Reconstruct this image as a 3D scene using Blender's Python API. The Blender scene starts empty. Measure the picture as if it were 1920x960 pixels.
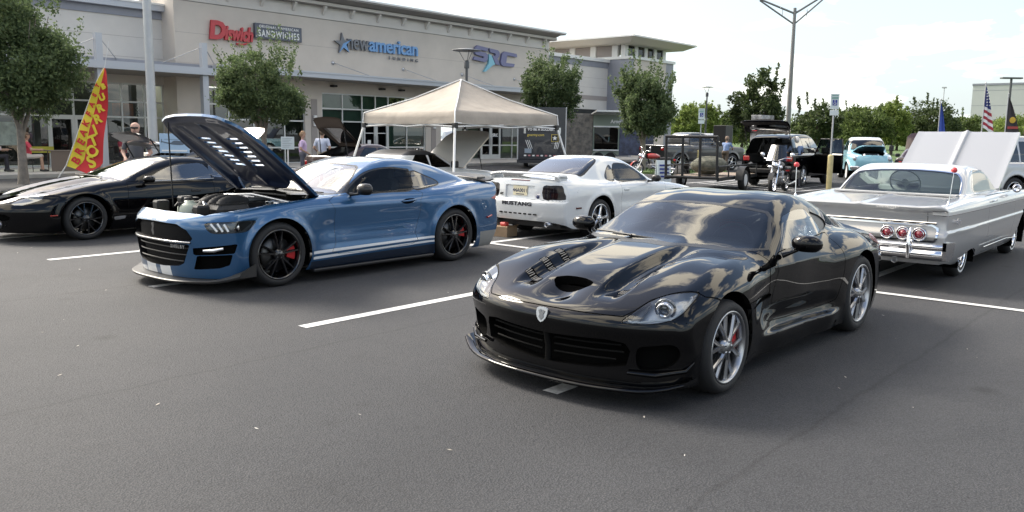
import bpy, bmesh, math, random
import numpy as np
from mathutils import Vector, Matrix, Euler

# ---------------------------------------------------------------- camera, sky, sun, exposure
# World axes: X runs along the stall lines (away to the right), Y across the stalls (away to the left), Z up, metres.
SC = bpy.context.scene
COL = SC.collection
HEAD = math.radians(49.4063)
PITCH, ROLL, CAMH = math.radians(8.2254), math.radians(0.7964), 1.6967
cam_d = bpy.data.cameras.new('camera')
cam_d.sensor_width = 36.0
cam_d.lens = 36.0 * 1579.01 / 1920.0
cam_d.clip_start, cam_d.clip_end = 0.05, 3000.0
cam = bpy.data.objects.new('camera', cam_d)
COL.objects.link(cam)
_r = Vector((math.cos(HEAD), -math.sin(HEAD), 0)); _f0 = Vector((math.sin(HEAD), math.cos(HEAD), 0)); _z = Vector((0, 0, 1))
_f = _f0 * math.cos(PITCH) - _z * math.sin(PITCH)
_u = _f0 * math.sin(PITCH) + _z * math.cos(PITCH)
_x = _r * math.cos(ROLL) + _u * math.sin(ROLL); _y = _u * math.cos(ROLL) - _r * math.sin(ROLL)
cam.matrix_world = Matrix(((_x.x, _y.x, -_f.x, 0), (_x.y, _y.y, -_f.y, 0), (_x.z, _y.z, -_f.z, CAMH), (0, 0, 0, 1)))
SC.camera = cam

SUN_AZ, SUN_EL = math.radians(92), math.radians(40)    # azimuth measured from +X towards +Y: behind the shops, to the left
wd = bpy.data.worlds.new('World'); SC.world = wd; wd.use_nodes = True
nt = wd.node_tree; nt.nodes.clear()
def _n(t, **k):
    n = nt.nodes.new(t)
    for a, b in k.items(): setattr(n, a, b)
    return n
out = _n('ShaderNodeOutputWorld'); bg = _n('ShaderNodeBackground'); bg.inputs['Strength'].default_value = 0.12
sky = _n('ShaderNodeTexSky', sky_type='NISHITA', sun_disc=False, sun_elevation=SUN_EL, sun_rotation=math.pi / 2 - SUN_AZ,
         air_density=1.0, dust_density=2.2, ozone_density=1.0)
tc = _n('ShaderNodeTexCoord'); sep = _n('ShaderNodeSeparateXYZ')
nt.links.new(tc.outputs['Generated'], sep.inputs[0])
def _m(op, a, b=None, clamp=False):
    n = _n('ShaderNodeMath', operation=op, use_clamp=clamp)
    for i, v in enumerate((a, b)):
        if v is None: continue
        if isinstance(v, (int, float)): n.inputs[i].default_value = v
        else: nt.links.new(v, n.inputs[i])
    return n.outputs[0]
zc = _m('ADD', _m('MAXIMUM', sep.outputs[2], 0.0), 0.16)
cmb = _n('ShaderNodeCombineXYZ')
nt.links.new(_m('DIVIDE', sep.outputs[0], zc), cmb.inputs[0]); nt.links.new(_m('DIVIDE', sep.outputs[1], zc), cmb.inputs[1])
nz = _n('ShaderNodeTexNoise'); nz.inputs['Scale'].default_value = 1.5; nz.inputs['Detail'].default_value = 12; nz.inputs['Roughness'].default_value = 0.58
nz.inputs['Distortion'].default_value = 0.35
nt.links.new(cmb.outputs[0], nz.inputs['Vector'])
cov = _n('ShaderNodeMapRange', interpolation_type='SMOOTHSTEP')
_sv = (math.cos(SUN_AZ) * math.cos(SUN_EL), math.sin(SUN_AZ) * math.cos(SUN_EL), math.sin(SUN_EL))
dt = _n('ShaderNodeVectorMath', operation='DOT_PRODUCT'); nt.links.new(tc.outputs['Generated'], dt.inputs[0]); dt.inputs[1].default_value = _sv
glow = _m('POWER', _m('MAXIMUM', dt.outputs['Value'], 0.0), 5.0)          # clouds are brightest round the sun
cov.inputs[1].default_value, cov.inputs[2].default_value = 0.505, 0.585
nt.links.new(_m('ADD', nz.outputs['Fac'], _m('MULTIPLY', glow, 0.05)), cov.inputs[0])
mixc = _n('ShaderNodeMix', data_type='RGBA')
nt.links.new(cov.outputs[0], mixc.inputs[0]); nt.links.new(sky.outputs[0], mixc.inputs[6])
ccol = _n('ShaderNodeVectorMath', operation='SCALE'); ccol.inputs[0].default_value = (13.0, 11.8, 9.7); nt.links.new(_m('ADD', 0.85, _m('MULTIPLY', glow, 1.6)), ccol.inputs['Scale'])
nt.links.new(ccol.outputs[0], mixc.inputs[7])
hz = _n('ShaderNodeMix', data_type='RGBA')      # pale haze low in the sky
nt.links.new(_m('MULTIPLY', _m('EXPONENT', _m('MULTIPLY', sep.outputs[2], -4.2)), 0.92, True), hz.inputs[0]); nt.links.new(mixc.outputs[2], hz.inputs[6]); hz.inputs[7].default_value = (2.85, 3.2, 3.32, 1)
nt.links.new(hz.outputs[2], bg.inputs['Color']); nt.links.new(bg.outputs[0], out.inputs[0])

sun_d = bpy.data.lights.new('sun', 'SUN'); sun_d.energy = 2.2; sun_d.angle = math.radians(16); sun_d.color = (1.0, 0.93, 0.82)
sun = bpy.data.objects.new('sun', sun_d); COL.objects.link(sun)
_sd = Vector((math.cos(SUN_AZ) * math.cos(SUN_EL), math.sin(SUN_AZ) * math.cos(SUN_EL), math.sin(SUN_EL)))
sun.rotation_euler = _sd.to_track_quat('Z', 'Y').to_euler()
SC.view_settings.view_transform = 'Standard'; SC.view_settings.look = 'None'
SC.view_settings.exposure = 1.35; SC.view_settings.gamma = 1.0; SC.view_settings.use_curve_mapping = False
SC.cycles.max_bounces = 8; SC.cycles.transparent_max_bounces = 24; SC.cycles.caustics_reflective = False; SC.cycles.caustics_refractive = False

# ---------------------------------------------------------------- materials
def mat(name, col=(.5, .5, .5), rough=.5, metal=0., coat=0., spec=.5, bump=None, vary=None, emit=None, alpha=None, sheen=0, trans=0, coord='Object', flake=None):
    """Principled material. bump=(scale, strength[, distance]); vary=(scale, amount[, second colour])."""
    m = bpy.data.materials.get(name)
    if m: return m
    col = col or (.003, .003, .003)
    m = bpy.data.materials.new(name); m.use_nodes = True
    t = m.node_tree; b = t.nodes['Principled BSDF']
    b.inputs['Base Color'].default_value = (*col, 1); b.inputs['Roughness'].default_value = rough
    b.inputs['Metallic'].default_value = metal; b.inputs['Coat Weight'].default_value = coat; b.inputs['Coat Roughness'].default_value = 0.02
    b.inputs['Specular IOR Level'].default_value = spec
    if trans: b.inputs['Transmission Weight'].default_value = trans
    if emit: b.inputs['Emission Color'].default_value = (*emit[0], 1); b.inputs['Emission Strength'].default_value = emit[1]
    c = None
    if bump or vary:
        c = t.nodes.new('ShaderNodeTexCoord')
    if vary:
        n = t.nodes.new('ShaderNodeTexNoise'); n.inputs['Scale'].default_value = vary[0]; n.inputs['Detail'].default_value = 6; n.inputs['Roughness'].default_value = .62
        t.links.new(c.outputs[coord], n.inputs['Vector'])
        r = t.nodes.new('ShaderNodeMapRange'); r.inputs[1].default_value = .3; r.inputs[2].default_value = .7; t.links.new(n.outputs['Fac'], r.inputs[0])
        x = t.nodes.new('ShaderNodeMix'); x.data_type = 'RGBA'
        c2 = vary[2] if len(vary) > 2 else tuple(max(0, k * (1 - vary[1])) for k in col)
        c1 = col if len(vary) > 2 else tuple(min(1, k * (1 + vary[1])) for k in col)
        x.inputs[6].default_value = (*c2, 1); x.inputs[7].default_value = (*c1, 1)
        t.links.new(r.outputs[0], x.inputs[0]); t.links.new(x.outputs[2], b.inputs['Base Color'])
    if bump:
        n = t.nodes.new('ShaderNodeTexNoise'); n.inputs['Scale'].default_value = bump[0]; n.inputs['Detail'].default_value = 4
        t.links.new(c.outputs[coord], n.inputs['Vector'])
        u = t.nodes.new('ShaderNodeBump'); u.inputs['Strength'].default_value = bump[1]; u.inputs['Distance'].default_value = bump[2] if len(bump) > 2 else .01
        t.links.new(n.outputs['Fac'], u.inputs['Height']); t.links.new(u.outputs[0], b.inputs['Normal'])
    return m

def glass_mat(name, tint=(.8, .85, .85), rough=0., ior=1.52, boost=1.0):
    """thin sheet glass: clear with a tint, plus a Fresnel reflection"""
    m = bpy.data.materials.get(name)
    if m: return m
    m = bpy.data.materials.new(name); m.use_nodes = True; t = m.node_tree; t.nodes.clear()
    o = t.nodes.new('ShaderNodeOutputMaterial'); mx = t.nodes.new('ShaderNodeMixShader'); tr = t.nodes.new('ShaderNodeBsdfTransparent')
    gl = t.nodes.new('ShaderNodeBsdfGlossy'); fr = t.nodes.new('ShaderNodeFresnel'); fr.inputs['IOR'].default_value = ior
    tr.inputs[0].default_value = (*tint, 1); gl.inputs['Roughness'].default_value = rough; gl.inputs[0].default_value = (1, 1, 1, 1)
    mm = t.nodes.new('ShaderNodeMath'); mm.operation = 'MULTIPLY'; mm.use_clamp = True; mm.inputs[1].default_value = boost
    t.links.new(fr.outputs[0], mm.inputs[0]); t.links.new(mm.outputs[0], mx.inputs[0])
    t.links.new(tr.outputs[0], mx.inputs[1]); t.links.new(gl.outputs[0], mx.inputs[2]); t.links.new(mx.outputs[0], o.inputs[0])
    return m

# ---------------------------------------------------------------- object helpers
def tag(o, label=None, cat=None, group=None, kind=None):
    if label: o['label'] = label
    if cat: o['category'] = cat
    if group: o['group'] = group
    if kind: o['kind'] = kind
    return o

def empty(name, loc=(0, 0, 0), rz=0., label=None, cat=None, group=None, scale=1.):
    o = bpy.data.objects.new(name, None); COL.objects.link(o); o.location = loc; o.rotation_euler = (0, 0, rz); o.scale = (scale,) * 3
    o.empty_display_size = .1
    return tag(o, label, cat, group)

def link(name, me, m=None, parent=None, loc=None, rot=None):
    o = bpy.data.objects.new(name, me); COL.objects.link(o)
    if m is not None and not me.materials:
        for k in (m if isinstance(m, (list, tuple)) else [m]): me.materials.append(k)
    if parent: o.parent = parent
    if loc: o.location = loc
    if rot: o.rotation_euler = rot
    return o

class MB:
    """collects simple shapes into one mesh"""
    def __init__(s): s.v = []; s.f = []; s.mi = []; s.sm = []; s.cur = 0; s.T = None
    def add(s, vs, fs, smooth=False):
        n = len(s.v)
        if s.T is not None: vs = [tuple(s.T @ Vector(p)) for p in vs]
        s.v += [tuple(p) for p in vs]; s.f += [tuple(i + n for i in f) for f in fs]
        s.mi += [s.cur] * len(fs); s.sm += [smooth] * len(fs)
        return s
    def box(s, lo, hi, bev=0.):
        x0, y0, z0 = lo; x1, y1, z1 = hi
        if bev <= 0:
            return s.add([(x0, y0, z0), (x1, y0, z0), (x1, y1, z0), (x0, y1, z0), (x0, y0, z1), (x1, y0, z1), (x1, y1, z1), (x0, y1, z1)],
                         [(0, 3, 2, 1), (4, 5, 6, 7), (0, 1, 5, 4), (1, 2, 6, 5), (2, 3, 7, 6), (3, 0, 4, 7)])
        b = bev
        def ring(z, i):
            return [(x0 + i, y0, z), (x1 - i, y0, z), (x1, y0 + i, z), (x1, y1 - i, z), (x1 - i, y1, z), (x0 + i, y1, z), (x0, y1 - i, z), (x0, y0 + i, z)]
        def ring2(z):
            return [(x0 + b, y0 + b * .6, z), (x1 - b, y0 + b * .6, z), (x1 - b * .6, y0 + b, z), (x1 - b * .6, y1 - b, z), (x1 - b, y1 - b * .6, z), (x0 + b, y1 - b * .6, z), (x0 + b * .6, y1 - b, z), (x0 + b * .6, y0 + b, z)]
        R = [ring2(z0), ring(z0 + b, b), ring(z1 - b, b), ring2(z1)]
        vs = sum(R, []); fs = [tuple(range(7, -1, -1)), tuple(range(24, 32))]
        for k in range(3):
            for i in range(8): fs.append((k * 8 + i, k * 8 + (i + 1) % 8, k * 8 + 8 + (i + 1) % 8, k * 8 + 8 + i))
        return s.add(vs, fs)
    def tube(s, pts, r, n=8, caps=True, smooth=True):
        """round bar through points; r a number or one per point"""
        P = [Vector(p) for p in pts]; m = len(P)
        rs = [r] * m if isinstance(r, (int, float)) else list(r)
        vs = []; up = None
        for i in range(m):
            d = (P[min(i + 1, m - 1)] - P[max(i - 1, 0)])
            if d.length < 1e-9: d = Vector((0, 0, 1))
            d.normalize()
            if up is None:
                a = Vector((0, 0, 1)) if abs(d.z) < .9 else Vector((1, 0, 0))
                up = d.cross(a).normalized()
            up = (up - d * up.dot(d)).normalized(); w = d.cross(up)
            for k in range(n):
                t = 2 * math.pi * k / n
                vs.append(P[i] + (up * math.cos(t) + w * math.sin(t)) * rs[i])
        fs = []
        for i in range(m - 1):
            for k in range(n): fs.append((i * n + k, i * n + (k + 1) % n, (i + 1) * n + (k + 1) % n, (i + 1) * n + k))
        s.add(vs, fs, smooth)
        if caps:
            s.add(vs[:n], [tuple(range(n - 1, -1, -1))]); s.add(vs[-n:], [tuple(range(n))])
        return s
    def lathe(s, prof, c=(0, 0, 0), axis='z', n=24, smooth=True, close=False):
        """prof: (radius, height) pairs revolved about an axis"""
        vs = []
        for r, h in prof:
            for k in range(n):
                t = 2 * math.pi * k / n; a, b = r * math.cos(t), r * math.sin(t)
                p = (a, b, h) if axis == 'z' else ((a, h, -b) if axis == 'y' else (h, a, b))
                vs.append((p[0] + c[0], p[1] + c[1], p[2] + c[2]))
        m = len(prof); fs = []
        for i in range(m - 1 if not close else m):
            j = (i + 1) % m
            for k in range(n): fs.append((i * n + k, i * n + (k + 1) % n, j * n + (k + 1) % n, j * n + k))
        return s.add(vs, fs, smooth)
    def prism(s, poly, lo, hi, axis='y', smooth=False):
        """polygon extruded along an axis; poly in the other two coordinates (x,z), (x,y) or (y,z)"""
        def P(a, b, h): return (a, h, b) if axis == 'y' else ((a, b, h) if axis == 'z' else (h, a, b))
        n = len(poly); vs = [P(a, b, lo) for a, b in poly] + [P(a, b, hi) for a, b in poly]
        fs = [tuple(range(n - 1, -1, -1)), tuple(range(n, 2 * n))] + [(i, (i + 1) % n, n + (i + 1) % n, n + i) for i in range(n)]
        return s.add(vs, fs, smooth)
    def quad(s, a, b, c, d): return s.add([a, b, c, d], [(0, 1, 2, 3)])
    def grid(s, P, smooth=True, wrap=False):
        """P[i][j] points"""
        n, m = len(P), len(P[0]); vs = [p for r in P for p in r]; fs = []
        for i in range(n - 1):
            for j in range(m - 1 if not wrap else m):
                k = (j + 1) % m
                fs.append((i * m + j, i * m + k, (i + 1) * m + k, (i + 1) * m + j))
        return s.add(vs, fs, smooth)
    def mesh(s, name='mesh', fix=True):
        me = bpy.data.meshes.new(name); me.from_pydata(s.v, [], s.f)
        me.polygons.foreach_set('use_smooth', s.sm); me.polygons.foreach_set('material_index', s.mi); me.update()
        if fix:
            bm = bmesh.new(); bm.from_mesh(me); bmesh.ops.recalc_face_normals(bm, faces=bm.faces[:]); bm.to_mesh(me); bm.free()
        return me
    def build(s, name, m, parent=None, loc=None, rot=None, fix=True):
        return link(name, s.mesh(name, fix), m, parent, loc, rot)

def children_of(o): return [c for c in COL.objects if c.parent == o]
def copy_tree(o, parent=None, kids=None):
    kids = kids or {}
    if not kids:
        for c in COL.objects:
            if c.parent: kids.setdefault(c.parent.name, []).append(c)
    c = o.copy(); COL.objects.link(c); c.parent = parent
    for ch in kids.get(o.name, []): copy_tree(ch, c, kids)
    return c

def text_mesh(txt, size=1., depth=.02, bold=0., shear=0., align='CENTER', space=1., res=3, xscale=1.):
    cu = bpy.data.curves.new('text', 'FONT'); cu.body = txt; cu.size = size; cu.extrude = depth / 2; cu.offset = bold; cu.shear = shear
    cu.align_x = align; cu.align_y = 'CENTER'; cu.space_character = space; cu.resolution_u = res
    o = bpy.data.objects.new('text', cu); COL.objects.link(o)
    dg = bpy.context.evaluated_depsgraph_get(); me = bpy.data.meshes.new_from_object(o.evaluated_get(dg))
    bpy.data.objects.remove(o); bpy.data.curves.remove(cu)
    if xscale != 1.: me.transform(Matrix.Diagonal((xscale, 1, 1, 1)))
    me.materials.clear()
    return me

def text(name, txt, m, parent, mw, **k):
    """flat lettering placed with a 4x4 matrix (text lies in its local xy plane)"""
    me = text_mesh(txt, **k); me.transform(mw); return link(name, me, m, parent)

def letters(name, me, m, parent):
    """one object per letter of a lettering mesh"""
    n = len(me.vertices); lab = list(range(n))
    def find(i):
        while lab[i] != i: lab[i] = lab[lab[i]]; i = lab[i]
        return i
    for e in me.edges:
        a, b = find(e.vertices[0]), find(e.vertices[1])
        if a != b: lab[a] = b
    lab = [find(i) for i in range(n)]; V = [v.co.copy() for v in me.vertices]; d = (V[max(range(n), key=lambda i: (V[i] - V[0]).length)] - V[0]); ax = 0 if abs(d.x) >= abs(d.y) else 1
    rng = {}
    for i in range(n): lo, hi = rng.get(lab[i], (1e9, -1e9)); rng[lab[i]] = (min(lo, V[i][ax]), max(hi, V[i][ax]))
    groups = []
    for k, (lo, hi) in sorted(rng.items(), key=lambda t: t[1][0]):
        if groups and (lo + hi) / 2 < groups[-1][1] and (hi - lo) < .6 * (groups[-1][1] - groups[-1][0]) + 1e-4 or groups and lo < groups[-1][0] + .35 * (groups[-1][1] - groups[-1][0]): groups[-1][1] = max(hi, groups[-1][1]); groups[-1][2].add(k)
        else: groups.append([lo, hi, {k}])
    for lo, hi, ks in groups:
        idx = [i for i in range(n) if lab[i] in ks]; mp = {i: j for j, i in enumerate(idx)}; me2 = bpy.data.meshes.new(name)
        me2.from_pydata([V[i] for i in idx], [], [[mp[v] for v in p.vertices] for p in me.polygons if p.vertices[0] in mp]); me2.update(); link(name, me2, m, parent)

def frame(o, ex, ey):
    ex = Vector(ex).normalized(); ey = Vector(ey).normalized(); ez = ex.cross(ey)
    return Matrix(((ex.x, ey.x, ez.x, o[0]), (ex.y, ey.y, ez.y, o[1]), (ex.z, ey.z, ez.z, o[2]), (0, 0, 0, 1)))

M_BLACK = mat('black_plastic', (.012, .012, .013), .45)
M_RUBBER = mat('tyre_rubber', (.016, .016, .017), .75, bump=(60, .2))
M_CHROME = mat('chrome', (.78, .78, .80), .06, 1.)
M_STEEL = mat('satin_steel', (.45, .46, .48), .35, 1.)
M_WHITE = mat('white_paint', (.78, .78, .77), .45)
M_GLASSC = glass_mat('clear_glass', (.82, .88, .87))
M_GLASSD = glass_mat('tinted_glass', (.16, .18, .19))
# ---------------------------------------------------------------- shared car materials
mat('satin_black', (.008, .008, .009), .35); mat('intake_black', (.003, .003, .003), .8, spec=.04); mat('led_white', (.75, .78, .80), .3)
mat('tail_red', (.35, .01, .012), .15, 0, 1.); mat('grille_mesh', (.005, .005, .006), .7, spec=.1, bump=(140, .5)); mat('plate_ink', (.03, .04, .09), .5)
mat('headlining', (.55, .54, .52), .8); mat('gloss_black_alloy', (.006, .006, .007), .18, 0, 1.); mat('caliper_red', (.45, .012, .015), .4)
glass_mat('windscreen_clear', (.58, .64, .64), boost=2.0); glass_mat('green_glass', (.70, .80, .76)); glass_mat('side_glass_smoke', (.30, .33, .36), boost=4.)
bp_ = mat('black_car_paint', (.002, .002, .0025), .3, 0., 1., .0); bp_.node_tree.nodes['Principled BSDF'].inputs['Coat IOR'].default_value = 1.40
mat('plate_cream', (.66, .60, .42), .4)
# ---------------------------------------------------------------- car bodies: smooth solids, meshed and cut into panels
def pch(xs, ys):
    """smooth monotone interpolation through key points"""
    xs = np.asarray(xs, float); ys = np.asarray(ys, float); h = np.diff(xs); d = np.diff(ys) / h; m = np.zeros_like(ys)
    m[0], m[-1] = d[0], d[-1]
    for i in range(1, len(xs) - 1):
        if d[i - 1] * d[i] > 0:
            w1, w2 = 2 * h[i] + h[i - 1], h[i] + 2 * h[i - 1]; m[i] = (w1 + w2) / (w1 / d[i - 1] + w2 / d[i])
    def f(x):
        x = np.clip(np.asarray(x, float), xs[0], xs[-1]); i = np.clip(np.searchsorted(xs, x) - 1, 0, len(xs) - 2)
        t = (x - xs[i]) / h[i]; t2, t3 = t * t, t * t * t
        return ys[i] * (2 * t3 - 3 * t2 + 1) + m[i] * h[i] * (t3 - 2 * t2 + t) + ys[i + 1] * (3 * t2 - 2 * t3) + m[i + 1] * h[i] * (t3 - t2)
    return f
def K(*kv): return pch([a for a, b in kv], [b for a, b in kv])
def rmax(vals, r):
    s = 0.; mx = None
    for v in vals:
        u = np.maximum(v + r, 0.); s = s + u * u; mx = v if mx is None else np.maximum(mx, v)
    return np.where(mx > -r, np.sqrt(s) - r, mx)
def smin(a, b, k):
    h = np.clip(.5 + .5 * (b - a) / k, 0, 1); return b * (1 - h) + a * h - k * h * (1 - h)
def gs(x, c, w): return np.exp(-((x - c) / w) ** 2)
def sstep(x, a, b):
    t = np.clip((x - a) / (b - a), 0, 1); return t * t * (3 - 2 * t)

def surf(F, lo, hi, h, sym=True):
    """closed surface F=0 as a triangle mesh with exact normals (F symmetric in y)"""
    ny = int(math.ceil(hi[1] / h)); xs = np.arange(lo[0], hi[0] + h, h); zs = np.arange(lo[2], hi[2] + h, h); yp = (np.arange(ny + 1) + .5) * h
    ys = np.concatenate([-yp[::-1], yp]); yq = yp if sym else ys
    D = np.broadcast_to(F(xs[:, None, None], yq[None, :, None], zs[None, None, :]), (len(xs), len(yq), len(zs)))
    if sym: D = np.concatenate([D[:, ::-1], D], 1)
    I = D < 0
    cn = [(i, j, k) for i in (0, 1) for j in (0, 1) for k in (0, 1)]
    nx, nyy, nz = D.shape
    cnt = sum(I[i:nx - 1 + i, j:nyy - 1 + j, k:nz - 1 + k].astype(np.int8) for i, j, k in cn)
    act = (cnt > 0) & (cnt < 8); idx = -np.ones(act.shape, np.int64); A = np.argwhere(act); idx[act] = np.arange(len(A))
    val = np.stack([D[A[:, 0] + i, A[:, 1] + j, A[:, 2] + k] for i, j, k in cn], 1)
    P = np.zeros((len(A), 3)); c = np.zeros(len(A))
    for p in range(8):
        for q in range(p + 1, 8):
            if sum(abs(cn[p][t] - cn[q][t]) for t in range(3)) != 1: continue
            e = (val[:, p] < 0) != (val[:, q] < 0); t = np.where(e, val[:, p] / np.where(e, val[:, p] - val[:, q], 1), 0)
            for ax in range(3): P[:, ax] += np.where(e, cn[p][ax] + t * (cn[q][ax] - cn[p][ax]), 0)
            c += e
    P = P / c[:, None]
    V = np.stack([xs[A[:, 0]] + P[:, 0] * h, ys[A[:, 1]] + P[:, 1] * h, zs[A[:, 2]] + P[:, 2] * h], 1)
    Q = []
    for ax in range(3):
        a1, a2 = (ax + 1) % 3, (ax + 2) % 3
        s0 = [slice(None)] * 3; s1 = [slice(None)] * 3; s0[ax] = slice(0, -1); s1[ax] = slice(1, None)
        ch = I[tuple(s0)] != I[tuple(s1)]; E_ = np.argwhere(ch)
        ok = np.all((E_[:, [a1, a2]] > 0), 1) & (E_[:, a1] < D.shape[a1] - 1) & (E_[:, a2] < D.shape[a2] - 1); E_ = E_[ok]
        ins = I[E_[:, 0], E_[:, 1], E_[:, 2]]
        def at(da, db):
            c3 = E_.copy(); c3[:, a1] -= da; c3[:, a2] -= db; return idx[c3[:, 0], c3[:, 1], c3[:, 2]]
        q = np.stack([at(0, 0), at(1, 0), at(1, 1), at(0, 1)], 1); q[~ins] = q[~ins][:, ::-1]; Q.append(q)
    Q = np.concatenate(Q); Q = Q[(Q >= 0).all(1)]
    def grad(V, e):
        g = np.zeros_like(V)
        for ax in range(3):
            d = np.zeros(3); d[ax] = e; a = V + d; b = V - d
            g[:, ax] = (F(a[:, 0], a[:, 1], a[:, 2]) - F(b[:, 0], b[:, 1], b[:, 2])) / (2 * e)
        return g
    for it in range(4):
        f = F(V[:, 0], V[:, 1], V[:, 2]); g = grad(V, 1e-3); st = f / np.maximum((g * g).sum(1), .05)
        mv = g * st[:, None]; ln = np.linalg.norm(mv, axis=1); mv *= np.minimum(1, .6 * h / np.maximum(ln, 1e-9))[:, None]; V = V - mv
    g = grad(V, .25 * h); N = g / np.maximum(np.linalg.norm(g, axis=1), 1e-9)[:, None]
    # split quads on the shorter diagonal
    d1 = np.linalg.norm(V[Q[:, 0]] - V[Q[:, 2]], axis=1); d2 = np.linalg.norm(V[Q[:, 1]] - V[Q[:, 3]], axis=1); s = d1 <= d2
    T = np.concatenate([Q[s][:, [0, 1, 2]], Q[s][:, [0, 2, 3]], Q[~s][:, [0, 1, 3]], Q[~s][:, [1, 2, 3]]])
    fn = np.cross(V[T[:, 1]] - V[T[:, 0]], V[T[:, 2]] - V[T[:, 0]]); fl = (fn * N[T].sum(1)).sum(1) < 0; T[fl] = T[fl][:, ::-1]
    return Sh(V, N, T)

class Sh:
    """triangle sheet with normals; can be cut along any scalar field"""
    def __init__(s, V, N, T): s.V, s.N, s.T = V, N, T
    def compact(s):
        if len(s.T) == 0: return Sh(np.zeros((0, 3)), np.zeros((0, 3)), np.zeros((0, 3), np.int64))
        u, inv = np.unique(s.T, return_inverse=True); return Sh(s.V[u], s.N[u], inv.reshape(-1, 3))
    def cut(s, f):
        """-> (part where f<0, part where f>=0)"""
        f = np.where(np.abs(f) < 1e-5, 1e-5, f); T = s.T; neg = f[T] < 0; k = neg.sum(1)
        Tin, Tout, mix = [T[k == 3]], [T[k == 0]], T[(k == 1) | (k == 2)]; V, N = s.V, s.N
        if len(mix):
            ng = f[mix] < 0; one = ng.sum(1) == 1; lone = np.where(one, np.argmax(ng, 1), np.argmax(~ng, 1)); r = np.arange(len(mix))
            a = mix[r, lone]; b = mix[r, (lone + 1) % 3]; c = mix[r, (lone + 2) % 3]
            e = np.concatenate([np.stack([a, b], 1), np.stack([a, c], 1)]); es = np.sort(e, 1); u, inv = np.unique(es, axis=0, return_inverse=True); inv = inv.reshape(-1)
            t = (f[u[:, 0]] / (f[u[:, 0]] - f[u[:, 1]]))[:, None]
            Vn = V[u[:, 0]] * (1 - t) + V[u[:, 1]] * t; Nn = N[u[:, 0]] * (1 - t) + N[u[:, 1]] * t; Nn /= np.maximum(np.linalg.norm(Nn, axis=1), 1e-9)[:, None]
            base = len(V); V = np.concatenate([V, Vn]); N = np.concatenate([N, Nn]); m = len(mix); ab = base + inv[:m]; ac = base + inv[m:]
            t1 = np.stack([a, ab, ac], 1); t2 = np.concatenate([np.stack([ab, b, c], 1), np.stack([ab, c, ac], 1)]); o2 = np.concatenate([one, one])
            Tin += [t1[one], t2[~o2]]; Tout += [t1[~one], t2[o2]]
        return Sh(V, N, np.concatenate(Tin)).compact(), Sh(V, N, np.concatenate(Tout)).compact()
    def off(s, d): return Sh(s.V + s.N * d, s.N, s.T)
    def flip(s): return Sh(s.V, -s.N, s.T[:, ::-1])
    def xf(s, Mx):
        R = np.array(Mx.to_3x3()); return Sh(s.V @ R.T + np.array(Mx.translation), s.N @ R.T, s.T)
    def mesh(s, name):
        me = bpy.data.meshes.new(name); s = s.compact(); n, m = len(s.V), len(s.T)
        me.vertices.add(n); me.vertices.foreach_set('co', s.V.astype(np.float32).ravel())
        me.loops.add(3 * m); me.loops.foreach_set('vertex_index', s.T.astype(np.int32).ravel())
        me.polygons.add(m); me.polygons.foreach_set('loop_start', np.arange(0, 3 * m, 3, dtype=np.int32)); me.polygons.foreach_set('loop_total', np.full(m, 3, np.int32))
        me.polygons.foreach_set('use_smooth', np.ones(m, bool)); me.update(calc_edges=True)
        me.normals_split_custom_set_from_vertices(s.N.astype(np.float32)); return me
    def build(s, name, m, parent): return link(name, s.mesh(name), m, parent)
def join(L):
    L = [l for l in L if len(l.T)]; o = 0; V, N, T = [], [], []
    if not L: return Sh(np.zeros((0, 3)), np.zeros((0, 3)), np.zeros((0, 3), np.int64))
    for l in L: V.append(l.V); N.append(l.N); T.append(l.T + o); o += len(l.V)
    return Sh(np.concatenate(V), np.concatenate(N), np.concatenate(T))

def psd(a, b, poly, rnd=0.):
    """signed distance to a polygon (negative inside), corners rounded by rnd"""
    P = np.asarray(poly, float); d = np.full(np.shape(a), 1e9); ins = np.zeros(np.shape(a), bool)
    for i in range(len(P)):
        x0, y0 = P[i]; x1, y1 = P[(i + 1) % len(P)]; ex, ey = x1 - x0, y1 - y0
        t = np.clip(((a - x0) * ex + (b - y0) * ey) / max(ex * ex + ey * ey, 1e-12), 0, 1); d = np.minimum(d, (a - x0 - t * ex) ** 2 + (b - y0 - t * ey) ** 2)
        c = ((y0 > b) != (y1 > b)) & (a < (x1 - x0) * (b - y0) / np.where(abs(y1 - y0) < 1e-12, 1e-12, y1 - y0) + x0); ins ^= c
    d = np.sqrt(d); return np.where(ins, -d, d) - rnd
def smooth_poly(P, n=6, closed=True):
    """Catmull-Rom through polygon corners"""
    P = [np.array(p, float) for p in P]; m = len(P); o = []
    for i in range(m if closed else m - 1):
        p0, p1, p2, p3 = (P[(i - 1) % m], P[i], P[(i + 1) % m], P[(i + 2) % m]) if closed else (P[max(i - 1, 0)], P[i], P[i + 1], P[min(i + 2, m - 1)])
        for k in range(n):
            t = k / n; o.append(tuple(.5 * ((2 * p1) + (-p0 + p2) * t + (2 * p0 - 5 * p1 + 4 * p2 - p3) * t * t + (-p0 + 3 * p1 - 3 * p2 + p3) * t ** 3)))
    if not closed: o.append(tuple(P[-1]))
    return o

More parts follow.
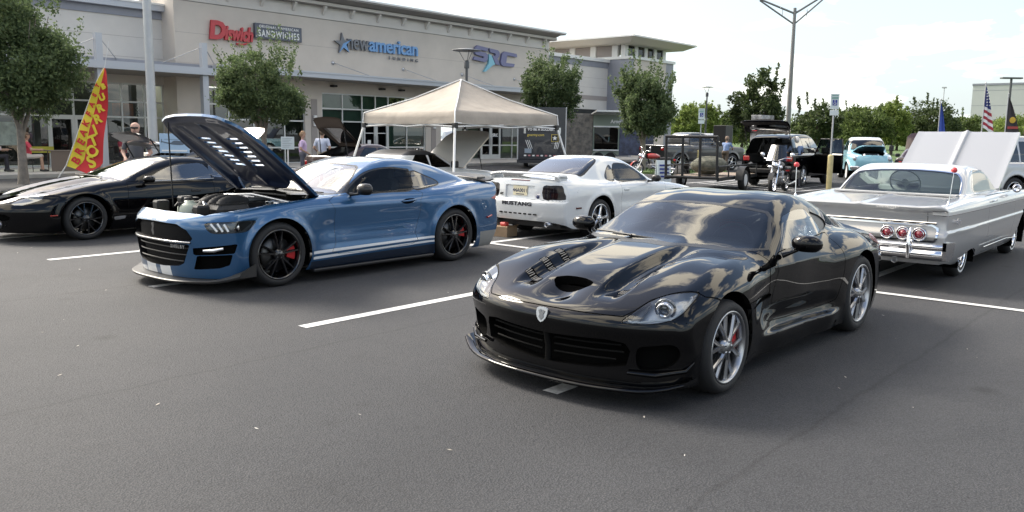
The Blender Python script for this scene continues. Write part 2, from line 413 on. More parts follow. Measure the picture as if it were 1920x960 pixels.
class Car:
    def __init__(s, name, label, cat, loc, rz, F, lo, hi, h, paint, group=None):
        s.root = empty(name, loc, rz, label, cat, group); s.paint = paint; s.B = surf(F, lo, hi, h); s.gapsh = []; s.F = F; s.parts = []
    # fields
    def side(s, poly, ymin=.3, sgn=0, rnd=0.):
        V = s.B.V; y = V[:, 1]; f = np.maximum(psd(V[:, 0], V[:, 2], poly, rnd), ymin - (np.abs(y) if sgn == 0 else y * sgn)); return f
    def top(s, poly, nz=.2, rnd=0., sym=True):
        V = s.B.V; return np.maximum(psd(V[:, 0], np.abs(V[:, 1]) if sym else V[:, 1], poly, rnd), nz * .05 - s.B.N[:, 2] * .05)
    def front(s, poly, xmax=0., rnd=0., sym=True):
        V = s.B.V; return np.maximum(psd(np.abs(V[:, 1]) if sym else V[:, 1], V[:, 2], poly, rnd), V[:, 0] - xmax)
    def rear(s, poly, xmin=2., rnd=0., sym=True):
        V = s.B.V; return np.maximum(psd(np.abs(V[:, 1]) if sym else V[:, 1], V[:, 2], poly, rnd), xmin - V[:, 0])
    def drop(s, f): s.B = s.B.cut(f)[1]
    def carve(s, f, gap=0.):
        if gap > 0:
            i, o = s.B.cut(f); fi = None
            # band just inside the outline becomes the shut line
            s._f = f
            inn, rest = s.B.cut(f + gap); 
            B2 = rest; s.B = rest
            return inn, rest
        i, s.B = s.B.cut(f); return i
    def panel(s, ff, gap=.004, split=True):
        """cut a panel out of the body leaving a dark shut line; ff is called on the current body"""
        inn, s.B = s.B.cut(ff() + gap * 1.0)
        band, s.B = s.B.cut(ff() - gap * 0.2)
        s.gapsh.append(band.off(-.007)); return inn
    def line(s, ff, w=.004):
        """dark seam along ff=0 without separating a panel"""
        band, s.B = s.B.cut(np.abs(ff()) - w); s.gapsh.append(band.off(-.006))
    def arch(s, xc, zc, r, ymin=.5):
        V = s.B.V; s.drop(np.maximum(np.hypot(V[:, 0] - xc, V[:, 2] - zc) - r, ymin - np.abs(V[:, 1])))
    def well(s, xc, zc, r, w0, w1):
        n = 28
        for sg in (-1, 1):
            b = MB(); pr = [[(xc + r * math.cos(t), sg * w, max(.12, zc + r * math.sin(t))) for w in (w0, w1)] for t in [math.pi * (-.12 + 1.24 * k / n) for k in range(n + 1)]]
            b.grid(pr); b.add([(xc + r * math.cos(t), sg * w0, max(.12, zc + r * math.sin(t))) for t in [math.pi * (-.12 + 1.24 * k / n) for k in range(n + 1)]], [tuple(range(n + 1))])
            b.build('wheel_well', mat('intake_black', ()), s.root, fix=False)
    def lining(s, z0, x0, x1, d=.028, m=None):
        V = s.B.V; L = s.B.cut(np.maximum(np.maximum(z0 - V[:, 2], x0 - V[:, 0]), V[:, 0] - x1))[0]
        L.off(-d).flip().build('interior_lining', m or mat('interior_trim', (.03, .03, .032), .8), s.root)
    def finish(s, body='body'):
        s.B.build(body, s.paint, s.root)
        if s.gapsh: join(s.gapsh).build('shut_line', mat('shut_line', (.004, .004, .004), .9), s.root)
    def add(s, sh, name, m): return sh.build(name, m, s.root)

def wheel_spokes(kind, R, w):
    """spokes of one wheel as a mesh lying round the y axis, outer face at +y"""
    b = MB()
    def bar(a0, r0, a1, r1, w0, w1, y0, y1, d):
        p0 = (r0 * math.cos(a0), r0 * math.sin(a0)); p1 = (r1 * math.cos(a1), r1 * math.sin(a1)); ux, uz = p1[0] - p0[0], p1[1] - p0[1]; l = math.hypot(ux, uz); ux /= l; uz /= l; nx, nz = -uz, ux
        vs = []
        for (p, ww, y) in ((p0, w0, y0), (p1, w1, y1)):
            vs += [(p[0] + nx * ww, y - d * .35, p[1] + nz * ww), (p[0] + nx * ww * .55, y, p[1] + nz * ww * .55), (p[0] - nx * ww * .55, y, p[1] - nz * ww * .55), (p[0] - nx * ww, y - d * .35, p[1] - nz * ww),
                   (p[0] - nx * ww, y - d, p[1] - nz * ww), (p[0] + nx * ww, y - d, p[1] + nz * ww)]
        b.add(vs, [(i, (i + 1) % 6, 6 + (i + 1) % 6, 6 + i) for i in range(6)] + [(5, 4, 3, 2, 1, 0), (6, 7, 8, 9, 10, 11)])
    tau = 2 * math.pi
    if kind == 'y10':      # five pairs of slim twin spokes
        for k in range(5):
            a = tau * k / 5 + .31
            for sg in (-1, 1): bar(a + sg * .13, .055, a + sg * .20, R, .017, .012, .0, -.012, .045)
    elif kind == 'rattler':      # six split spokes
        for k in range(6):
            a = tau * k / 6 + .2
            bar(a, .045, a, R * .46, .020, .016, .0, -.006, .045)
            for sg in (-1, 1): bar(a, R * .36, a + sg * .23, R, .0115, .016, -.004, -.012, .045)
    elif kind == 'five':
        for k in range(5):
            a = tau * k / 5 + math.pi / 2 + .25
            bar(a, .04, a, R, .030, .019, -.01, -.012, .05)
    elif kind == 'seven':
        for k in range(7):
            a = tau * k / 7; bar(a, .05, a + .12, R, .022, .014, 0, -.012, .045)
            bar(a + .12, R * .6, a + .38, R, .012, .012, -.006, -.014, .04)
    elif kind == 'wire':
        for k in range(36):
            a = tau * k / 36; sg = 1 if k % 2 else -1
            bar(a, .05, a + sg * .35, R, .0028, .0028, .01 if k % 4 < 2 else -.02, -.02, .006)
    elif kind == 'steel':
        b.lathe([(.05, 0), (R * .55, -.012), (R * .75, -.002), (R, -.02)], axis='y', n=32)
    hub = .062 if kind != 'wire' else .045
    b.lathe([(0.0005, .004), (hub * .5, .004), (hub * .55, .001), (hub, -.004), (hub * 1.05, -.05)], axis='y', n=20)
    if kind in ('y10', 'rattler', 'five', 'seven'):
        for k in range(5):
            a = tau * k / 5 + .5; b.lathe([(.0005, .006), (.009, .006), (.011, -.02)], c=(.042 * math.cos(a), 0, .042 * math.sin(a)), axis='y', n=8)
    return b

def make_wheel(car, pos, side, R, w, rim, kind, m_rim, m_lip=None, cal=None, disc=True, white=None, name='wheel', steer=0.):
    """R tyre radius, w tyre width, rim radius; pos=(x, y of outer face, z); side +1 left, -1 right"""
    x, y, z = pos; rot = (0, 0, 0 if side > 0 else math.pi); rot = (0, 0, rot[2] + steer)
    key = (kind, round(R, 3), round(w, 3), round(rim, 3), m_rim.name)
    sp = wheel_spokes(kind, rim - .008, w)
    sp.cur = 1; lip = rim
    sp.lathe([(lip + .012, -.004), (lip + .010, .006), (lip - .004, .007), (lip - .012, -.010), (lip - .02, -.06), (lip - .035, -w + .04), (lip + .005, -w + .02)], axis='y', n=48)
    o = sp.build(name, [m_rim, m_lip or m_rim], car.root, (x, y, z), rot)
    t = MB(); s = R - rim
    prof = [(rim + .002, -.012), (rim + .006, .002), (rim + s * .35, .012), (rim + s * .7, .006), (R - .012, -.018), (R - .002, -.038), (R, -.06), (R, -w + .06), (R - .004, -w + .03), (R - .02, -w + .012), (rim + s * .5, -w), (rim, -w + .02)]
    t.lathe(prof, axis='y', n=56)
    if white:
        t.cur = 1; r0, r1 = white; t.lathe([(r0, .0125), ((r0 + r1) / 2, .0155), (r1, .0125)], axis='y', n=48)
    for gz in (-.3, -.5, -.7):
        t.cur = 0
    t.build('tyre', [M_RUBBER, M_WHITE] if white else M_RUBBER, o)
    if disc:
        d = MB(); d.lathe([(.06, -.075), (rim * .72, -.075), (rim * .72, -.105), (.06, -.105)], axis='y', n=40)
        d.build('brake_disc', mat('brake_steel', (.10, .10, .10), .4, 1.), o)
    if cal:
        c = MB(); a0 = cal[1]
        P = []
        for k in range(9):
            a = a0 + (k - 4) * .085; P.append([(r * math.cos(a), yy, r * math.sin(a)) for r, yy in ((rim * .46, -.052), (rim * .46, -.045), (rim * .85, -.045), (rim * .85, -.052), (rim * .80, -.125), (rim * .5, -.125))])
        c.grid(P, smooth=False, wrap=True); c.add(P[0], [tuple(range(6))]); c.add(P[-1], [tuple(range(5, -1, -1))])
        c.build('brake_caliper', cal[0], o)
    return o

def interior(car, xs, yw, zf, seats, dashx, dashz, col=(.03, .03, .032), wheel_side=1, sw_r=.185, sw_col=None, zs=None, rear=True, sw_tilt=.45, sw_dx=.17, sw_dz=-.02):
    """seats, dashboard, steering wheel, floor seen through the glass"""
    m = mat('cabin_%02d%02d%02d' % tuple(int(c * 255) for c in col), col, .75)
    b = MB(); b.box((dashx - .35, -yw, zf), (xs[1], yw, zf + .03)); b.build('floor_pan', m, car.root)
    d = MB()
    prof = [(dashx - .28, dashz - .02), (dashx - .05, dashz + .012), (dashx + .12, dashz - .015), (dashx + .17, dashz - .07), (dashx + .15, dashz - .25), (dashx - .28, dashz - .3)]
    d.prism(prof, -yw, yw, 'y'); d.box((dashx + .02, wheel_side * .37 - .16, dashz), (dashx + .15, wheel_side * .37 + .16, dashz + .045), .02); d.build('dashboard', m, car.root)
    cx, cy, cz = dashx + sw_dx, wheel_side * .37, dashz + sw_dz
    w = MB(); n = 28; pts = [(cx + sw_r * math.sin(t) * math.sin(sw_tilt), cy + sw_r * math.cos(t), cz + sw_r * math.sin(t) * math.cos(sw_tilt)) for t in [2 * math.pi * k / n for k in range(n + 1)]]
    w.tube(pts, .013, 6, False)
    for t in (math.pi * 1.5, math.pi * .08, math.pi * .92): w.tube([(cx, cy, cz), (cx + sw_r * math.sin(t) * math.sin(sw_tilt), cy + sw_r * math.cos(t), cz + sw_r * math.sin(t) * math.cos(sw_tilt))], .012, 5)
    w.tube([(cx, cy, cz), (cx - .22, cy, cz - .08)], .03, 6); w.tube([(cx + .004, cy, cz), (cx - .02, cy, cz)], .055, 10); w.build('steering_wheel', sw_col or m, car.root)
    for (sx, top, half) in seats:
        for sg in (-1, 1):
            if half > .5 and sg > 0: continue
            yy = sg * .37 if half <= .5 else 0.
            s = MB(); hw = half if half > .5 else .24
            s.box((sx - .50, yy - hw, zf + .12), (sx, yy + hw, zf + .30), .04)
            s.add([(sx - .08, yy - hw, zf + .22), (sx - .08, yy + hw, zf + .22), (sx + .06, yy + hw, zf + .22), (sx + .06, yy - hw, zf + .22),
                   (sx + .10, yy - hw * .86, top - .16), (sx + .10, yy + hw * .86, top - .16), (sx + .22, yy + hw * .86, top - .16), (sx + .22, yy - hw * .86, top - .16),
                   (sx + .14, yy - hw * .55, top - .10), (sx + .14, yy + hw * .55, top - .10), (sx + .24, yy + hw * .55, top - .10), (sx + .24, yy - hw * .55, top - .10)],
                  [(0, 1, 5, 4), (1, 2, 6, 5), (2, 3, 7, 6), (3, 0, 4, 7), (4, 5, 9, 8), (5, 6, 10, 9), (6, 7, 11, 10), (7, 4, 8, 11), (8, 9, 10, 11), (3, 2, 1, 0)])
            if half <= .5: s.box((sx + .14, yy - .12, top - .12), (sx + .23, yy + .12, top + .04), .03)
            s.build('seat', m, car.root)

def rim_walls(sh, d):
    """wall strip from the outline of a sheet inwards by depth d"""
    T = sh.T; e = np.concatenate([T[:, [0, 1]], T[:, [1, 2]], T[:, [2, 0]]]); es = np.sort(e, 1); u, inv, cnt = np.unique(es, axis=0, return_inverse=True, return_counts=True)
    b = e[cnt[inv.reshape(-1)] == 1]; n = len(sh.V); V = np.concatenate([sh.V, sh.V - sh.N * d])
    T2 = np.concatenate([np.stack([b[:, 0], b[:, 0] + n, b[:, 1]], 1), np.stack([b[:, 1], b[:, 0] + n, b[:, 1] + n], 1)])
    fn = np.cross(V[T2[:, 1]] - V[T2[:, 0]], V[T2[:, 2]] - V[T2[:, 0]]); N = np.zeros_like(V)
    for k in range(3): np.add.at(N, T2[:, k], fn)
    N /= np.maximum(np.linalg.norm(N, axis=1), 1e-9)[:, None]
    return Sh(V, N, T2).compact()
def recess(sh, d): return join([sh.off(-d), rim_walls(sh, d)])
def pieces(sh):
    """connected pieces of a sheet"""
    sh = sh.compact(); n = len(sh.V); lab = np.arange(n)
    for _ in range(400):
        m = lab[sh.T].min(1); new = lab.copy()
        for k in range(3): np.minimum.at(new, sh.T[:, k], m)
        new = new[new]
        if (new == lab).all(): break
        lab = new
    return [Sh(sh.V, sh.N, sh.T[lab[sh.T[:, 0]] == u]).compact() for u in np.unique(lab[sh.T[:, 0]])]
def halves(sh): return sh.cut(sh.V[:, 1])          # left side (y<0), right side
def tri_at(sh, x, y, ax=2):
    """height of a sheet above a point (nearest vertex)"""
    V = sh.V; i = np.argmin((V[:, 0] - x) ** 2 + (V[:, 1] - y) ** 2); return V[i], sh.N[i]

def mirror_pod(car, p, size, m, base, sgn, m_glass=None):
    """door mirror: housing of given size at p, joined to base by an arm"""
    b = MB(); sx, sy, sz = size; P = []
    for i in range(9):
        t = math.pi * i / 8; r = math.sin(t) ** .5; zz = -math.cos(t)
        P.append([(p[0] + sx * .5 * r * math.cos(a) * (1.25 if math.cos(a) < 0 else .8), p[1] + sy * .5 * r * math.sin(a) * (1. if abs(zz) < .6 else .94), p[2] + sz * .5 * zz) for a in [2 * math.pi * k / 16 for k in range(16)]])
    b.grid(P, wrap=True); b.build('mirror', m, car.root)
    a = MB(); q = (p[0] - .01, p[1] - sgn * sy * .25, p[2] - sz * .35)
    a.tube([base, ((base[0] + q[0]) / 2, (base[1] + q[1]) / 2, (base[2] + q[2]) / 2 - .005), q], [.024, .015, .018], 8); a.build('mirror_arm', m, car.root)

def wiper(car, pts, r=.008):
    b = MB(); b.tube(pts, r, 6); b.build('wiper', M_BLACK, car.root)

def c_band(g, poly, w=.014):
    """negative within w of the (front view) outline"""
    return -(w + psd(np.abs(g.V[:, 1]), g.V[:, 2], poly))

def std_F(W, sec, Zc, Xf, Xr, R, GW, fu=(.38, 2.8), ru=(.16, 3.), bow=.30, tum=.58, belt=.95, crown=.045, drop=.05, wn=.93, rs=.07, rf=.035, rr=.045, rg=.08, kb=.045, zb=.14, arches=(), flare=.018, side=None, topx=None, gz0=.55, rcrown=.10):
    """body solid from a plan, section, centreline, nose, tail and roof curve"""
    def F(x, y, z):
        ay = np.abs(y); u = ay / wn; w = W(x) + sec(z)
        for xc, zc, ra in arches:
            r = np.sqrt((x - xc) ** 2 + (z - zc) ** 2); w = w + flare * np.exp(-((r - ra) / .055) ** 2) * sstep(z, .1, .3)
        if side: w = w + side(x, z)
        zt = Zc(x) - drop * u ** 3
        if topx: zt = zt + topx(x, ay)
        low = rmax([ay - w, (z - zt) * .95], rs); low = rmax([low, Xf(z) + fu[0] * u ** fu[1] - x], rf); low = rmax([low, x - Xr(z) + ru[0] * u ** ru[1]], rr); low = np.maximum(low, zb - z)
        xs_ = x - bow * ay ** 2 * (1 - sstep(x, 1.5, 2.3)) + rcrown * ay ** 2 * sstep(x, 2.0, 2.8)
        g = rmax([ay - (GW(x) - tum * np.maximum(z - belt, -.1) - .10 * np.maximum(z - belt - .2, 0)), (z - R(xs_) + crown * ay ** 2) * .9], rg); g = np.maximum(g, gz0 - z)
        return smin(low, g, kb)
    return F
# ---------------------------------------------------------------- ground, markings, pavement
def asphalt_mat():
    m = bpy.data.materials.new('asphalt'); m.use_nodes = True; t = m.node_tree; b = t.nodes['Principled BSDF']; L = t.links.new
    c = t.nodes.new('ShaderNodeTexCoord')
    def nz(s, d=5, r=.6):
        n = t.nodes.new('ShaderNodeTexNoise'); n.inputs['Scale'].default_value = s; n.inputs['Detail'].default_value = d; n.inputs['Roughness'].default_value = r; L(c.outputs['Object'], n.inputs['Vector']); return n.outputs['Fac']
    def ramp(f, p0, c0, p1, c1):
        r = t.nodes.new('ShaderNodeValToRGB'); r.color_ramp.elements[0].position = p0; r.color_ramp.elements[0].color = (*c0, 1); r.color_ramp.elements[1].position = p1; r.color_ramp.elements[1].color = (*c1, 1); L(f, r.inputs[0]); return r.outputs[0]
    def mul(a, bb, f=1., k='MULTIPLY'):
        x = t.nodes.new('ShaderNodeMix'); x.data_type = 'RGBA'; x.blend_type = k; x.inputs[0].default_value = f; L(a, x.inputs[6]); L(bb, x.inputs[7]); return x.outputs[2]
    big = ramp(nz(.35, 6, .65), .30, (.043, .045, .050), .72, (.070, .071, .075))
    v = t.nodes.new('ShaderNodeTexVoronoi'); v.inputs['Scale'].default_value = 95; L(c.outputs['Object'], v.inputs['Vector'])
    agg = ramp(v.outputs['Distance'], .10, (1.32, 1.3, 1.27), .62, (.66, .66, .67))
    fine = ramp(nz(160, 3, .7), .34, (.5, .5, .5), .68, (1.5, 1.5, 1.5))
    spot = ramp(nz(38, 2, .5), .66, (1, 1, 1), .74, (.35, .35, .35)); stain = ramp(nz(1.4, 4, .55), .58, (1, 1, 1), .75, (.74, .74, .75))
    v2 = t.nodes.new('ShaderNodeTexVoronoi'); v2.inputs['Scale'].default_value = .9; L(c.outputs['Object'], v2.inputs['Vector']); drip = ramp(v2.outputs['Distance'], .02, (.62, .62, .62), .11, (1, 1, 1))
    w1 = t.nodes.new('ShaderNodeTexNoise'); w1.inputs['Scale'].default_value = .55; w1.inputs['Detail'].default_value = 3; L(c.outputs['Object'], w1.inputs['Vector'])
    v3 = t.nodes.new('ShaderNodeTexVoronoi'); v3.feature = 'DISTANCE_TO_EDGE'; v3.inputs['Scale'].default_value = .16; L(w1.outputs['Color'], v3.inputs['Vector']); 
    mp = t.nodes.new('ShaderNodeVectorMath'); mp.operation = 'MULTIPLY_ADD'; L(w1.outputs['Color'], mp.inputs[0]); mp.inputs[1].default_value = (1.6, 1.6, 0); L(c.outputs['Object'], mp.inputs[2]); L(mp.outputs[0], v3.inputs['Vector'])
    crack = ramp(v3.outputs['Distance'], .0008, (.93, .93, .93), .0022, (1, 1, 1))
    band = ramp(nz(.11, 3, .5), .40, (.80, .81, .83), .62, (1.14, 1.12, 1.10))
    sp_ = t.nodes.new('ShaderNodeSeparateXYZ'); L(mp.outputs[0], sp_.inputs[0])
    def mth(op, a, bb):
        n = t.nodes.new('ShaderNodeMath'); n.operation = op
        for i, q in enumerate((a, bb)):
            if isinstance(q, (int, float)): n.inputs[i].default_value = q
            elif q is not None: L(q, n.inputs[i])
        return n.outputs[0]

    c_y = t.nodes.new('ShaderNodeSeparateXYZ'); L(c.outputs['Object'], c_y.inputs[0]); sy_ = mth('ADD', c_y.outputs[1], mth('MULTIPLY', nz(3.0, 3, .6), .12))
    seam = ramp(mth('ABSOLUTE', mth('SUBTRACT', mth('FRACT', mth('DIVIDE', sy_, 3.65), None), .5), None), .0015, (.72, .72, .72), .006, (1, 1, 1))
    track = ramp(mth('ABSOLUTE', mth('SUBTRACT', mth('FRACT', mth('DIVIDE', sy_, 7.3), None), .42), None), .01, (.90, .90, .90), .09, (1, 1, 1))
    big = mul(mul(big, seam), track)
    col = mul(mul(mul(mul(mul(mul(mul(big, agg), fine), spot), stain), drip), crack), band); L(col, b.inputs['Base Color']); b.inputs['Roughness'].default_value = .82; b.inputs['Specular IOR Level'].default_value = .35
    u = t.nodes.new('ShaderNodeBump'); u.inputs['Strength'].default_value = .55; u.inputs['Distance'].default_value = .006; h = t.nodes.new('ShaderNodeMath'); h.operation = 'SUBTRACT'
    L(nz(70, 4, .7), h.inputs[0]); L(v.outputs['Distance'], h.inputs[1]); L(h.outputs[0], u.inputs['Height']); L(u.outputs[0], b.inputs['Normal'])
    return m
g = MB(); g.quad((-150, -300, 0), (900, -300, 0), (900, 600, 0), (-150, 600, 0)); tag(g.build('parking_lot', asphalt_mat()), kind='structure')
M_LINE = mat('line_paint', (.72, .72, .71), .6, vary=(22, .18, (.40, .40, .40)), bump=(90, .3, .003))
def line_strip(x0, y0, x1, y1, w=.10, z=.004):
    d = Vector((x1 - x0, y1 - y0, 0)).normalized(); n = Vector((-d.y, d.x, 0)) * w / 2
    b = MB(); b.quad((x0 - n.x, y0 - n.y, z), (x1 - n.x, y1 - n.y, z), (x1 + n.x, y1 + n.y, z), (x0 + n.x, y0 + n.y, z)); return tag(b.build('painted_line', M_LINE), kind='structure')
STALLS = [8.83 + 2.755 * k for k in range(-2, 5)]
for y in STALLS: line_strip(4.28, y, 15.1, y, .125)
line_strip(9.69, -14, 9.69, 20.2, .11, .008)
for k in range(6): line_strip(26.2 + k * .9, 10.9 + k * .1, 28.3 + k * .9, 15.2 + k * .1, .12)          # hatched bay by the accessible space
line_strip(25.8, 10.7, 33.0, 10.4, .12, .008); line_strip(26.5, 15.4, 33.5, 15.2, .12, .008)
M_CONC = mat('concrete', (.42, .40, .37), .85, vary=(2.5, .12), bump=(25, .25, .004)); M_CURB = mat('kerb_concrete', (.36, .345, .32), .85, vary=(3, .15))
w = tag(empty('sidewalk'), kind='structure')
x = -8.
while x < 62:
    b = MB(); b.box((x + .006, 30.95, .0), (x + 1.794, 33.2, .15)); b.build('paving_slab', M_CONC, w); b = MB(); b.box((x + .006, 33.212, .0), (x + 1.794, 35.62, .15)); b.build('paving_slab', M_CONC, w); x += 1.8
x = -8.
while x < 62: b = MB(); b.box((x + .004, 30.75, 0), (x + 2.996, 30.945, .15), .02); b.build('kerb_stone', M_CURB, w); x += 3.
M_GRASS = mat('grass', (.075, .13, .028), .9, vary=(1.2, .3, (.045, .085, .02)), bump=(60, .8, .03))
def grass_patch(poly, z=.09, h=.07, n=1500, seed=1):
    b = MB(); b.prism(poly, .0, z, 'z'); tag(b.build('grass_verge', M_GRASS), kind='structure')
    r = random.Random(seed); xs = [p[0] for p in poly]; ys = [p[1] for p in poly]; t = MB()
    for k in range(n):
        px, py = r.uniform(min(xs), max(xs)), r.uniform(min(ys), max(ys))
        if psd_pt(px, py, poly): a = r.uniform(0, 6.28); s = r.uniform(.5, 1.3) * h; t.add([(px - .02 * math.cos(a), py - .02 * math.sin(a), z), (px + .02 * math.cos(a), py + .02 * math.sin(a), z), (px + r.uniform(-.4, .4) * s, py + r.uniform(-.4, .4) * s, z + s)], [(0, 1, 2)])
    return tag(t.build('grass', M_GRASS, fix=False), 'short green grass tufts on the verge', 'grass', kind='stuff')
def psd_pt(x, y, P):
    i = False
    for k in range(len(P)):
        (x0, y0), (x1, y1) = P[k], P[(k + 1) % len(P)]
        if (y0 > y) != (y1 > y) and x < (x1 - x0) * (y - y0) / (y1 - y0) + x0: i = not i
    return i
grass_patch([(33.2, 17.2), (37.5, 18.6), (39.0, 22.5), (36.0, 23.4), (33.0, 20.5)], seed=2)
grass_patch([(62, -40), (400, -90), (400, 300), (62, 36), (58, 20)], .05, .12, 9000, 3)

# ---------------------------------------------------------------- shop building
M_STUC = mat('beige_stucco', (.58, .525, .465), .88, vary=(.8, .06), bump=(45, .25, .004)); M_STUC2 = mat('pale_stucco', (.63, .60, .56), .88, vary=(.8, .06), bump=(45, .25, .004))
M_TAUPE = mat('taupe_stucco', (.34, .305, .285), .88, bump=(45, .25, .004)); M_GREY = mat('grey_metal_band', (.26, .27, .31), .5, vary=(2, .06)); M_COPE = mat('white_coping', (.74, .74, .72), .45)
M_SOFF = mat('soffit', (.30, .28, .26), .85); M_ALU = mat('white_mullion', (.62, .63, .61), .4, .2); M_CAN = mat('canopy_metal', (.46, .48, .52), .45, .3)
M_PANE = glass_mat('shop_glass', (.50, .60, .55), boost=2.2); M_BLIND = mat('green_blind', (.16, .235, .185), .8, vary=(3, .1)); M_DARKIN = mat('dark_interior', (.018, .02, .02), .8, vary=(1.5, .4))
B = empty('shop_building', (31.8, 35.5, 0), label='long beige stucco shop building with a bracketed cornice and storefront signs', cat='building')
B.location = (0, 0, 0)
def box(name, lo, hi, m, parent, bev=0.): b = MB(); b.box(lo, hi, bev); return b.build(name, m, parent)
X0, X1, YF = 18.8, 44.9, 35.5
OPEN = [(20.2, 25.45), (26.5, 33.7), (34.9, 42.1)]
xs = X0
for (a, c) in OPEN + [(X1, X1)]:
    box('pier', (xs, YF, 0), (a, YF + .4, 3.66), M_STUC, B); xs = c
box('wall_header', (X0, YF, 3.66), (X1, YF + .4, 7.24), M_STUC, B); box('wall_joint', (X0, YF + .03, 7.24), (X1, YF + .4, 7.275), M_SOFF, B); box('frieze', (X0, YF - .02, 7.275), (X1, YF + .4, 7.90), M_STUC2, B)
for z in (4.6, 5.9): box('reveal_joint', (X0 + .01, YF - .004, z), (X1 - .01, YF + .01, z + .012), M_TAUPE, B)
box('wall_end', (X1 - .4, YF + .4, 0), (X1, 58, 7.9), M_STUC2, B); box('wall_return', (X0, YF + .4, 0), (X0 + .4, 38, 7.9), M_STUC, B); box('roof_deck', (X0 + .4, YF + .4, 7.5), (X1 - .4, 58, 7.6), M_SOFF, B)
b = MB(); prof = [(YF + .3, 7.86), (YF - .33, 7.86), (YF - .36, 7.90), (YF - .36, 8.03), (YF - .30, 8.05), (YF - .93, 8.26), (YF - .93, 8.30), (YF + .3, 8.30)]
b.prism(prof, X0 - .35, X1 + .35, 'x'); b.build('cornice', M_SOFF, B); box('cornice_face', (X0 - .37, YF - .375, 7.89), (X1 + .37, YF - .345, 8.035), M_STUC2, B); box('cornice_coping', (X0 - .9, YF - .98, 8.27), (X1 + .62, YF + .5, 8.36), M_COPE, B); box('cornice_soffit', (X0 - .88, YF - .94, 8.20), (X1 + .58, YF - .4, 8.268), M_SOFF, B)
x = X0 + .8
while x < X1:
    b = MB(); b.prism([(YF - .02, 7.46), (YF - .06, 7.46), (YF - .30, 7.80), (YF - .30, 7.86), (YF - .02, 7.86)], x - .07, x + .07, 'x'); b.build('bracket', M_STUC2, B); x += 1.76
def storefront(parent, x0, x1, z0, z1, yf, cols, rows, doors=(), back=M_BLIND, dy=.32, name='window'):
    """frame bars and one pane per opening; doors: (x0, x1, top) double doors"""
    f = empty(name, parent=None) if False else None
    fr = MB(); y0, y1 = yf + .06, yf + .14; t = .035
    for x in cols: fr.box((x - t, y0, z0), (x + t, y1, z1))
    for z in rows: fr.box((x0, y0 + .005, z - t), (x1, y1 - .005, z + t))
    o = fr.build(name, M_ALU, parent)
    for i in range(len(cols) - 1):
        for j in range(len(rows) - 1):
            xa, xb, za, zb = cols[i] + t, cols[i + 1] - t, rows[j] + t, rows[j + 1] - t
            if any(xa > d[0] - .1 and xb < d[1] + .1 and zb <= d[2] + .1 for d in doors): continue
            p = MB(); p.quad((xa, yf + .10, za), (xb, yf + .10, za), (xb, yf + .10, zb), (xa, yf + .10, zb)); p.build('pane', M_PANE, o)
    bk = back if isinstance(back, list) else [(x0, x1, z0, z1, back)]
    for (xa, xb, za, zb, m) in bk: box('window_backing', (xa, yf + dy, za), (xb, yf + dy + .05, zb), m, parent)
    for (xa, xb, zt) in doors:
        xm = (xa + xb) / 2
        for (p0, p1, sgn) in ((xa, xm, 1), (xm, xb, -1)):
            d = MB(); s = .12; d.box((p0 + .01, y0 - .01, z0), (p0 + s, y1, zt)); d.box((p1 - s, y0 - .01, z0), (p1 - .01, y1, zt)); d.box((p0 + s, y0 - .01, z0), (p1 - s, y1, z0 + .28)); d.box((p0 + s, y0 - .01, zt - .14), (p1 - s, y1, zt))
            dd = d.build('door', M_ALU, parent); q = MB(); q.quad((p0 + s, yf + .1, z0 + .28), (p1 - s, yf + .1, z0 + .28), (p1 - s, yf + .1, zt - .14), (p0 + s, yf + .1, zt - .14)); q.build('door_glass', M_GLASSD, dd)
            hx = p1 - .08 if sgn > 0 else p0 + .08; h = MB(); h.tube([(hx, y0 - .06, z0 + .75), (hx, y0 - .06, z0 + 1.35)], .015, 6); h.build('door_handle', M_STEEL, dd)
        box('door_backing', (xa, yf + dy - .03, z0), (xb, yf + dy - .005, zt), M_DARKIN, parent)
    return o
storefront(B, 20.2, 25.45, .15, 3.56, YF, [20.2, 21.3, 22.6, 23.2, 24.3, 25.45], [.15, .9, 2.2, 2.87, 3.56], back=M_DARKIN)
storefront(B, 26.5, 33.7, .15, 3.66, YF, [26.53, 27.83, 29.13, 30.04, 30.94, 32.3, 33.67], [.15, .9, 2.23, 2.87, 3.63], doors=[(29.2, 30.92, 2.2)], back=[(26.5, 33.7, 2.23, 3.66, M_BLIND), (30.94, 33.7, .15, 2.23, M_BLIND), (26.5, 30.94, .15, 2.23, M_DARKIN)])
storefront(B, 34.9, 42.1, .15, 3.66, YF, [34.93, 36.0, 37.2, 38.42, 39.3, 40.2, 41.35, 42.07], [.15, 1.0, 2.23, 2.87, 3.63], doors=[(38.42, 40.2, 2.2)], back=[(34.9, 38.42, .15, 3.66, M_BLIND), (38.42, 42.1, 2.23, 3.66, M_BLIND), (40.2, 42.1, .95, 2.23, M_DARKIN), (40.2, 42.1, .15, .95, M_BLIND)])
for (x0, nm) in ((38.86, 'SRC'), (39.75, 'SRC')): text('door_lettering', nm, M_WHITE, B, frame((x0, YF + .085, 1.62), (1, 0, 0), (0, 0, 1)), size=.26, depth=.004, bold=.012, xscale=1.2)
for x0 in (29.62, 30.48): box('door_lettering_band', (x0 - .3, YF + .083, 1.63), (x0 + .3, YF + .087, 1.67), M_WHITE, B)
box('door_notice', (29.5, YF + .08, .95), (29.72, YF + .086, 1.28), M_WHITE, B)
for x0 in (26.0, 34.3): box('pilaster_panel', (x0 - .18, YF - .03, .15), (x0 + .18, YF - .002, 3.3), M_TAUPE, B); box('wall_light', (x0 - .1, YF - .16, 1.95), (x0 + .1, YF - .032, 2.5), M_WHITE, B, .03)
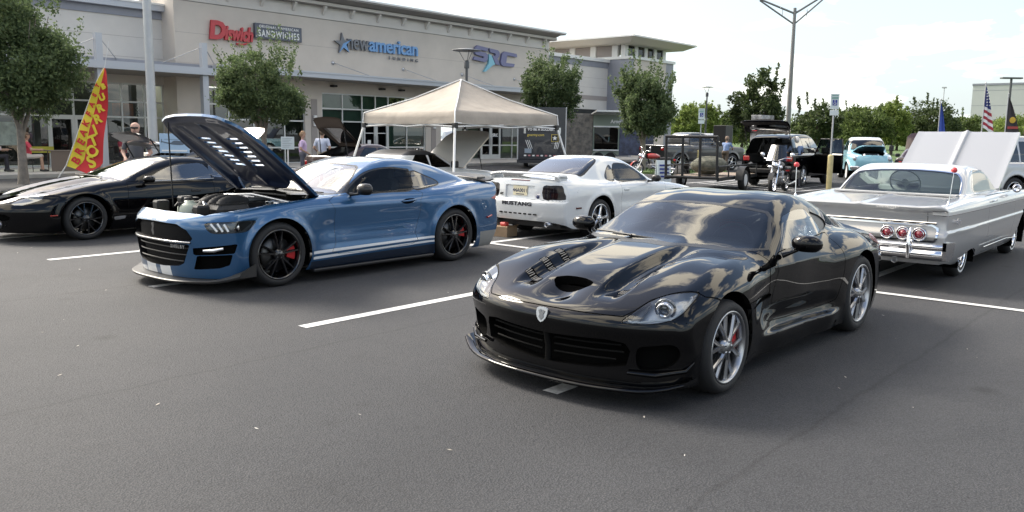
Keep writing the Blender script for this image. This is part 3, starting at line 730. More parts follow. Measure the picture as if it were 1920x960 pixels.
for x0 in (27.0, 30.2, 31.6): box('flood_light', (x0, YF - .3, 3.95), (x0 + .28, YF - .004, 4.05), M_BLACK, B, .02)
# canopy with tie rods
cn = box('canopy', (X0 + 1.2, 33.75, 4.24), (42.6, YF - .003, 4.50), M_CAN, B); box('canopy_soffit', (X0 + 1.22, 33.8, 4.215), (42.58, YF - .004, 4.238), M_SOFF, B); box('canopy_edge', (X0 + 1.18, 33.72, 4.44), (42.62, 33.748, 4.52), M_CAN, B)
for xr in (22.6, 27.22, 31.99, 36.63, 41.4):
    b = MB(); b.tube([(xr, YF - .005, 5.16), (xr + .15, YF - .05, 5.14), (xr + 1.25, 33.95, 4.5)], .018, 6); b.build('tie_rod', M_STEEL, B); b = MB(); b.lathe([(.0005, -.05), (.09, -.04), (.10, 0)], axis='y', c=(xr, YF - .003, 5.16), n=14); b.build('rod_plate', M_STEEL, B)
# porch on the left
XL = 8.0; YL = 36.6
LB = B
box('porch_wall', (XL, YL, 3.66), (X0, YL + .4, 6.45), M_STUC2, LB); box('porch_band', (XL, YL - .06, 6.45), (X0 - .002, YL + .4, 6.78), M_GREY, LB); box('porch_coping', (XL, YL - .32, 6.78), (X0 - .002, YL + .4, 7.02), M_CAN, LB); box('porch_coping_cap', (XL, YL - .36, 7.02), (X0 - .003, YL + .4, 7.10), M_COPE, LB)
for z in (4.75, 5.6): box('porch_reveal_joint', (XL, YL - .004, z), (X0 - .01, YL + .01, z + .014), M_TAUPE, LB)
storefront(LB, XL, X0 - .02, .15, 3.66, YL, [8.0, 9.2, 10.4, 11.6, 12.8, 13.9, 14.9, 15.9, 16.9, 17.9, 18.75], [.15, 2.2, 2.85, 3.62], doors=[(13.9, 15.9, 2.2)], back=M_DARKIN, dy=1.6)
box('porch_pier', (8.9, YL - .35, 0), (9.9, YL - .003, 3.9), M_STUC2, LB)
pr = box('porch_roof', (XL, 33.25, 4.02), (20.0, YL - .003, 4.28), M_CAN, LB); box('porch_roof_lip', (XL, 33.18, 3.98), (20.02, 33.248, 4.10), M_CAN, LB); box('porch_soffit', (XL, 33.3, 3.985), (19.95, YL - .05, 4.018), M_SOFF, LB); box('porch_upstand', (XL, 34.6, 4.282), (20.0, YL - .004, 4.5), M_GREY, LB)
for xc in (10.6, 14.62, 18.95):
    box('porch_column', (xc - .13, 33.32, .15), (xc + .13, 33.58, 3.984), M_CAN, LB); box('column_mast', (xc - .12, 33.33, 4.282), (xc + .12, 33.57, 5.3), M_CAN, LB)
    for sg in (-1, 1): b = MB(); b.tube([(xc + sg * .1, 33.45, 5.1), (xc + sg * 1.5, 34.9, 4.29)], .016, 5); b.build('tie_rod', M_STEEL, LB)
# things hung inside the left shop window
box('window_poster', (16.55, YL + .2, 2.25), (17.45, YL + .22, 2.78), mat('orange_poster', (.42, .13, .05), .6, vary=(2.5, .6)), B); text('window_lettering', 'TOGO', M_WHITE, B, frame((17.62, YL + .19, 2.5), (0, 0, -1), (1, 0, 0)), size=.2, depth=.004)
box('window_notice', (13.0, YL - .02, .7), (14.0, YL + .02, .95), mat('yellow_notice', (.55, .5, .06), .6), B); box('window_menu', (11.7, YL - .02, 1.0), (12.7, YL + .02, 1.9), mat('menu_pale', (.35, .40, .36), .6, vary=(3, .4)), B)
# signs
SR = mat('sign_red', (.50, .05, .06), .4); SB = mat('sign_blue', (.16, .34, .62), .4); SG = mat('sign_grey', (.16, .17, .19), .4); SN = mat('sign_navy', (.16, .165, .30), .4); SC_ = mat('sign_cyan', (.22, .50, .62), .4); SP = mat('sign_panel', (.10, .11, .14), .5); SD = mat('sign_side', (.05, .06, .09), .5)
def sign(name, label, parts):
    s = empty(name, (0, 0, 0), label=label, cat='sign')
    return s
YS = YF - .03
s = sign('shop_sign', 'red script letter sign with a curled swash above the porch end', None)
def fit_text(name, txt, m, par, x0, x1, z0, z1, y=None, depth=.12, bold=0., shear=0., space=1.):
    me = text_mesh(txt, 1., depth, bold, shear, 'LEFT', space); co = np.array([v.co[:] for v in me.vertices]); lo, hi = co.min(0), co.max(0)
    me.transform(Matrix.Diagonal(((x1 - x0) / (hi[0] - lo[0]), (z1 - z0) / (hi[1] - lo[1]), 1, 1)) @ Matrix.Translation((-lo[0], -lo[1], 0))); me.transform(frame((x0, (YS - .06) if y is None else y, z0), (1, 0, 0), (0, 0, 1))); return letters(name, me, m, par)
fit_text('letter', 'D', SR, s, 20.38, 21.2, 5.72, 6.56, bold=.05, shear=.12); fit_text('letter', 'iswich', SR, s, 21.12, 22.58, 5.74, 6.42, bold=.045, shear=.25)
b = MB(); b.tube([(21.7, YS - .08, 5.62), (22.0, YS - .08, 5.60), (22.35, YS - .08, 5.70)], [.05, .055, .03], 6); b.build('underline_swash', SR, s)
s = sign('panel_sign', 'dark panel sign with white capital letters right of the red script', None)
box('panel', (22.66, YS - .16, 5.98), (25.24, YS, 6.66), SP, s, .01); text('line_one', 'ORIGINAL * AMERICAN', M_WHITE, s, frame((23.95, YS - .165, 6.52), (1, 0, 0), (0, 0, 1)), size=.17, depth=.02, space=1.25, bold=.003); fit_text('letter', 'SANDWICHES', M_WHITE, s, 22.82, 25.08, 6.06, 6.38, YS - .165, .02, .02, 0, 1.25)
s = sign('letter_sign', 'grey and blue lower-case letter sign with a star on the facade', None)
fit_text('letter', 'new', SG, s, 28.08, 29.46, 5.92, 6.45, bold=.012); fit_text('letter', 'american', SB, s, 29.50, 32.98, 5.92, 6.62, bold=.018, space=.95); fit_text('letter', 'FUNDING', SG, s, 30.9, 33.0, 5.60, 5.77, depth=.06, space=2.2)
def star(c, r0, r1, rot=0.): return [(c[0] + (r0 if k % 2 == 0 else r1) * math.sin(rot + math.pi * k / 5), c[1] + (r0 if k % 2 == 0 else r1) * math.cos(rot + math.pi * k / 5)) for k in range(10)]
st = star((27.78, 6.16), .55, .19, -.12); b = MB(); b.prism(st, YS - .12, YS, 'y'); b.build('star', SG, s); b = MB(); b.prism([(27.78, 6.16), st[2], st[3], st[4], st[5], st[6]], YS - .135, YS - .121, 'y'); b.build('star_face', SB, s)
s = sign('block_letter_sign', 'purple block letter sign with a pale blue figure near the cornice end', None)
def lett(P, m, nm): b = MB(); b.prism(P, YS - .14, YS, 'y'); return b.build(nm, m, s)
sx, sz = 37.55, 6.06
Sp = [(0.1, .34), (.0, .5), (.06, .74), (.24, .88), (1.22, .80), (1.1, .60), (.42, .64), (.40, .55), (1.02, .50), (1.2, .34), (1.14, .08), (.96, -.06), (-.10, .02), (.02, .22), (.78, .16), (.80, .26), (.25, .31)]
lett([(sx + p, sz + q) for p, q in Sp], SN, 'letter')
lett([(sx + p, sz + q) for p, q in [(1.30, .80), (2.10, .74), (2.26, .60), (2.22, .36), (2.06, .24), (2.30, -.14), (1.90, -.12), (1.58, .38), (1.86, .36), (1.88, .52), (1.42, .56)]], SN, 'letter')
lett([(sx + p, sz + q) for p, q in [(3.86, .66), (2.72, .72), (2.50, .58), (2.36, .06), (2.46, -.12), (2.62, -.18), (3.62, -.16), (3.70, .02), (2.86, .04), (2.98, .50), (3.92, .46)]], SN, 'letter')
lett([(sx + p, sz + q) for p, q in [(1.28, .44), (1.50, .40), (1.84, -.12), (1.62, -.20), (1.0, -.62), (.84, -.62), (1.28, -.10)]], SC_, 'figure')

# lower wing and corner tower to the right
T = empty('corner_building', label='beige and grey corner building with a flat overhanging roof over high windows', cat='building')
box('wing_wall', (X1 + .003, 37.0, 0), (54.0, 37.4, 6.7), M_STUC2, T); box('wing_band', (X1 + .003, 36.96, 6.7), (54.0, 37.4, 7.12), M_GREY, T); box('wing_coping', (X1 + .003, 36.8, 7.12), (54.0, 37.4, 7.36), M_COPE, T); box('wing_belt', (46, 36.97, 4.3), (54.0, 36.999, 4.62), M_TAUPE, T); box('wing_door', (49.8, 36.9, 0.15), (52.6, 36.998, 3.6), M_DARKIN, T)
for z in (5.2, 5.9): box('wing_joint', (X1 + .01, 36.994, z), (53.9, 37.002, z + .012), M_TAUPE, T)
box('tower_side', (54.0, 34.9, 0), (54.35, 46, 7.35), M_GREY, T); box('tower_front', (54.352, 34.905, 0), (59.0, 35.3, 7.35), M_STUC, T); box('tower_corner', (59.002, 34.9, 0), (60.1, 46, 7.35), M_GREY, T); box('tower_coping', (53.9, 34.78, 7.352), (60.2, 46.1, 7.55), M_COPE, T)
for k in range(5): box('clerestory_post', (54.2 + k * 1.36, 35.6, 7.552), (54.62 + k * 1.36, 36.0, 8.42), M_COPE, T)
for k in range(4): box('clerestory_window', (54.63 + k * 1.36, 35.7, 7.6), (55.55 + k * 1.36, 35.74, 8.40), M_GLASSD, T); box('clerestory_blind', (54.63 + k * 1.36, 35.9, 7.6), (55.55 + k * 1.36, 35.93, 8.40), M_TAUPE, T)
for k in range(5):
    box('clerestory_post', (54.2, 36.3 + k * 2.0, 7.552), (54.5, 36.8 + k * 2.0, 8.42), M_COPE, T); box('clerestory_window', (54.3, 36.81 + k * 2.0, 7.6), (54.34, 38.29 + k * 2.0, 8.40), M_TAUPE, T)
b = MB(); b.prism([(53.2, 34.6), (61.0, 34.6), (61.0, 47), (53.2, 47)], 8.42, 8.62, 'z'); b.build('eaves_soffit', mat('cream_eaves', (.64, .60, .52), .8), T)
b = MB(); b.add([(53.2, 34.6, 8.42), (61.0, 34.6, 8.42), (61.0, 47, 8.42), (53.2, 47, 8.42), (52.5, 33.8, 8.78), (61.7, 33.8, 8.78), (61.7, 48, 8.78), (52.5, 48, 8.78)], [(0, 1, 5, 4), (1, 2, 6, 5), (2, 3, 7, 6), (3, 0, 4, 7)]); b.build('eaves', mat('cream_eaves', ()), T)
b = MB(); b.box((52.45, 33.75, 8.782), (61.75, 48.05, 8.90)); b.build('roof_edge', M_COPE, T)
b = MB(); b.add([(52.5, 33.8, 8.901), (61.7, 33.8, 8.901), (61.7, 48, 8.901), (52.5, 48, 8.901), (57, 40.6, 9.15)], [(0, 1, 4), (1, 2, 4), (2, 3, 4), (3, 0, 4)]); b.build('roof', M_COPE, T)
# distant office
O = empty('office_block', label='pale grey windowless office block far behind the trees at the right', cat='building')
OM = mat('office_wall', (.50, .52, .50), .8, vary=(.2, .05)); box('wall', (168, 4, 0), (200, 37.2, 11.3), OM, O); box('parapet', (167.9, 3.9, 11.302), (200.1, 37.3, 11.65), M_GREY, O); box('plant_room', (176, 2, 11.652), (195, 24, 16.6), mat('plant_grey', (.42, .43, .46), .7), O); box('plant_room_cap', (175.5, 1.6, 16.602), (195.4, 24.8, 17.1), M_GREY, O)
for k in range(4): box('panel_joint', (167.985, 4, 2.6 + 2.6 * k), (168.0, 37.2, 2.66 + 2.6 * k), M_GREY, O)
# ---------------------------------------------------------------- trees
def leaf_mat(name, c0, c1, tr=.35):
    m = bpy.data.materials.get(name)
    if m: return m
    m = bpy.data.materials.new(name); m.use_nodes = True; t = m.node_tree; t.nodes.clear(); L = t.links.new
    o = t.nodes.new('ShaderNodeOutputMaterial'); d = t.nodes.new('ShaderNodeBsdfPrincipled'); d.inputs['Roughness'].default_value = .6; d.inputs['Specular IOR Level'].default_value = .25
    g = t.nodes.new('ShaderNodeNewGeometry'); r = t.nodes.new('ShaderNodeValToRGB'); r.color_ramp.elements[0].color = (*c0, 1); r.color_ramp.elements[1].color = (*c1, 1); L(g.outputs['Random Per Island'], r.inputs[0])
    tl = t.nodes.new('ShaderNodeBsdfTranslucent'); x = t.nodes.new('ShaderNodeMixShader'); x.inputs[0].default_value = tr
    L(r.outputs[0], d.inputs['Base Color']); L(r.outputs[0], tl.inputs[0]); L(d.outputs[0], x.inputs[1]); L(tl.outputs[0], x.inputs[2]); L(x.outputs[0], o.inputs[0]); return m
M_BARK = mat('bark', (.22, .19, .16), .9, vary=(6, .3), bump=(18, .6, .02)); M_BARKD = mat('dark_bark', (.09, .075, .06), .9, bump=(12, .6, .03))
def crown_mesh(rng, c, rad, nclump, per, size, sprays=0, flat=.0):
    C = []
    lob = rng.normal(size=(14, 3)); lob /= np.linalg.norm(lob, axis=1)[:, None]; amp = rng.uniform(-.46, .30, 14)
    while len(C) < nclump:
        d = rng.normal(size=3); d /= np.linalg.norm(d); r = rng.uniform(.25, 1.) ** .45; k = 1 + (amp * np.exp(-((1 - lob @ d) / .13))).sum()
        p = d * r * k
        if p[2] < -.80 + .3 * rng.random(): continue
        C.append(p)
    C = np.array(C) * rad + c
    sp = []
    for k in range(sprays):
        a = rng.uniform(0, 6.283); e = rng.uniform(.3, 1.2); d = np.array([math.cos(a) * math.cos(e), math.sin(a) * math.cos(e), math.sin(e)]); st = c + d * rad * rng.uniform(.85, 1.05); ln = rng.uniform(.3, .95); up = d * .4 + np.array([0, 0, 1.])
        for q in range(9): sp.append(st + up * ln * q / 8)
    n = nclump * per; ctr = np.repeat(C, per, 0) + rng.normal(size=(n, 3)) * (np.array(rad) * np.repeat(rng.uniform(.05, .105, nclump), per)[:, None])
    if sp: s2 = np.repeat(np.array(sp), 5, 0); ctr = np.concatenate([ctr, s2 + rng.normal(size=s2.shape) * .05]); n = len(ctr)
    a = rng.normal(size=(n, 3)); a /= np.linalg.norm(a, axis=1)[:, None]; b = np.cross(a, rng.normal(size=(n, 3))); b /= np.linalg.norm(b, axis=1)[:, None]
    s = size * rng.uniform(.6, 1.25, n)[:, None]; a = a * s; b = b * s * .5
    V = np.stack([ctr - a, ctr + b, ctr + a, ctr - b], 1).reshape(-1, 3)
    me = bpy.data.meshes.new('crown'); me.vertices.add(4 * n); me.vertices.foreach_set('co', V.astype(np.float32).ravel()); me.loops.add(4 * n); me.loops.foreach_set('vertex_index', np.arange(4 * n, dtype=np.int32))
    me.polygons.add(n); me.polygons.foreach_set('loop_start', np.arange(0, 4 * n, 4, dtype=np.int32)); me.polygons.foreach_set('loop_total', np.full(n, 4, np.int32)); me.update(calc_edges=True); return me
def tree(name, label, pos, trunk_h, c_z, rad, nclump, per, size, m, seed, tr=.12, sprays=0, group=None, bark=None, limbs=7):
    rng = np.random.default_rng(seed); o = empty(name, pos, label=label, cat='tree', group=group); b = MB(); h = trunk_h
    b.tube([(0, 0, -.05), (.02, .01, h * .3), (.01, -.02, h * .8), (0, 0, h * 1.25)], [tr * 1.3, tr, tr * .85, tr * .6], 10)
    for k in range(limbs):
        a = 6.283 * k / limbs + rng.uniform(-.3, .3); e = rng.uniform(.5, 1.2); q = np.array([math.cos(a) * math.cos(e) * rad[0], math.sin(a) * math.cos(e) * rad[1], math.sin(e) * rad[2]]) * rng.uniform(.6, .9); z0 = h * rng.uniform(.8, 1.15)
        b.tube([(0, 0, z0), (q[0] * .4, q[1] * .4, z0 + (c_z - z0) * .5), (q[0], q[1], c_z + q[2])], [tr * .55, tr * .35, tr * .08], 6)
    b.build('trunk', bark or M_BARK, o); link('crown', crown_mesh(rng, np.array([0, 0, c_z]), np.array(rad), nclump, per, size, sprays), m, o); return o
LG = leaf_mat('leaves_grey_green', (.070, .105, .05), (.15, .20, .085), .5); LD = leaf_mat('leaves_dark', (.030, .050, .020), (.095, .125, .045), .45); LY = leaf_mat('leaves_yellow_green', (.09, .14, .03), (.24, .30, .08), .5); LM = leaf_mat('leaves_mid', (.05, .08, .025), (.15, .20, .06), .5)  # LD and LM: far leaves coloured lighter, standing in for distance haze and backlight
tree('street_tree', 'bushy green tree at the left edge in front of the shop porch', (9.75, 27.9, 0), 1.6, 3.75, (1.85, 1.85, 2.15), 360, 110, .062, LG, 11, .13, 40)
tree('street_tree', 'round green tree half hiding the sandwich shop sign', (18.2, 28.0, 0), 1.4, 3.05, (1.62, 1.62, 1.28), 290, 100, .062, LG, 12, .12, 45)
tree('street_tree', 'uneven green tree just right of the canopy tent', (36.2, 28.4, 0), 1.9, 3.75, (1.55, 1.55, 1.75), 230, 75, .08, LG, 13, .13, 40)
tree('street_tree', 'full green tree in front of the grey tower wall', (35.0, 21.8, 0), 1.3, 3.0, (1.5, 1.5, 1.7), 240, 80, .08, LG, 14, .14, 30)
FAR = [  # x on the photo's bearing (degrees from camera axis), distance, height, half width, kind
 ]
def bearing(px, D):
    """ground point at depth D on the bearing of a column measured across the frame"""
    t = (px - 960) / 1579.01; return (D * (math.sin(HEAD) + t * math.cos(HEAD)), D * (math.cos(HEAD) - t * math.sin(HEAD)))
far = [(1418, 62, 5.9, 2.0, LD, 'large dark tree behind the open-backed black wagon'), (1520, 78, 5.0, 2.1, LD, 'dark round tree right of the twin-arm lamp pole'), (1283, 100, 5.2, 2.2, LY, 'pale green tree beside the left accessible-parking sign'), (1310, 104, 5.6, 2.2, LY, 'light tree behind the small lamp post'),
       (1348, 110, 5.0, 2.3, LM, 'green tree behind the utility pole'), (1590, 96, 5.3, 2.6, LM, 'green tree beyond the right accessible-parking sign'), (1613, 90, 5.0, 2.4, LM, 'feathery tree over the blue pickup'), (1662, 92, 5.6, 2.2, LY, 'yellow-green tree right of the blue pickup'), (1728, 96, 6.0, 3.3, LD, 'broad dark tree beyond the raised silver bonnet'),
       (1788, 100, 4.6, 2.6, LM, 'low green tree beside the blue flag'), (1905, 110, 5.0, 4.2, LY, 'green tree at the right edge under the office block'), (1860, 118, 4.4, 3.6, LM, 'tree behind the striped flag')]
for k, (px, D, h, w, m, lab) in enumerate(far):
    p = bearing(px, D); tree('roadside_tree', lab, (p[0], p[1], 0), h * .28, h * .58, (w, w, h * .44), 140, 60, .15, m, 40 + k, .16, 5, 'trees along the far road', M_BARKD, 5)
rng = np.random.default_rng(77)
ORD = ['first', 'second', 'third', 'fourth', 'fifth', 'sixth', 'seventh', 'eighth', 'ninth', 'tenth', 'eleventh', 'twelfth', 'thirteenth', 'fourteenth', 'fifteenth', 'sixteenth', 'seventeenth', 'eighteenth', 'nineteenth', 'twentieth']
for k in range(20):
    px = 1240 + k * 36; D = rng.uniform(125, 150); p = bearing(px, D); h = rng.uniform(3.6, 5.2)
    tree('hedgerow_tree', 'distant green tree in the skyline belt, %s from its left end' % ORD[k], (p[0], p[1], 0), h * .2, h * .52, (3.6, 3.6, h * .5), 95, 50, .21, [LM, LY, LD][k % 3], 90 + k, .2, 3, 'tree belt on the skyline', M_BARKD, 4)
# ---------------------------------------------------------------- black two-seat sports car (nearest)
def viper_F():
    W = K((-1.0, .74), (-.75, .86), (-.45, .925), (-.1, .948), (.25, .945), (.6, .91), (1.0, .885), (1.4, .89), (1.8, .925), (2.2, .965), (2.55, .975), (2.9, .95), (3.25, .89), (3.6, .80))
    Zc = K((-1.1, .42), (-.95, .50), (-.86, .545), (-.7, .615), (-.5, .695), (-.2, .775), (.1, .83), (.4, .868), (.7, .893), (1.0, .90), (1.6, .90), (2.2, .90), (2.6, .895), (2.9, .875), (3.2, .86), (3.45, .85), (3.7, .84))
    crest = K((-.95, -.05), (-.6, -.015), (-.3, .025), (0, .035), (.35, .01), (.7, -.02), (1.2, -.02), (1.7, .0), (2.2, .03), (2.6, .025), (3.0, -.01), (3.5, -.04))
    sec = K((.05, -.10), (.12, -.045), (.22, -.015), (.35, .0), (.55, .0), (.68, -.012), (.80, -.05), (.95, -.12), (1.3, -.3))
    Xf = K((.0, -.74), (.10, -.765), (.17, -.77), (.24, -.765), (.34, -.77), (.43, -.795), (.50, -.815), (.56, -.80), (.64, -.74), (.8, -.6))
    R = K((-.35, .1), (.0, .55), (.25, .72), (.45, .84), (.62, .915), (.85, 1.01), (1.05, 1.10), (1.22, 1.165), (1.40, 1.215), (1.58, 1.238), (1.75, 1.243), (1.95, 1.228), (2.2, 1.185), (2.5, 1.115), (2.8, 1.035), (3.1, .965), (3.4, .90), (3.7, .78), (4.1, .3))
    GW = K((.2, .70), (.6, .775), (.9, .82), (1.3, .835), (1.7, .83), (2.1, .79), (2.5, .70), (2.9, .58), (3.3, .46))
    def F(x, y, z):
        ay = np.abs(y); u = ay / .9
        w = W(x) + sec(z)
        w = w - .035 * gs(x, .80, .34) * gs(z, .45, .22) - .018 * gs(x, 1.25, .45) * gs(z, .34, .13) + .02 * gs(x, 2.5, .5) * gs(z, .75, .15) + .012 * gs(x, 0, .45) * gs(z, .62, .14)
        w = w + sstep(x, .55, 1.0) * (1 - sstep(x, 1.8, 2.1)) * (.045 * sstep(.30 - z, 0, .035) - .03 * gs(z, .36, .07))
        side = ay - w
        zt = Zc(x) + crest(x) * sstep(ay, .30, .72) - .05 * (ay / .9) ** 4
        zt = zt - .056 * sstep(ay, .23, .31) * (1 - sstep(ay, .375, .47)) * sstep(x, -.66, -.38) * (1 - sstep(x, .15, .55))          # valley between bulge and fender
        zt = zt + .022 * (1 - sstep(ay, .18, .34)) * sstep(x, -.60, -.15) * (1 - sstep(x, .5, .9))   # power bulge
        zt = zt + .012 * np.exp(-((ay - .56) / .10) ** 2 - ((x - .05) / .4) ** 2)                     # hood vent dips
        zt = zt + .045 * sstep(x, 3.15, 3.42) * (1 - u * u * .25)                                     # ducktail
        zt = zt - .035 * gs(ay, 0, .11) * sstep(x, -.76, -.60) * (1 - sstep(x, -.50, -.46)) + .014 * gs(ay, 0, .17) * sstep(x, -.50, -.44) * (1 - sstep(x, -.40, -.1))
        top = (z - zt) * .93
        xf = Xf(z) + .26 * u ** 2.6 + .02 * u ** 2
        front = xf - x
        xr = 3.42 - .20 * u ** 2.5 - .10 * np.abs(z - .80) - .12 * sstep(.55 - z, 0, .4)
        rear = x - xr
        zb = .115 + .0 * x
        low = rmax([side, top], .13)
        low = rmax([low, front], .045)
        low = rmax([low, rear], .05)
        low = np.maximum(low, zb - z)
        xs_ = x - .34 * ay ** 2 * (1 - sstep(x, 1.4, 2.2)) + .25 * ay ** 2 * sstep(x, 1.9, 2.8)
        roof = (z - R(xs_) + .05 * ay ** 2 - .010 * gs(ay, .30, .17)) * .88
        gside = ay - (GW(x) - .60 * np.maximum(z - .86, -.1) - .12 * np.maximum(z - 1.05, 0))
        g = rmax([gside, roof], .085); g = np.maximum(g, .5 - z)
        return smin(low, g, .05)
    return F
def build_viper():
    F = viper_F()
    paint = mat('black_car_paint', (.002, .002, .0025), .3, 0., 1., .0)
    c = Car('sports_car', 'glossy black two-seat sports car with silver split-spoke wheels, nearest the camera', 'car', VIPER_LOC, VIPER_RZ, F, (-1.0, 0, .06), (3.7, 1.06, 1.32), .017, paint)
    B = lambda: c.B.V
    c.arch(0, .322, .372); c.arch(2.51, .345, .392)
    c.well(0, .325, .385, .56, .90); c.well(2.51, .345, .405, .56, .92)
    c.drop(c.B.V[:, 2] - .128)
    dk = mat('satin_black', (.008, .008, .009), .35); gloss = paint; steel = mat('vent_mesh', (.12, .12, .12), .4, .8)
    # glass
    ws = [(-.1, .895), (.4, .885), (.6, .872), (.79, .872), (.76, .93), (.645, 1.09), (.60, 1.122), (.435, 1.148), (.17, 1.168), (-.1, 1.170)]
    g = c.carve(c.front(ws, 1.36)); wsg = g
    c.add(g.cut(c_band(g, ws))[1], 'windscreen', glass_mat('windscreen_glass', (.34, .38, .39), boost=1.05)); c.add(g.cut(c_band(g, ws))[0].off(.001), 'windscreen_seal', dk)
    sw = smooth_poly([(1.06, .870), (1.294, 1.058), (1.42, 1.095), (1.60, 1.117), (1.75, 1.115), (1.85, 1.09), (1.925, .938), (1.5, .898)], 4)
    for g in halves(c.carve(c.side(sw, .4))): c.add(g, 'side_window', glass_mat('side_glass_dark', (.20, .22, .22), boost=1.6))
    qw = smooth_poly([(1.90, 1.082), (2.05, 1.062), (2.17, 1.03), (2.26, .985), (2.2, .955), (1.965, .942)], 4)
    for g in halves(c.carve(c.side(qw, .4))): c.add(g.off(-.012), 'quarter_window', dk); c.add(rim_walls(g, .012), 'quarter_seal', dk)
    rw = [(2.12, -.1), (2.12, .40), (2.2, .46), (2.75, .40), (2.86, .30), (2.86, -.1)]
    c.add(c.carve(c.top(rw)), 'rear_window', M_GLASSD)
    # bonnet clamshell
    hp = [(-.80, -.1), (-.79, .106), (-.765, .36), (-.72, .54), (-.64, .602), (-.52, .65), (-.42, .735), (-.33, .83), (-.28, .90), (.0, 1.0), (.55, 1.0), (.80, .84), (.72, .70), (.60, .4), (.52, .1), (.5, -.1)]
    hl = smooth_poly([(.557, .546), (.602, .608), (.65, .668), (.731, .709), (.824, .723), (.865, .714), (.875, .673), (.866, .617), (.825, .573), (.742, .548), (.637, .537)], 3)
    lamps = c.panel(lambda: c.front(hl, -.2), .005)
    hood = c.panel(lambda: np.maximum(np.maximum(psd(c.B.V[:, 0], np.abs(c.B.V[:, 1]), hp), .575 - c.B.V[:, 2]), c.B.V[:, 2] - .935), .0055)
    sc = [(-.555, -.2), (-.555, .06), (-.54, .105), (-.485, .160), (-.458, .158), (-.438, .08), (-.434, -.2)]
    f = psd(hood.V[:, 0], np.abs(hood.V[:, 1]), sc); sco, hood = hood.cut(f); c.add(recess(sco, .07), 'bonnet_scoop', mat('intake_black', (.003, .003, .003), .8))
    vents = [(-.40, .405), (-.205, .43), (-.01, .445)]
    for sg in (-1, 1):
        for (vx, vy) in vents:
            V = hood.V; q = [(vx - .05, vy - .055), (vx - .03, vy + .06), (vx + .03, vy + .055), (vx + .015, vy - .06)]
            v, hood = hood.cut(np.maximum(psd(V[:, 0], V[:, 1] * sg, q, .008), .5 - V[:, 2])); o = c.add(recess(v, .012), 'bonnet_vent', mat('intake_black', (), .8))
            fb = MB()
            for k in range(9):
                yy = vy - .056 + k * .014; x0 = vx - .045 + .012 * k / 8; p, nn = tri_at(v, x0 + .03, yy * sg)
                p0, _ = tri_at(v, x0, yy * sg); p1, _ = tri_at(v, x0 + .062, yy * sg); fb.tube([(x0, yy * sg, p0[2] - .003), (x0 + .060, yy * sg, p1[2] - .003)], .004, 4)
            fb.build('louvre', mat('louvre_grey', (.30, .285, .26), .35, .6), o)
    c.add(hood, 'bonnet', paint)
    # lamps
    for g in halves(lamps):
        sg = -1 if g.V[:, 1].mean() < 0 else 1
        o = c.add(g, 'headlight', glass_mat('lamp_lens', (.9, .93, .95), boost=1.2)); recess(g, .055).build('lamp_bowl', mat('lamp_bowl', (.50, .54, .60), .35, .2), o)
        b = MB(); px, py, pz = -.535, sg * .752, .628
        b.T = Matrix.Translation((px, py, pz)) @ Matrix.Rotation(sg * -.35, 4, 'Z') @ Matrix.Rotation(-.2, 4, 'Y')
        b.lathe([(.048, -.012), (.046, -.022), (.038, -.02), (.036, .03)], axis='x', n=24); b.build('projector_ring', M_CHROME, o)
        b = MB(); b.T = Matrix.Translation((px, py, pz)) @ Matrix.Rotation(sg * -.35, 4, 'Z') @ Matrix.Rotation(-.2, 4, 'Y')
        b.lathe([(.0005, -.012), (.018, -.007), (.034, .006), (.036, .02)], axis='x', n=20); b.build('projector_lens', mat('projector_glass', (.10, .11, .12), .04, 0, 1.), o)
        bz = recess(g.cut(np.maximum(np.abs(g.V[:, 1]) - .665, g.V[:, 2] - .66))[0], .02); bz.off(-.004).build('lamp_bezel', mat('lamp_bezel', (.06, .065, .07), .25, 0, .5), o); b = MB(); b.T = Matrix.Translation((px + .01, py, pz)) @ Matrix.Rotation(sg * -.35, 4, 'Z') @ Matrix.Rotation(-.2, 4, 'Y'); b.lathe([(.052, .0), (.066, -.004), (.068, .012), (.055, .02)], axis='x', n=28); b.build('reflector', mat('reflector_dark', (.16, .17, .18), .2, .8), o)
        low = [(.600, .556), (.66, .554), (.74, .563), (.815, .585), (.852, .625), (.862, .675), (.852, .70)]
        b = MB(); P = []
        for (yy, zz) in smooth_poly(low, 4, False):
            i = np.argmin((np.abs(g.V[:, 1]) - yy) ** 2 + (g.V[:, 2] - zz) ** 2); P.append(tuple(g.V[i] - g.N[i] * .008))
        b.tube(P, .008, 5); b.build('lamp_strip', mat('led_white', (.75, .78, .80), .3), o)
    # mouth, side intakes
    mo = [(-.2, .405), (.05, .405), (.46, .425), (.575, .41), (.60, .36), (.575, .26), (.42, .232), (.1, .212), (-.2, .21)]
    m = c.carve(c.front(mo, -.5)); o = c.add(recess(m, .12), 'grille', mat('intake_black', (), .8))
    b = MB()
    for z0, e in ((.37, .53), (.325, .55), (.275, .50)):
        for sg in (-1, 1): b.tube([(-.735 + .26 * (abs(y) / .9) ** 2.6, y * sg, z0 + .03 * y) for y in (.05, .2, .35, e)], .007, 6)
    b.build('grille_bar', mat('bar_black', (.004, .004, .004), .7, spec=.12), o); b = MB(); b.tube([(-.760, 0, .41), (-.735, 0, .31), (-.735, 0, .20)], .024, 8); b.build('grille_divider', mat('bar_black', ()), o)
    for g in halves(c.carve(c.front(smooth_poly([(.64, .375), (.74, .405), (.845, .415), (.865, .34), (.80, .265), (.65, .245)], 3), -.3))): c.add(recess(g, .06), 'bumper_intake', mat('intake_black', (), .8))
    b = MB()
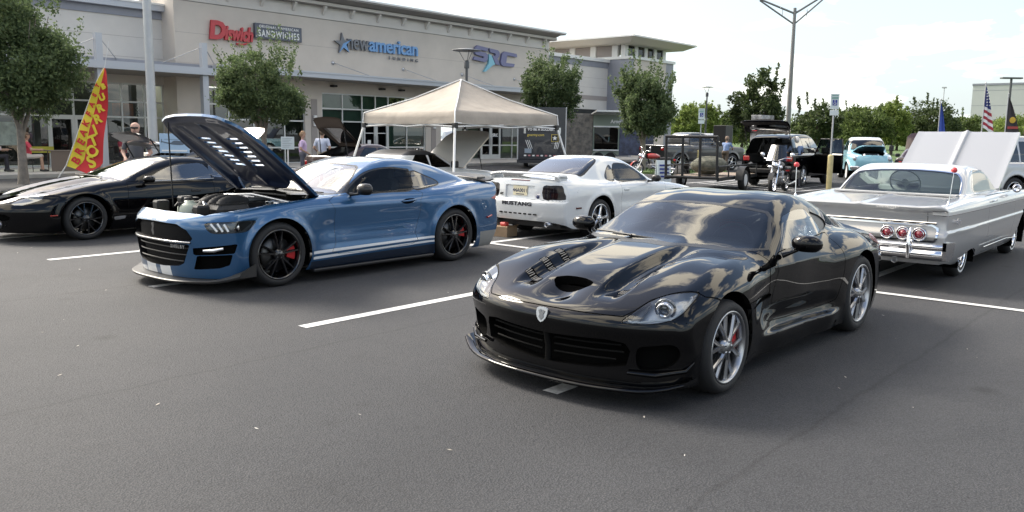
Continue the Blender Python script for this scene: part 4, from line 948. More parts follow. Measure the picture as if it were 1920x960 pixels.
    for sg in (-1, 1):
        P = []
        for k in range(13):
            u = k / 12; y = .93 * u; k2 = max(0, u - .72) / .28; xo = -.875 + .30 * u ** 2.6; z0 = .112 + .055 * k2 ** 2
            P.append([(xo, sg * y, z0 + .012), (xo + .012, sg * y, z0), (xo + .17, sg * y, z0 + .005), (xo + .17, sg * y, z0 + .03), (xo + .012, sg * y, z0 + .024)])
        b.grid(P, smooth=True, wrap=True); b.add(P[-1], [(0, 1, 2, 3, 4)])
    b.build('front_splitter', paint, c.root)
    b = MB()
    for sg in (-1, 1): b.tube([(-.70, sg * .60, .225), (-.63, sg * .76, .222), (-.50, sg * .90, .25), (-.44, sg * .925, .30)], [.012, .016, .014, .004], 6)
    b.build('bumper_winglet', paint, c.root)
    # doors and seams
    dp = smooth_poly([(.97, .852), (.865, .72), (.80, .60), (.79, .45), (.87, .337), (1.85, .343), (2.0, .45), (2.075, .70), (2.03, .87), (1.95, .915)], 3)
    for g in halves(c.panel(lambda: np.maximum(c.side(dp, .5), c.B.V[:, 2] - .93), .0055)): c.add(g, 'door', paint)
    c.line(lambda: np.maximum(np.abs(c.B.V[:, 2] - .557 + .03 * np.clip(c.B.V[:, 0] + .5, -1, 0)) - .0, np.maximum(c.B.V[:, 0] + .22, -.62 - c.B.V[:, 0])), .003)
    gl = [(.34, .515), (.50, .565), (.74, .575), (.755, .545), (.52, .535)]
    for g in halves(c.carve(c.side(smooth_poly(gl, 3), .6))): c.add(recess(g, .03), 'side_vent', mat('intake_black', (), .8))
    # badge
    b = MB(); b.prism(smooth_poly([(-.045, .035), (0, .048), (.045, .035), (.038, -.02), (0, -.055), (-.038, -.02)], 2), -.006, .006, 'z'); b.cur = 1
    b.prism([(-.028, .022), (-.008, .03), (0, .012), (.008, .03), (.028, .022), (.014, -.004), (.02, -.02), (0, -.04), (-.02, -.02), (-.014, -.004)], .005, .010, 'z'); 
    me = b.mesh('badge'); me.transform(frame((-.8135, 0, .530), (0, -1, 0), (.18, 0, .98))); link('badge', me, [M_STEEL, mat('badge_grey', (.2, .2, .21), .3, 1.)], c.root)
    # tail lamps and rear vent
    for g in halves(c.carve(c.rear(smooth_poly([(.55, .78), (.84, .80), (.86, .70), (.62, .68)], 3), 2.6))): c.add(g.off(.003), 'tail_light', mat('tail_red', (.35, .01, .012), .15, 0, 1.))
    c.lining(.60, .75, 2.5)
    for sg in (-1, 1): mirror_pod(c, (1.045, sg * 1.015, .925), (.13, .235, .125), paint, (.97, sg * .86, .83), sg)
    wiper(c, [(.56, .38, .925), (.575, .1, .915), (.60, -.10, .905), (.64, -.38, .90)]); wiper(c, [(.66, .60, .925), (.60, .40, .93), (.55, .2, .925)])
    b = MB(); b.box((.70, -.80, .846), (.74, .80, .85)); 
    interior(c, (.6, 2.3), .66, .2, [(1.75, 1.08, .3)], .95, .86, wheel_side=-1, sw_tilt=.4)
    al = mat('alloy_silver', (.40, .405, .42), .3, 1.); red = mat('caliper_red', (.45, .012, .015), .4)
    for sd in (1, -1):
        make_wheel(c, (0, sd * .935, .317), sd, .317, .29, .237, 'rattler', al, cal=(red, .1 if sd > 0 else math.pi - .1))
        make_wheel(c, (2.51, sd * .945, .345), sd, .345, .34, .250, 'rattler', al, cal=(red, math.pi if sd > 0 else 0))
    c.finish('body_shell')
    return c
VIPER_LOC = (5.07, 3.38, 0); VIPER_RZ = 0.
# ---------------------------------------------------------------- blue fastback coupe with its bonnet up
def gt_F():
    W = K((-1.05, .78), (-.85, .87), (-.6, .94), (-.3, .962), (0, .972), (.4, .958), (.9, .940), (1.6, .938), (2.2, .956), (2.72, .975), (3.1, .962), (3.5, .925), (3.95, .85))
    sec = K((.08, -.09), (.14, -.045), (.2, -.02), (.32, -.004), (.45, .0), (.65, .0), (.80, -.006), (.90, -.03), (1.0, -.085), (1.1, -.16), (1.4, -.4))
    Zc = K((-1.05, .70), (-.93, .775), (-.82, .815), (-.6, .868), (-.2, .925), (.2, .962), (.6, .99), (.9, 1.0), (2.2, 1.01), (2.7, 1.035), (3.1, 1.055), (3.4, 1.06), (3.7, 1.05), (3.95, 1.02))
    Xf = K((.0, -.80), (.12, -.88), (.2, -.905), (.35, -.925), (.55, -.945), (.66, -.95), (.74, -.93), (.80, -.88), (.9, -.75))
    Xr = K((.1, 3.62), (.25, 3.72), (.45, 3.80), (.6, 3.79), (.8, 3.76), (.95, 3.80), (1.05, 3.80), (1.2, 3.7))
    R = K((-.3, .1), (.1, .60), (.4, .845), (.65, .965), (.9, 1.075), (1.15, 1.19), (1.38, 1.285), (1.6, 1.345), (1.85, 1.376), (2.1, 1.374), (2.4, 1.338), (2.7, 1.275), (3.0, 1.19), (3.25, 1.105), (3.5, 1.0), (4.0, .6))
    GW = K((.2, .76), (.6, .82), (1.0, .845), (1.6, .85), (2.2, .845), (2.6, .80), (3.0, .72), (3.4, .62), (3.8, .5))
    def F(x, y, z):
        ay = np.abs(y); u = ay / .95
        mid = sstep(x, .35, .7) * (1 - sstep(x, 2.0, 2.35))
        w = W(x) + sec(z)
        w = w + mid * (-.020 * gs(z, .60, .13) + .010 * gs(z, .845, .05) + .014 * sstep(.43 - z, 0, .10))
        for xc in (0., 2.72):
            r = np.sqrt((x - xc) ** 2 + (z - .355) ** 2); w = w + .022 * np.exp(-((r - .40) / .055) ** 2) * sstep(z, .1, .3)
        w = w + .02 * gs(x, 2.75, .45) * gs(z, .86, .12)
        side = ay - w
        zt = Zc(x) - .055 * np.abs(u) ** 3 + .012 * gs(ay, .55, .12) * sstep(x, -.7, -.2) * (1 - sstep(x, .5, .8))
        top = (z - zt) * .95
        front = Xf(z) + .40 * u ** 3.0 - x
        rear = x - (Xr(z) - .18 * u ** 3)
        low = rmax([side, top], .07); low = rmax([low, front], .03); low = rmax([low, rear], .045); low = np.maximum(low, .13 - z)
        xs_ = x - .30 * ay ** 2 * (1 - sstep(x, 1.5, 2.3)) + .10 * ay ** 2 * sstep(x, 2.2, 3.0)
        roof = (z - R(xs_) + .045 * ay ** 2) * .9
        gside = ay - (GW(x) - .58 * np.maximum(z - .96, -.1) - .10 * np.maximum(z - 1.15, 0))
        g = rmax([gside, roof], .08); g = np.maximum(g, .55 - z)
        return smin(low, g, .045)
    return F
GT_LOC = (5.28, 8.82, 0); GT_RZ = 0.
def build_gt():
    F = gt_F(); paint = mat('blue_car_paint', (.022, .090, .205), .28, .45, 1.)
    c = Car('fastback_coupe', 'metallic blue fastback coupe with white stripes and its bonnet raised over the engine', 'car', GT_LOC, GT_RZ, F, (-1.05, 0, .08), (4.0, 1.08, 1.44), .02, paint)
    dk = mat('satin_black', (.008, .008, .009), .35); hole = mat('intake_black', (), .8); wh = mat('stripe_white', (.72, .73, .74), .3, 0, 1.); grey = mat('carbon_grey', (.028, .027, .026), .45)
    c.arch(0, .357, .405); c.arch(2.72, .355, .405); c.well(0, .357, .415, .56, .92); c.well(2.72, .355, .415, .56, .93)
    c.drop(c.B.V[:, 2] - .145)
    # glass
    ws = [(-.1, .992), (.5, .98), (.79, .966), (.815, .985), (.65, 1.167), (.535, 1.262), (.46, 1.285), (.16, 1.302), (-.1, 1.304)]
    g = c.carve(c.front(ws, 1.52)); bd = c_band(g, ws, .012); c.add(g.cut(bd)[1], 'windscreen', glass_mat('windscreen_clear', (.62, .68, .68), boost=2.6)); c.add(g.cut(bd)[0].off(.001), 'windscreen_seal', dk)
    sw = smooth_poly([(1.03, .985), (1.331, 1.162), (1.566, 1.232), (1.829, 1.251), (2.06, 1.228), (2.125, 1.20), (2.055, .99), (1.6, .977), (1.2, .968)], 3)
    qw = smooth_poly([(2.165, 1.198), (2.373, 1.14), (2.565, 1.068), (2.57, 1.034), (2.327, 1.005), (2.09, .993)], 3)
    tr = np.minimum(c.side(sw, .4), c.side(qw, .4))
    for g in halves(c.carve(c.side(sw, .4))): c.add(g, 'side_window', glass_mat('side_glass', (.55, .60, .60), boost=.5))
    for g in halves(c.carve(c.side(qw, .4))): c.add(g, 'quarter_window', glass_mat('quarter_glass', (.42, .46, .46), boost=2.4))
    trim = c.carve(np.minimum(c.side(sw, .4), c.side(qw, .4)) - .016)
    for g in halves(trim): c.add(g.off(-.004), 'window_trim', dk)
    c.add(c.carve(c.top([(2.35, -.1), (2.35, .46), (2.5, .52), (3.05, .50), (3.2, .40), (3.2, -.1)])), 'rear_window', M_GLASSD)
    # bonnet, lamps
    hl = smooth_poly([(-.757, .728), (-.663, .748), (-.45, .757), (-.292, .752), (-.345, .69), (-.413, .64), (-.58, .634), (-.72, .634)], 3)
    lamps = c.carve(c.side(hl, .6))
    hp = [(-.80, -.1), (-.79, .3), (-.76, .55), (-.72, .68), (-.55, .80), (-.24, .852), (.28, .858), (.58, .845), (.665, .78), (.625, .5), (.60, -.1)]
    hood = c.carve(np.maximum(np.maximum(psd(c.B.V[:, 0], np.abs(c.B.V[:, 1]), hp), .70 - c.B.V[:, 2]), c.B.V[:, 2] - 1.02))
    bay = MB(); o_bay = c.add(join([Sh(hood.V - np.array([0, 0, .26]), hood.N, hood.T), rim_walls(Sh(hood.V, hood.N * 0 + np.array([0, 0, 1.]), hood.T), .26)]), 'engine_bay', hole)
    # raised bonnet
    V = hood.V
    slots = [(-.36, .30), (-.28, .29), (-.20, .28), (-.12, .26), (-.04, .24), (.04, .22), (.12, .20)]
    keep = hood
    for k, (sx, sy) in enumerate(slots):
        q = [(sx - .002, sy - .12), (sx + .016, sy - .12), (sx + .002, sy + .12), (sx - .016, sy + .12)]
        _, keep = keep.cut(np.maximum(psd(keep.V[:, 0], np.abs(keep.V[:, 1]), q, .006), 0 * keep.V[:, 0] - 1))
    st, keep2 = keep.cut(np.abs(np.abs(keep.V[:, 1]) - .155) - .105)
    piv = Vector((.64, 0, .975)); Mx = Matrix.Translation(piv) @ Matrix.Rotation(math.radians(44.5), 4, 'Y') @ Matrix.Translation(-piv)
    ho = c.add(keep2.xf(Mx), 'bonnet', paint); st.xf(Mx).build('bonnet_stripe', wh, ho)
    under = mat('bonnet_underside', (.010, .020, .055), .4, 0, .5)
    inn = keep.off(-.045)
    # pressed inner panel: raised frame round the edge and two ribs
    e = psd(keep.V[:, 0], np.abs(keep.V[:, 1]), hp); rib = -.022 * gs(e, -.10, .055) + .0 * e - .018 * gs(np.abs(keep.V[:, 1]), .48, .05) * (e < -.15)
    inn = Sh(keep.V - keep.N * (.03 - rib[:, None]), keep.N, keep.T)
    n = np.zeros_like(inn.V); fn = np.cross(inn.V[inn.T[:, 1]] - inn.V[inn.T[:, 0]], inn.V[inn.T[:, 2]] - inn.V[inn.T[:, 0]])
    for k in range(3): np.add.at(n, inn.T[:, k], fn)
    inn.N = n / np.maximum(np.linalg.norm(n, axis=1), 1e-9)[:, None]
    inn.flip().xf(Mx).build('bonnet_liner', under, ho); rim_walls(keep, .03).xf(Mx).build('bonnet_edge', paint, ho)
    b = MB(); b.tube([(-.42, .55, .80), (-.46, .52, 1.78)], .008, 6); b.build('bonnet_prop', M_BLACK, c.root)
    for sg in (-1, 1):
        b = MB(); b.tube([(.50, sg * .74, .93), (.57, sg * .74, 1.0), (.50, sg * .74, 1.06)], .018, 5); b.build('bonnet_hinge', M_BLACK, c.root)
    for g in halves(lamps):
        sg = -1 if g.V[:, 1].mean() < 0 else 1
        o = c.add(g, 'headlight', glass_mat('lamp_lens', (.9, .93, .95), boost=1.2)); recess(g, .05).build('lamp_bowl', mat('lamp_bowl_dark', (.09, .095, .10), .3, .5), o)
        def onlamp(x, z, d=.02):
            i = np.argmin((g.V[:, 0] - x) ** 2 + (g.V[:, 2] - z) ** 2); return tuple(g.V[i] - g.N[i] * d)
        for k, x0 in enumerate((-.70, -.655, -.61)):
            b = MB(); b.tube([onlamp(x0 - .012, .735 - .004 * k, .006), onlamp(x0 + .022, .648, .006)], .014, 6); b.build('lamp_bar', mat('led_white', (), .3), o)
        b = MB(); p = onlamp(-.53, .695, .03); b.lathe([(.0005, 0), (.03, .004), (.045, .02), (.048, .02)], c=p, axis='x', n=18)
        b.T = None; b.build('projector_lens', M_CHROME, o)
        b = MB(); P = [onlamp(x, z, .012) for x, z in ((-.46, .66), (-.40, .69), (-.33, .735))]; Q = [onlamp(x, z, .012) for x, z in ((-.50, .74), (-.42, .745), (-.35, .748))]
        b.grid([P, Q]); b.build('indicator', mat('amber', (.45, .13, .02), .2, 0, .6), o)
    # grilles
    ug = [(-.2, .725), (.083, .724), (.428, .716), (.56, .66), (.62, .575), (.597, .542), (.26, .537), (-.2, .537)]
    lg = [(-.2, .52), (.255, .512), (.585, .508), (.484, .30), (.41, .27), (.16, .247), (-.2, .243)]
    o = c.add(recess(c.carve(c.front(ug, -.6)), .05), 'upper_grille', mat('grille_mesh', (.018, .018, .02), .5, bump=(140, .9)))
    b = MB(); b.add([(-.955, -.012, .71), (-.955, .018, .70), (-.955, .006, .66), (-.955, .022, .62), (-.955, -.004, .565), (-.955, -.016, .60), (-.955, -.004, .64), (-.955, -.022, .68)], [tuple(range(8))])
    b.add([(-.945, -.012, .71), (-.945, .018, .70), (-.945, .006, .66), (-.945, .022, .62), (-.945, -.004, .565), (-.945, -.016, .60), (-.945, -.004, .64), (-.945, -.022, .68)], [tuple(range(8))]); b.build('snake_badge', mat('badge_grey', (.35, .35, .36), .3, 1.), o)
    o = c.add(recess(c.carve(c.front(lg, -.6)), .07), 'lower_grille', mat('grille_mesh', ()))
    b = MB()
    for z0, ee in ((.46, .55), (.39, .51), (.32, .46)): b.tube([(-.90 + .40 * (abs(y) / .95) ** 3, y, z0) for y in np.linspace(-ee, ee, 13)], .008, 5)
    b.build('grille_bar', dk, o)
    me = text_mesh('SHELBY', .052, .004, .001, 0, 'CENTER', 1.35); me.transform(frame((-.905, -.43, .478), (.18, -1, 0), (0, 0, 1))); link('grille_lettering', me, M_STEEL, o)
    b = MB(); b.tube([(-.95 + .40 * (abs(y) / .95) ** 3, y, .528) for y in np.linspace(-.6, .6, 15)], .012, 6); b.build('grille_divider', mat('dark_chrome', (.3, .3, .31), .2, 1.), c.root)
    for g in halves(c.carve(c.side([(-.826, .466), (-.745, .481), (-.52, .515), (-.547, .425), (-.82, .402)], .55, rnd=.006))):
        sg = -1 if g.V[:, 1].mean() < 0 else 1; o = c.add(recess(g, .03), 'fog_recess', hole)
        b = MB(); P = []
        for x, z in ((-.765, .445), (-.70, .452), (-.63, .465)):
            i = np.argmin((g.V[:, 0] - x) ** 2 + (g.V[:, 2] - z) ** 2); P.append(tuple(g.V[i] - g.N[i] * .004))
        b.tube(P, [.016, .024, .016], 8); b.build('fog_light', M_CHROME, o)
    for g in halves(c.carve(c.side([(-.80, .384), (-.565, .402), (-.585, .30), (-.655, .268), (-.81, .248)], .55, rnd=.006))): c.add(recess(g, .06), 'bumper_intake', hole)
    # lower lip, splitter, skirts
    b = MB()
    for sg in (-1, 1):
        P = []
        for k in range(15):
            u = k / 14; y = .985 * u; k2 = max(0, u - .80) / .20; xo = -1.02 + .50 * u ** 3.2; z0 = .105 + .05 * k2 ** 2
            P.append([(xo, sg * y, z0 + .02), (xo + .01, sg * y, z0), (xo + .2, sg * y, z0), (xo + .2, sg * y, z0 + .04 + .10 * k2), (xo + .012, sg * y, z0 + .028 + .03 * k2)])
        b.grid(P, smooth=False, wrap=True); b.add(P[-1], [(0, 1, 2, 3, 4)])
    b.build('front_splitter', grey, c.root)
    for sg in (-1, 1):
        b = MB(); b.box((.42, sg * .955 - .035, .115), (2.30, sg * .955 + .035, .15), .01); b.build('side_skirt', dk, c.root)
    sk = c.carve(np.maximum(np.maximum(c.B.V[:, 2] - .235 - .02 * (c.B.V[:, 0] - .5), .40 - c.B.V[:, 0]), c.B.V[:, 0] - 2.35))
    for g in halves(sk): c.add(g, 'rocker_panel', mat('dark_blue_trim', (.006, .014, .03), .35, 0, .5))
    rv = c.carve(np.maximum(c.B.V[:, 2] - .36, 3.22 - c.B.V[:, 0])); c.add(rv, 'rear_valance', mat('diffuser_grey', (.22, .22, .21), .5))
    def stripe(B, k):
        x, z = B.V[:, 0], B.V[:, 2]; t = (x - .5) / 1.85; zl = .257 + .044 * t; zh = .351 + .029 * t; m_ = zl + (zh - zl) * (.40 if k else .60)
        f = np.maximum(zl - z, z - m_ + .006) if k else np.maximum(m_ + .004 - z, z - zh)
        return np.maximum(np.maximum(f, .43 - x), np.maximum(x - 2.34, .6 - np.abs(B.V[:, 1])))
    dp = smooth_poly([(.805, .952), (.765, .80), (.755, .6), (.765, .42), (.79, .29), (1.95, .305), (2.01, .45), (2.095, .68), (2.105, .85), (2.085, .97)], 3)
    doors = c.panel(lambda: np.maximum(c.side(dp, .5), c.B.V[:, 2] - .962), .0035)
    for k in (0, 1):
        for h_ in halves(c.carve(stripe(c.B, k))):
            for g in pieces(h_): c.add(g, 'side_stripe', wh)
        sd, doors = doors.cut(stripe(doors, k))
        for g in halves(sd): c.add(g, 'side_stripe', wh)
    for g in halves(doors):
        sg = -1 if g.V[:, 1].mean() < 0 else 1
        hd, g = g.cut(psd(g.V[:, 0], g.V[:, 2], smooth_poly([(1.79, .845), (1.86, .875), (1.96, .88), (2.03, .865), (1.96, .825), (1.85, .815)], 3)))
        o = c.add(g, 'door', paint); recess(hd, .02).build('handle_recess', hole, o); b = MB(); b.tube([(1.80, sg * .945, .848), (1.86, sg * .965, .853), (1.96, sg * .966, .858), (2.02, sg * .95, .862)], .013, 6); b.build('door_handle', paint, o)
    # nose stripes, roof and boot stripes
    V = c.B.V
    for g in pieces(c.carve(np.maximum(np.abs(np.abs(V[:, 1]) - .155) - .105, -np.maximum(V[:, 2] - .735, np.maximum(.26 - V[:, 2], V[:, 0] - .0))))): c.add(g, 'body_stripe', wh)
    for g in halves(c.carve(c.rear(smooth_poly([(.42, .86), (.86, .90), (.88, .72), (.44, .70)], 2), 3.3))): c.add(g.off(.003), 'tail_light', mat('tail_red', (), .15))
    for sg in (-1, 1):
        b = MB(); b.tube([(3.36, sg * .958, .55), (3.47, sg * .935, .57)], .014, 6); b.build('side_marker', mat('tail_red', (), .15), c.root)
    # boot spoiler
    b = MB(); P = []
    for k in range(17):
        y = -.80 + 1.6 * k / 16; e = (abs(y) / .80) ** 4; P.append([(3.36 + .05 * e, y, 1.085 - .05 * e), (3.49 + .05 * e, y, 1.105 - .05 * e), (3.68 - .03 * e, y, 1.13 - .06 * e), (3.69 - .03 * e, y, 1.115 - .06 * e), (3.49 + .05 * e, y, 1.085 - .05 * e)])
    b.grid(P, wrap=True); b.add(P[0], [(0, 1, 2, 3, 4)]); b.add(P[-1], [(0, 1, 2, 3, 4)]); b.build('rear_spoiler', dk, c.root)
    for sg in (-1, 0, 1):
        b = MB(); b.box((3.42, sg * .66 - .05, 1.0), (3.60, sg * .66 + .05, 1.095), .02); b.build('spoiler_foot', dk, c.root)
    # engine
    b = MB(); b.box((-.36, -.33, .72), (.30, .33, .885), .05); b.build('engine_block', dk, c.root)
    b = MB(); b.box((.0, -.20, .885), (.42, .30, .925), .03); b.build('supercharger_cover', mat('cast_alloy', (.20, .21, .22), .35, .8), c.root)
    for k in range(4):
        b = MB(); b.box((.06 + .08 * k, -.12, .927), (.10 + .08 * k, .10, .936), .004); b.build('cover_fin', M_STEEL, c.root)
    b = MB(); b.lathe([(.0005, .12), (.05, .12), (.055, .10), (.10, .085), (.125, .05), (.13, -.02), (.12, -.1)], c=(-.53, -.02, .80), n=20); o = b.build('coolant_tank', mat('tank_plastic', (.42, .46, .38), .4), c.root)
    b = MB(); b.box((-.66, -.032, .80), (-.40, -.008, .905), .008); b.build('tank_strap', M_BLACK, o)
    b = MB(); b.lathe([(.0005, .15), (.038, .15), (.04, .11), (.03, .105)], c=(-.52, .03, .80), n=14); b.build('tank_cap', M_BLACK, o)
    rr = random.Random(3)
    for k in range(3):
        b = MB(); y0 = -.10 - .16 * k; P = [(-.55 + .05 * k, y0 - .10, .80), (-.40, y0 - .06, .90), (-.22, y0, .93), (-.05, y0 + .04, .90)]; P = [tuple(p) for p in smooth_poly(P, 10, False)]
        b.tube(P, [.055 + .006 * (i % 2) for i in range(len(P))], 12); b.build('intake_hose', M_RUBBER, c.root)
    b = MB(); b.box((-.52, -.62, .76), (-.12, -.34, .90), .05); o = b.build('air_box', M_BLACK, c.root)
    for k in range(6):
        b = MB(); b.box((-.50, -.60 + .04 * k, .902), (-.16, -.585 + .04 * k, .912)); b.build('air_box_rib', dk, o)
    for k in range(14):
        y0 = rr.uniform(-.65, .65); x0 = rr.uniform(-.6, .3); b = MB(); P = [(x0, y0, .80 + rr.uniform(0, .06))]
        for q in range(3): P.append((P[-1][0] + rr.uniform(-.05, .22), P[-1][1] + rr.uniform(-.14, .14), min(.95, .85 + rr.uniform(-.02, .08))))
        P = [tuple(p) for p in smooth_poly(P, 5, False)]; b.tube(P, rr.uniform(.008, .017), 6); b.build('hose', [M_BLACK, M_STEEL, M_RUBBER][k % 3] if k % 5 else mat('hose_silver', (.5, .5, .5), .3, 1.), c.root)
    for k, (x0, y0) in enumerate(((-.15, .62), (.25, .62), (.3, -.55), (-.62, .45), (-.63, -.45), (.45, -.2), (.45, .35), (-.3, .5))):
        b = MB(); b.box((x0 - .07, y0 - .06, .74), (x0 + .08, y0 + .07, .90 if k < 6 else .93), .02); b.build('engine_box', [M_BLACK, dk, M_STEEL][k % 3], c.root)
    b = MB(); b.tube([(.30, -.72, .90), (.28, 0, .955), (.30, .72, .90)], .018, 8); b.build('strut_brace', M_STEEL, c.root)
    b = MB(); b.box((-.735, -.62, .775), (-.66, .62, .795), .008); b.build('radiator_support', dk, c.root)
    b = MB(); b.box((.50, -.70, .935), (.63, .70, .955), .008); b.build('cowl_panel', M_BLACK, c.root)
    c.lining(.62, .80, 3.0)
    for sg in (-1, 1): mirror_pod(c, (1.13, sg * 1.04, 1.03), (.16, .22, .14), dk, (1.03, sg * .87, .965), sg)
    wiper(c, [(.62, .55, 1.0), (.66, .1, 1.012), (.72, -.25, 1.01)]); wiper(c, [(.64, -.1, 1.005), (.70, -.45, 1.0), (.78, -.70, .99)])
    interior(c, (.7, 3.0), .74, .26, [(1.85, 1.20, .3), (2.55, 1.08, .7)], 1.08, .94, wheel_side=-1)
    bk = mat('gloss_black_alloy', (.006, .006, .007), .18, 0, 1.); red = mat('caliper_red', (.45, .012, .015), .4)
    for sd in (1, -1):
        make_wheel(c, (0, sd * .945, .357), sd, .357, .30, .268, 'y10', bk, cal=(red, .0 if sd > 0 else math.pi))
        make_wheel(c, (2.72, sd * .955, .355), sd, .355, .31, .266, 'y10', bk, cal=(red, .15 if sd > 0 else math.pi - .15))
    c.finish('body_shell'); return c
# ---------------------------------------------------------------- white coupe seen from behind
def white_F():
    return std_F(W=K((-1.0, .72), (-.6, .86), (0, .905), (.6, .895), (1.4, .89), (2.1, .91), (2.57, .92), (3.1, .905), (3.5, .865), (3.8, .80)),
        sec=K((.1, -.09), (.18, -.035), (.3, -.005), (.5, .0), (.68, .0), (.80, -.015), (.90, -.055), (1.0, -.12), (1.3, -.4)),
        Zc=K((-1.0, .58), (-.9, .66), (-.5, .765), (0, .85), (.5, .905), (.8, .93), (2.3, .95), (2.8, .985), (3.2, 1.0), (3.5, .995), (3.75, .97)),
        Xf=K((.0, -.80), (.15, -.88), (.4, -.93), (.55, -.92), (.68, -.85), (.8, -.7)), Xr=K((.1, 3.48), (.25, 3.60), (.4, 3.66), (.56, 3.675), (.615, 3.67), (.645, 3.615), (.8, 3.60), (.95, 3.575), (1.05, 3.5)),
        R=K((-.3, .1), (.1, .60), (.4, .83), (.65, .95), (.9, 1.075), (1.15, 1.195), (1.38, 1.285), (1.6, 1.33), (1.85, 1.347), (2.08, 1.335), (2.3, 1.285), (2.55, 1.185), (2.8, 1.065), (3.0, .95), (3.4, .6), (3.8, .3)),
        GW=K((.3, .70), (.7, .76), (1.2, .785), (1.8, .785), (2.3, .765), (2.7, .70), (3.1, .6)), wn=.90, fu=(.36, 2.8), ru=(.20, 3.2), tum=.60, belt=.92,
        arches=((0, .33, .40), (2.573, .33, .40)), side=lambda x, z: -.012 * gs(z, .60, .10) * sstep(x, .4, .7) * (1 - sstep(x, 1.9, 2.2)) + .02 * gs(x, 2.55, .5) * gs(z, .80, .12), rr=.03)
WH_LOC = (14.20, 8.87, 0); WH_RZ = 3.1223
def plate(car, txt, mw, parent=None, w=.305, h=.155, small=True):
    b = MB(); b.prism(smooth_poly([(-w / 2, -h / 2), (w / 2, -h / 2), (w / 2, h / 2), (-w / 2, h / 2)], 1), -.002, .002, 'z'); me = b.mesh('plate'); me.transform(mw)
    o = link('licence_plate', me, mat('plate_cream', (.66, .60, .42), .4), parent or car.root)
    text('plate_number', txt, mat('plate_ink', (.03, .04, .09), .5), o, mw @ Matrix.Translation((0, .0, .003)), size=.085, depth=.002, bold=.002, space=1.05)
    if small:
        b = MB(); b.box((-.09, -.066, .003), (.09, -.052, .004)); me = b.mesh('strip'); me.transform(mw); link('plate_strip', me, mat('plate_ink', ()), o)
    return o
def build_white():
    F = white_F(); paint = mat('white_car_paint', (.60, .62, .63), .25, 0, 1.)
    c = Car('coupe', 'white coupe with dark tail lights, rear spoiler and five-spoke wheels, seen from behind', 'car', WH_LOC, WH_RZ, F, (-1.05, 0, .08), (3.85, 1.02, 1.42), .022, paint)
    dk = mat('satin_black', (.008, .008, .009), .35); hole = mat('intake_black', (), .8)
    c.arch(0, .33, .385); c.arch(2.573, .33, .385); c.well(0, .33, .395, .5, .86); c.well(2.573, .33, .395, .5, .87)
    V = c.B.V; c.drop(V[:, 2] - .19 - .12 * sstep(V[:, 0], 3.2, 3.65))
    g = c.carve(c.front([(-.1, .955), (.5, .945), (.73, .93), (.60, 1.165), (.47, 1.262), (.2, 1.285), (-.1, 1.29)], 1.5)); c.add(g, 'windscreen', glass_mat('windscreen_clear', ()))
    sw = smooth_poly([(1.02, .915), (1.16, 1.04), (1.374, 1.17), (1.60, 1.21), (1.86, 1.19), (1.955, .94), (1.4, .925)], 3); qw = smooth_poly([(1.955, 1.172), (2.05, 1.15), (2.19, 1.04), (2.215, .965), (2.02, .945)], 3)
    for g in halves(c.carve(c.side(sw, .35))): c.add(g, 'side_window', glass_mat('side_glass_clear', (.62, .66, .62)))
    for g in halves(c.carve(c.side(qw, .35))): c.add(g, 'quarter_window', glass_mat('quarter_tint', (.30, .29, .26), boost=2.))
    for g in halves(c.carve(np.minimum(c.side(sw, .35), c.side(qw, .35)) - .013)): c.add(g.off(-.004), 'window_trim', dk)
    rw = smooth_poly([(2.17, -.3), (2.17, .0), (2.18, .42), (2.25, .54), (2.5, .60), (2.74, .62), (2.80, .52), (2.83, .0), (2.83, -.3)], 3)
    g = c.carve(c.top(rw)); bd = -(psd(g.V[:, 0], np.abs(g.V[:, 1]), rw) + .03); c.add(g.cut(bd)[1], 'rear_window', glass_mat('rear_glass', (.30, .34, .35), boost=2.)); c.add(g.cut(bd)[0], 'rear_window_band', dk)
    # roof stripes scuffed grey
    for y0 in (-.10, .10):
        b = MB(); 
    # tail
    tl = smooth_poly([(.475, .872), (.60, .888), (.78, .892), (.815, .80), (.85, .672), (.66, .664), (.49, .668)], 2)
    for g in halves(c.carve(np.maximum(c.rear(tl, 3.25), 0 * c.B.V[:, 0] - 1))):
        o = c.add(g.off(.002), 'tail_light', mat('smoked_lens', (.010, .006, .007), .12, 0, .35, .2)); rim_walls(g, .01).build('lamp_edge', dk, o)
        sg = -1 if g.V[:, 1].mean() < 0 else 1
        for k in range(2):
            yy = sg * (.58 + .10 * k); b = MB(); b.tube([(3.585 - .02 * k, yy, .68), (3.57 - .02 * k, yy, .88)], .004, 4); b.build('lamp_divider', dk, o)
    g = c.carve(c.rear([(-.4, .675), (.305, .675), (.305, .862), (-.4, .862)], 3.3, rnd=.012)); c.add(recess(g, .03), 'plate_recess', paint)
    plate(c, '44A0011', frame((3.582, .0, .785), (0, 1, 0), (-.05, 0, 1)))
    c.line(lambda: np.maximum(np.abs(c.B.V[:, 2] - .648), 2.95 - c.B.V[:, 0]), .004)
    me = text_mesh('MUSTANG', .082, .006, .004, 0, 'CENTER', 1.12, xscale=1.55); me.transform(frame((3.679, 0, .575), (0, 1, 0), (0, 0, 1)))
    co = np.array([v.co for v in me.vertices]); 
    for v in me.vertices: v.co.x -= .20 * (abs(v.co.y) / .9) ** 3.2
    letters('bumper_letter', me, mat('letter_dark', (.02, .02, .03), .4), c.root)
    for (yy, tx) in ((-.40, 'GT'), (.39, '')):
        b = MB()
        if tx: text('badge', tx, dk, c.root, frame((3.602, yy, .715), (0, 1, 0), (-.05, 0, 1)), size=.05, depth=.006, bold=.003, shear=.2)
        else: b.lathe([(.0005, .004), (.03, .004), (.034, 0)], axis='x', n=20, c=(3.598, yy, .70)); b.build('badge', mat('badge_blue', (.02, .03, .09), .2, 0, 1.), c.root)
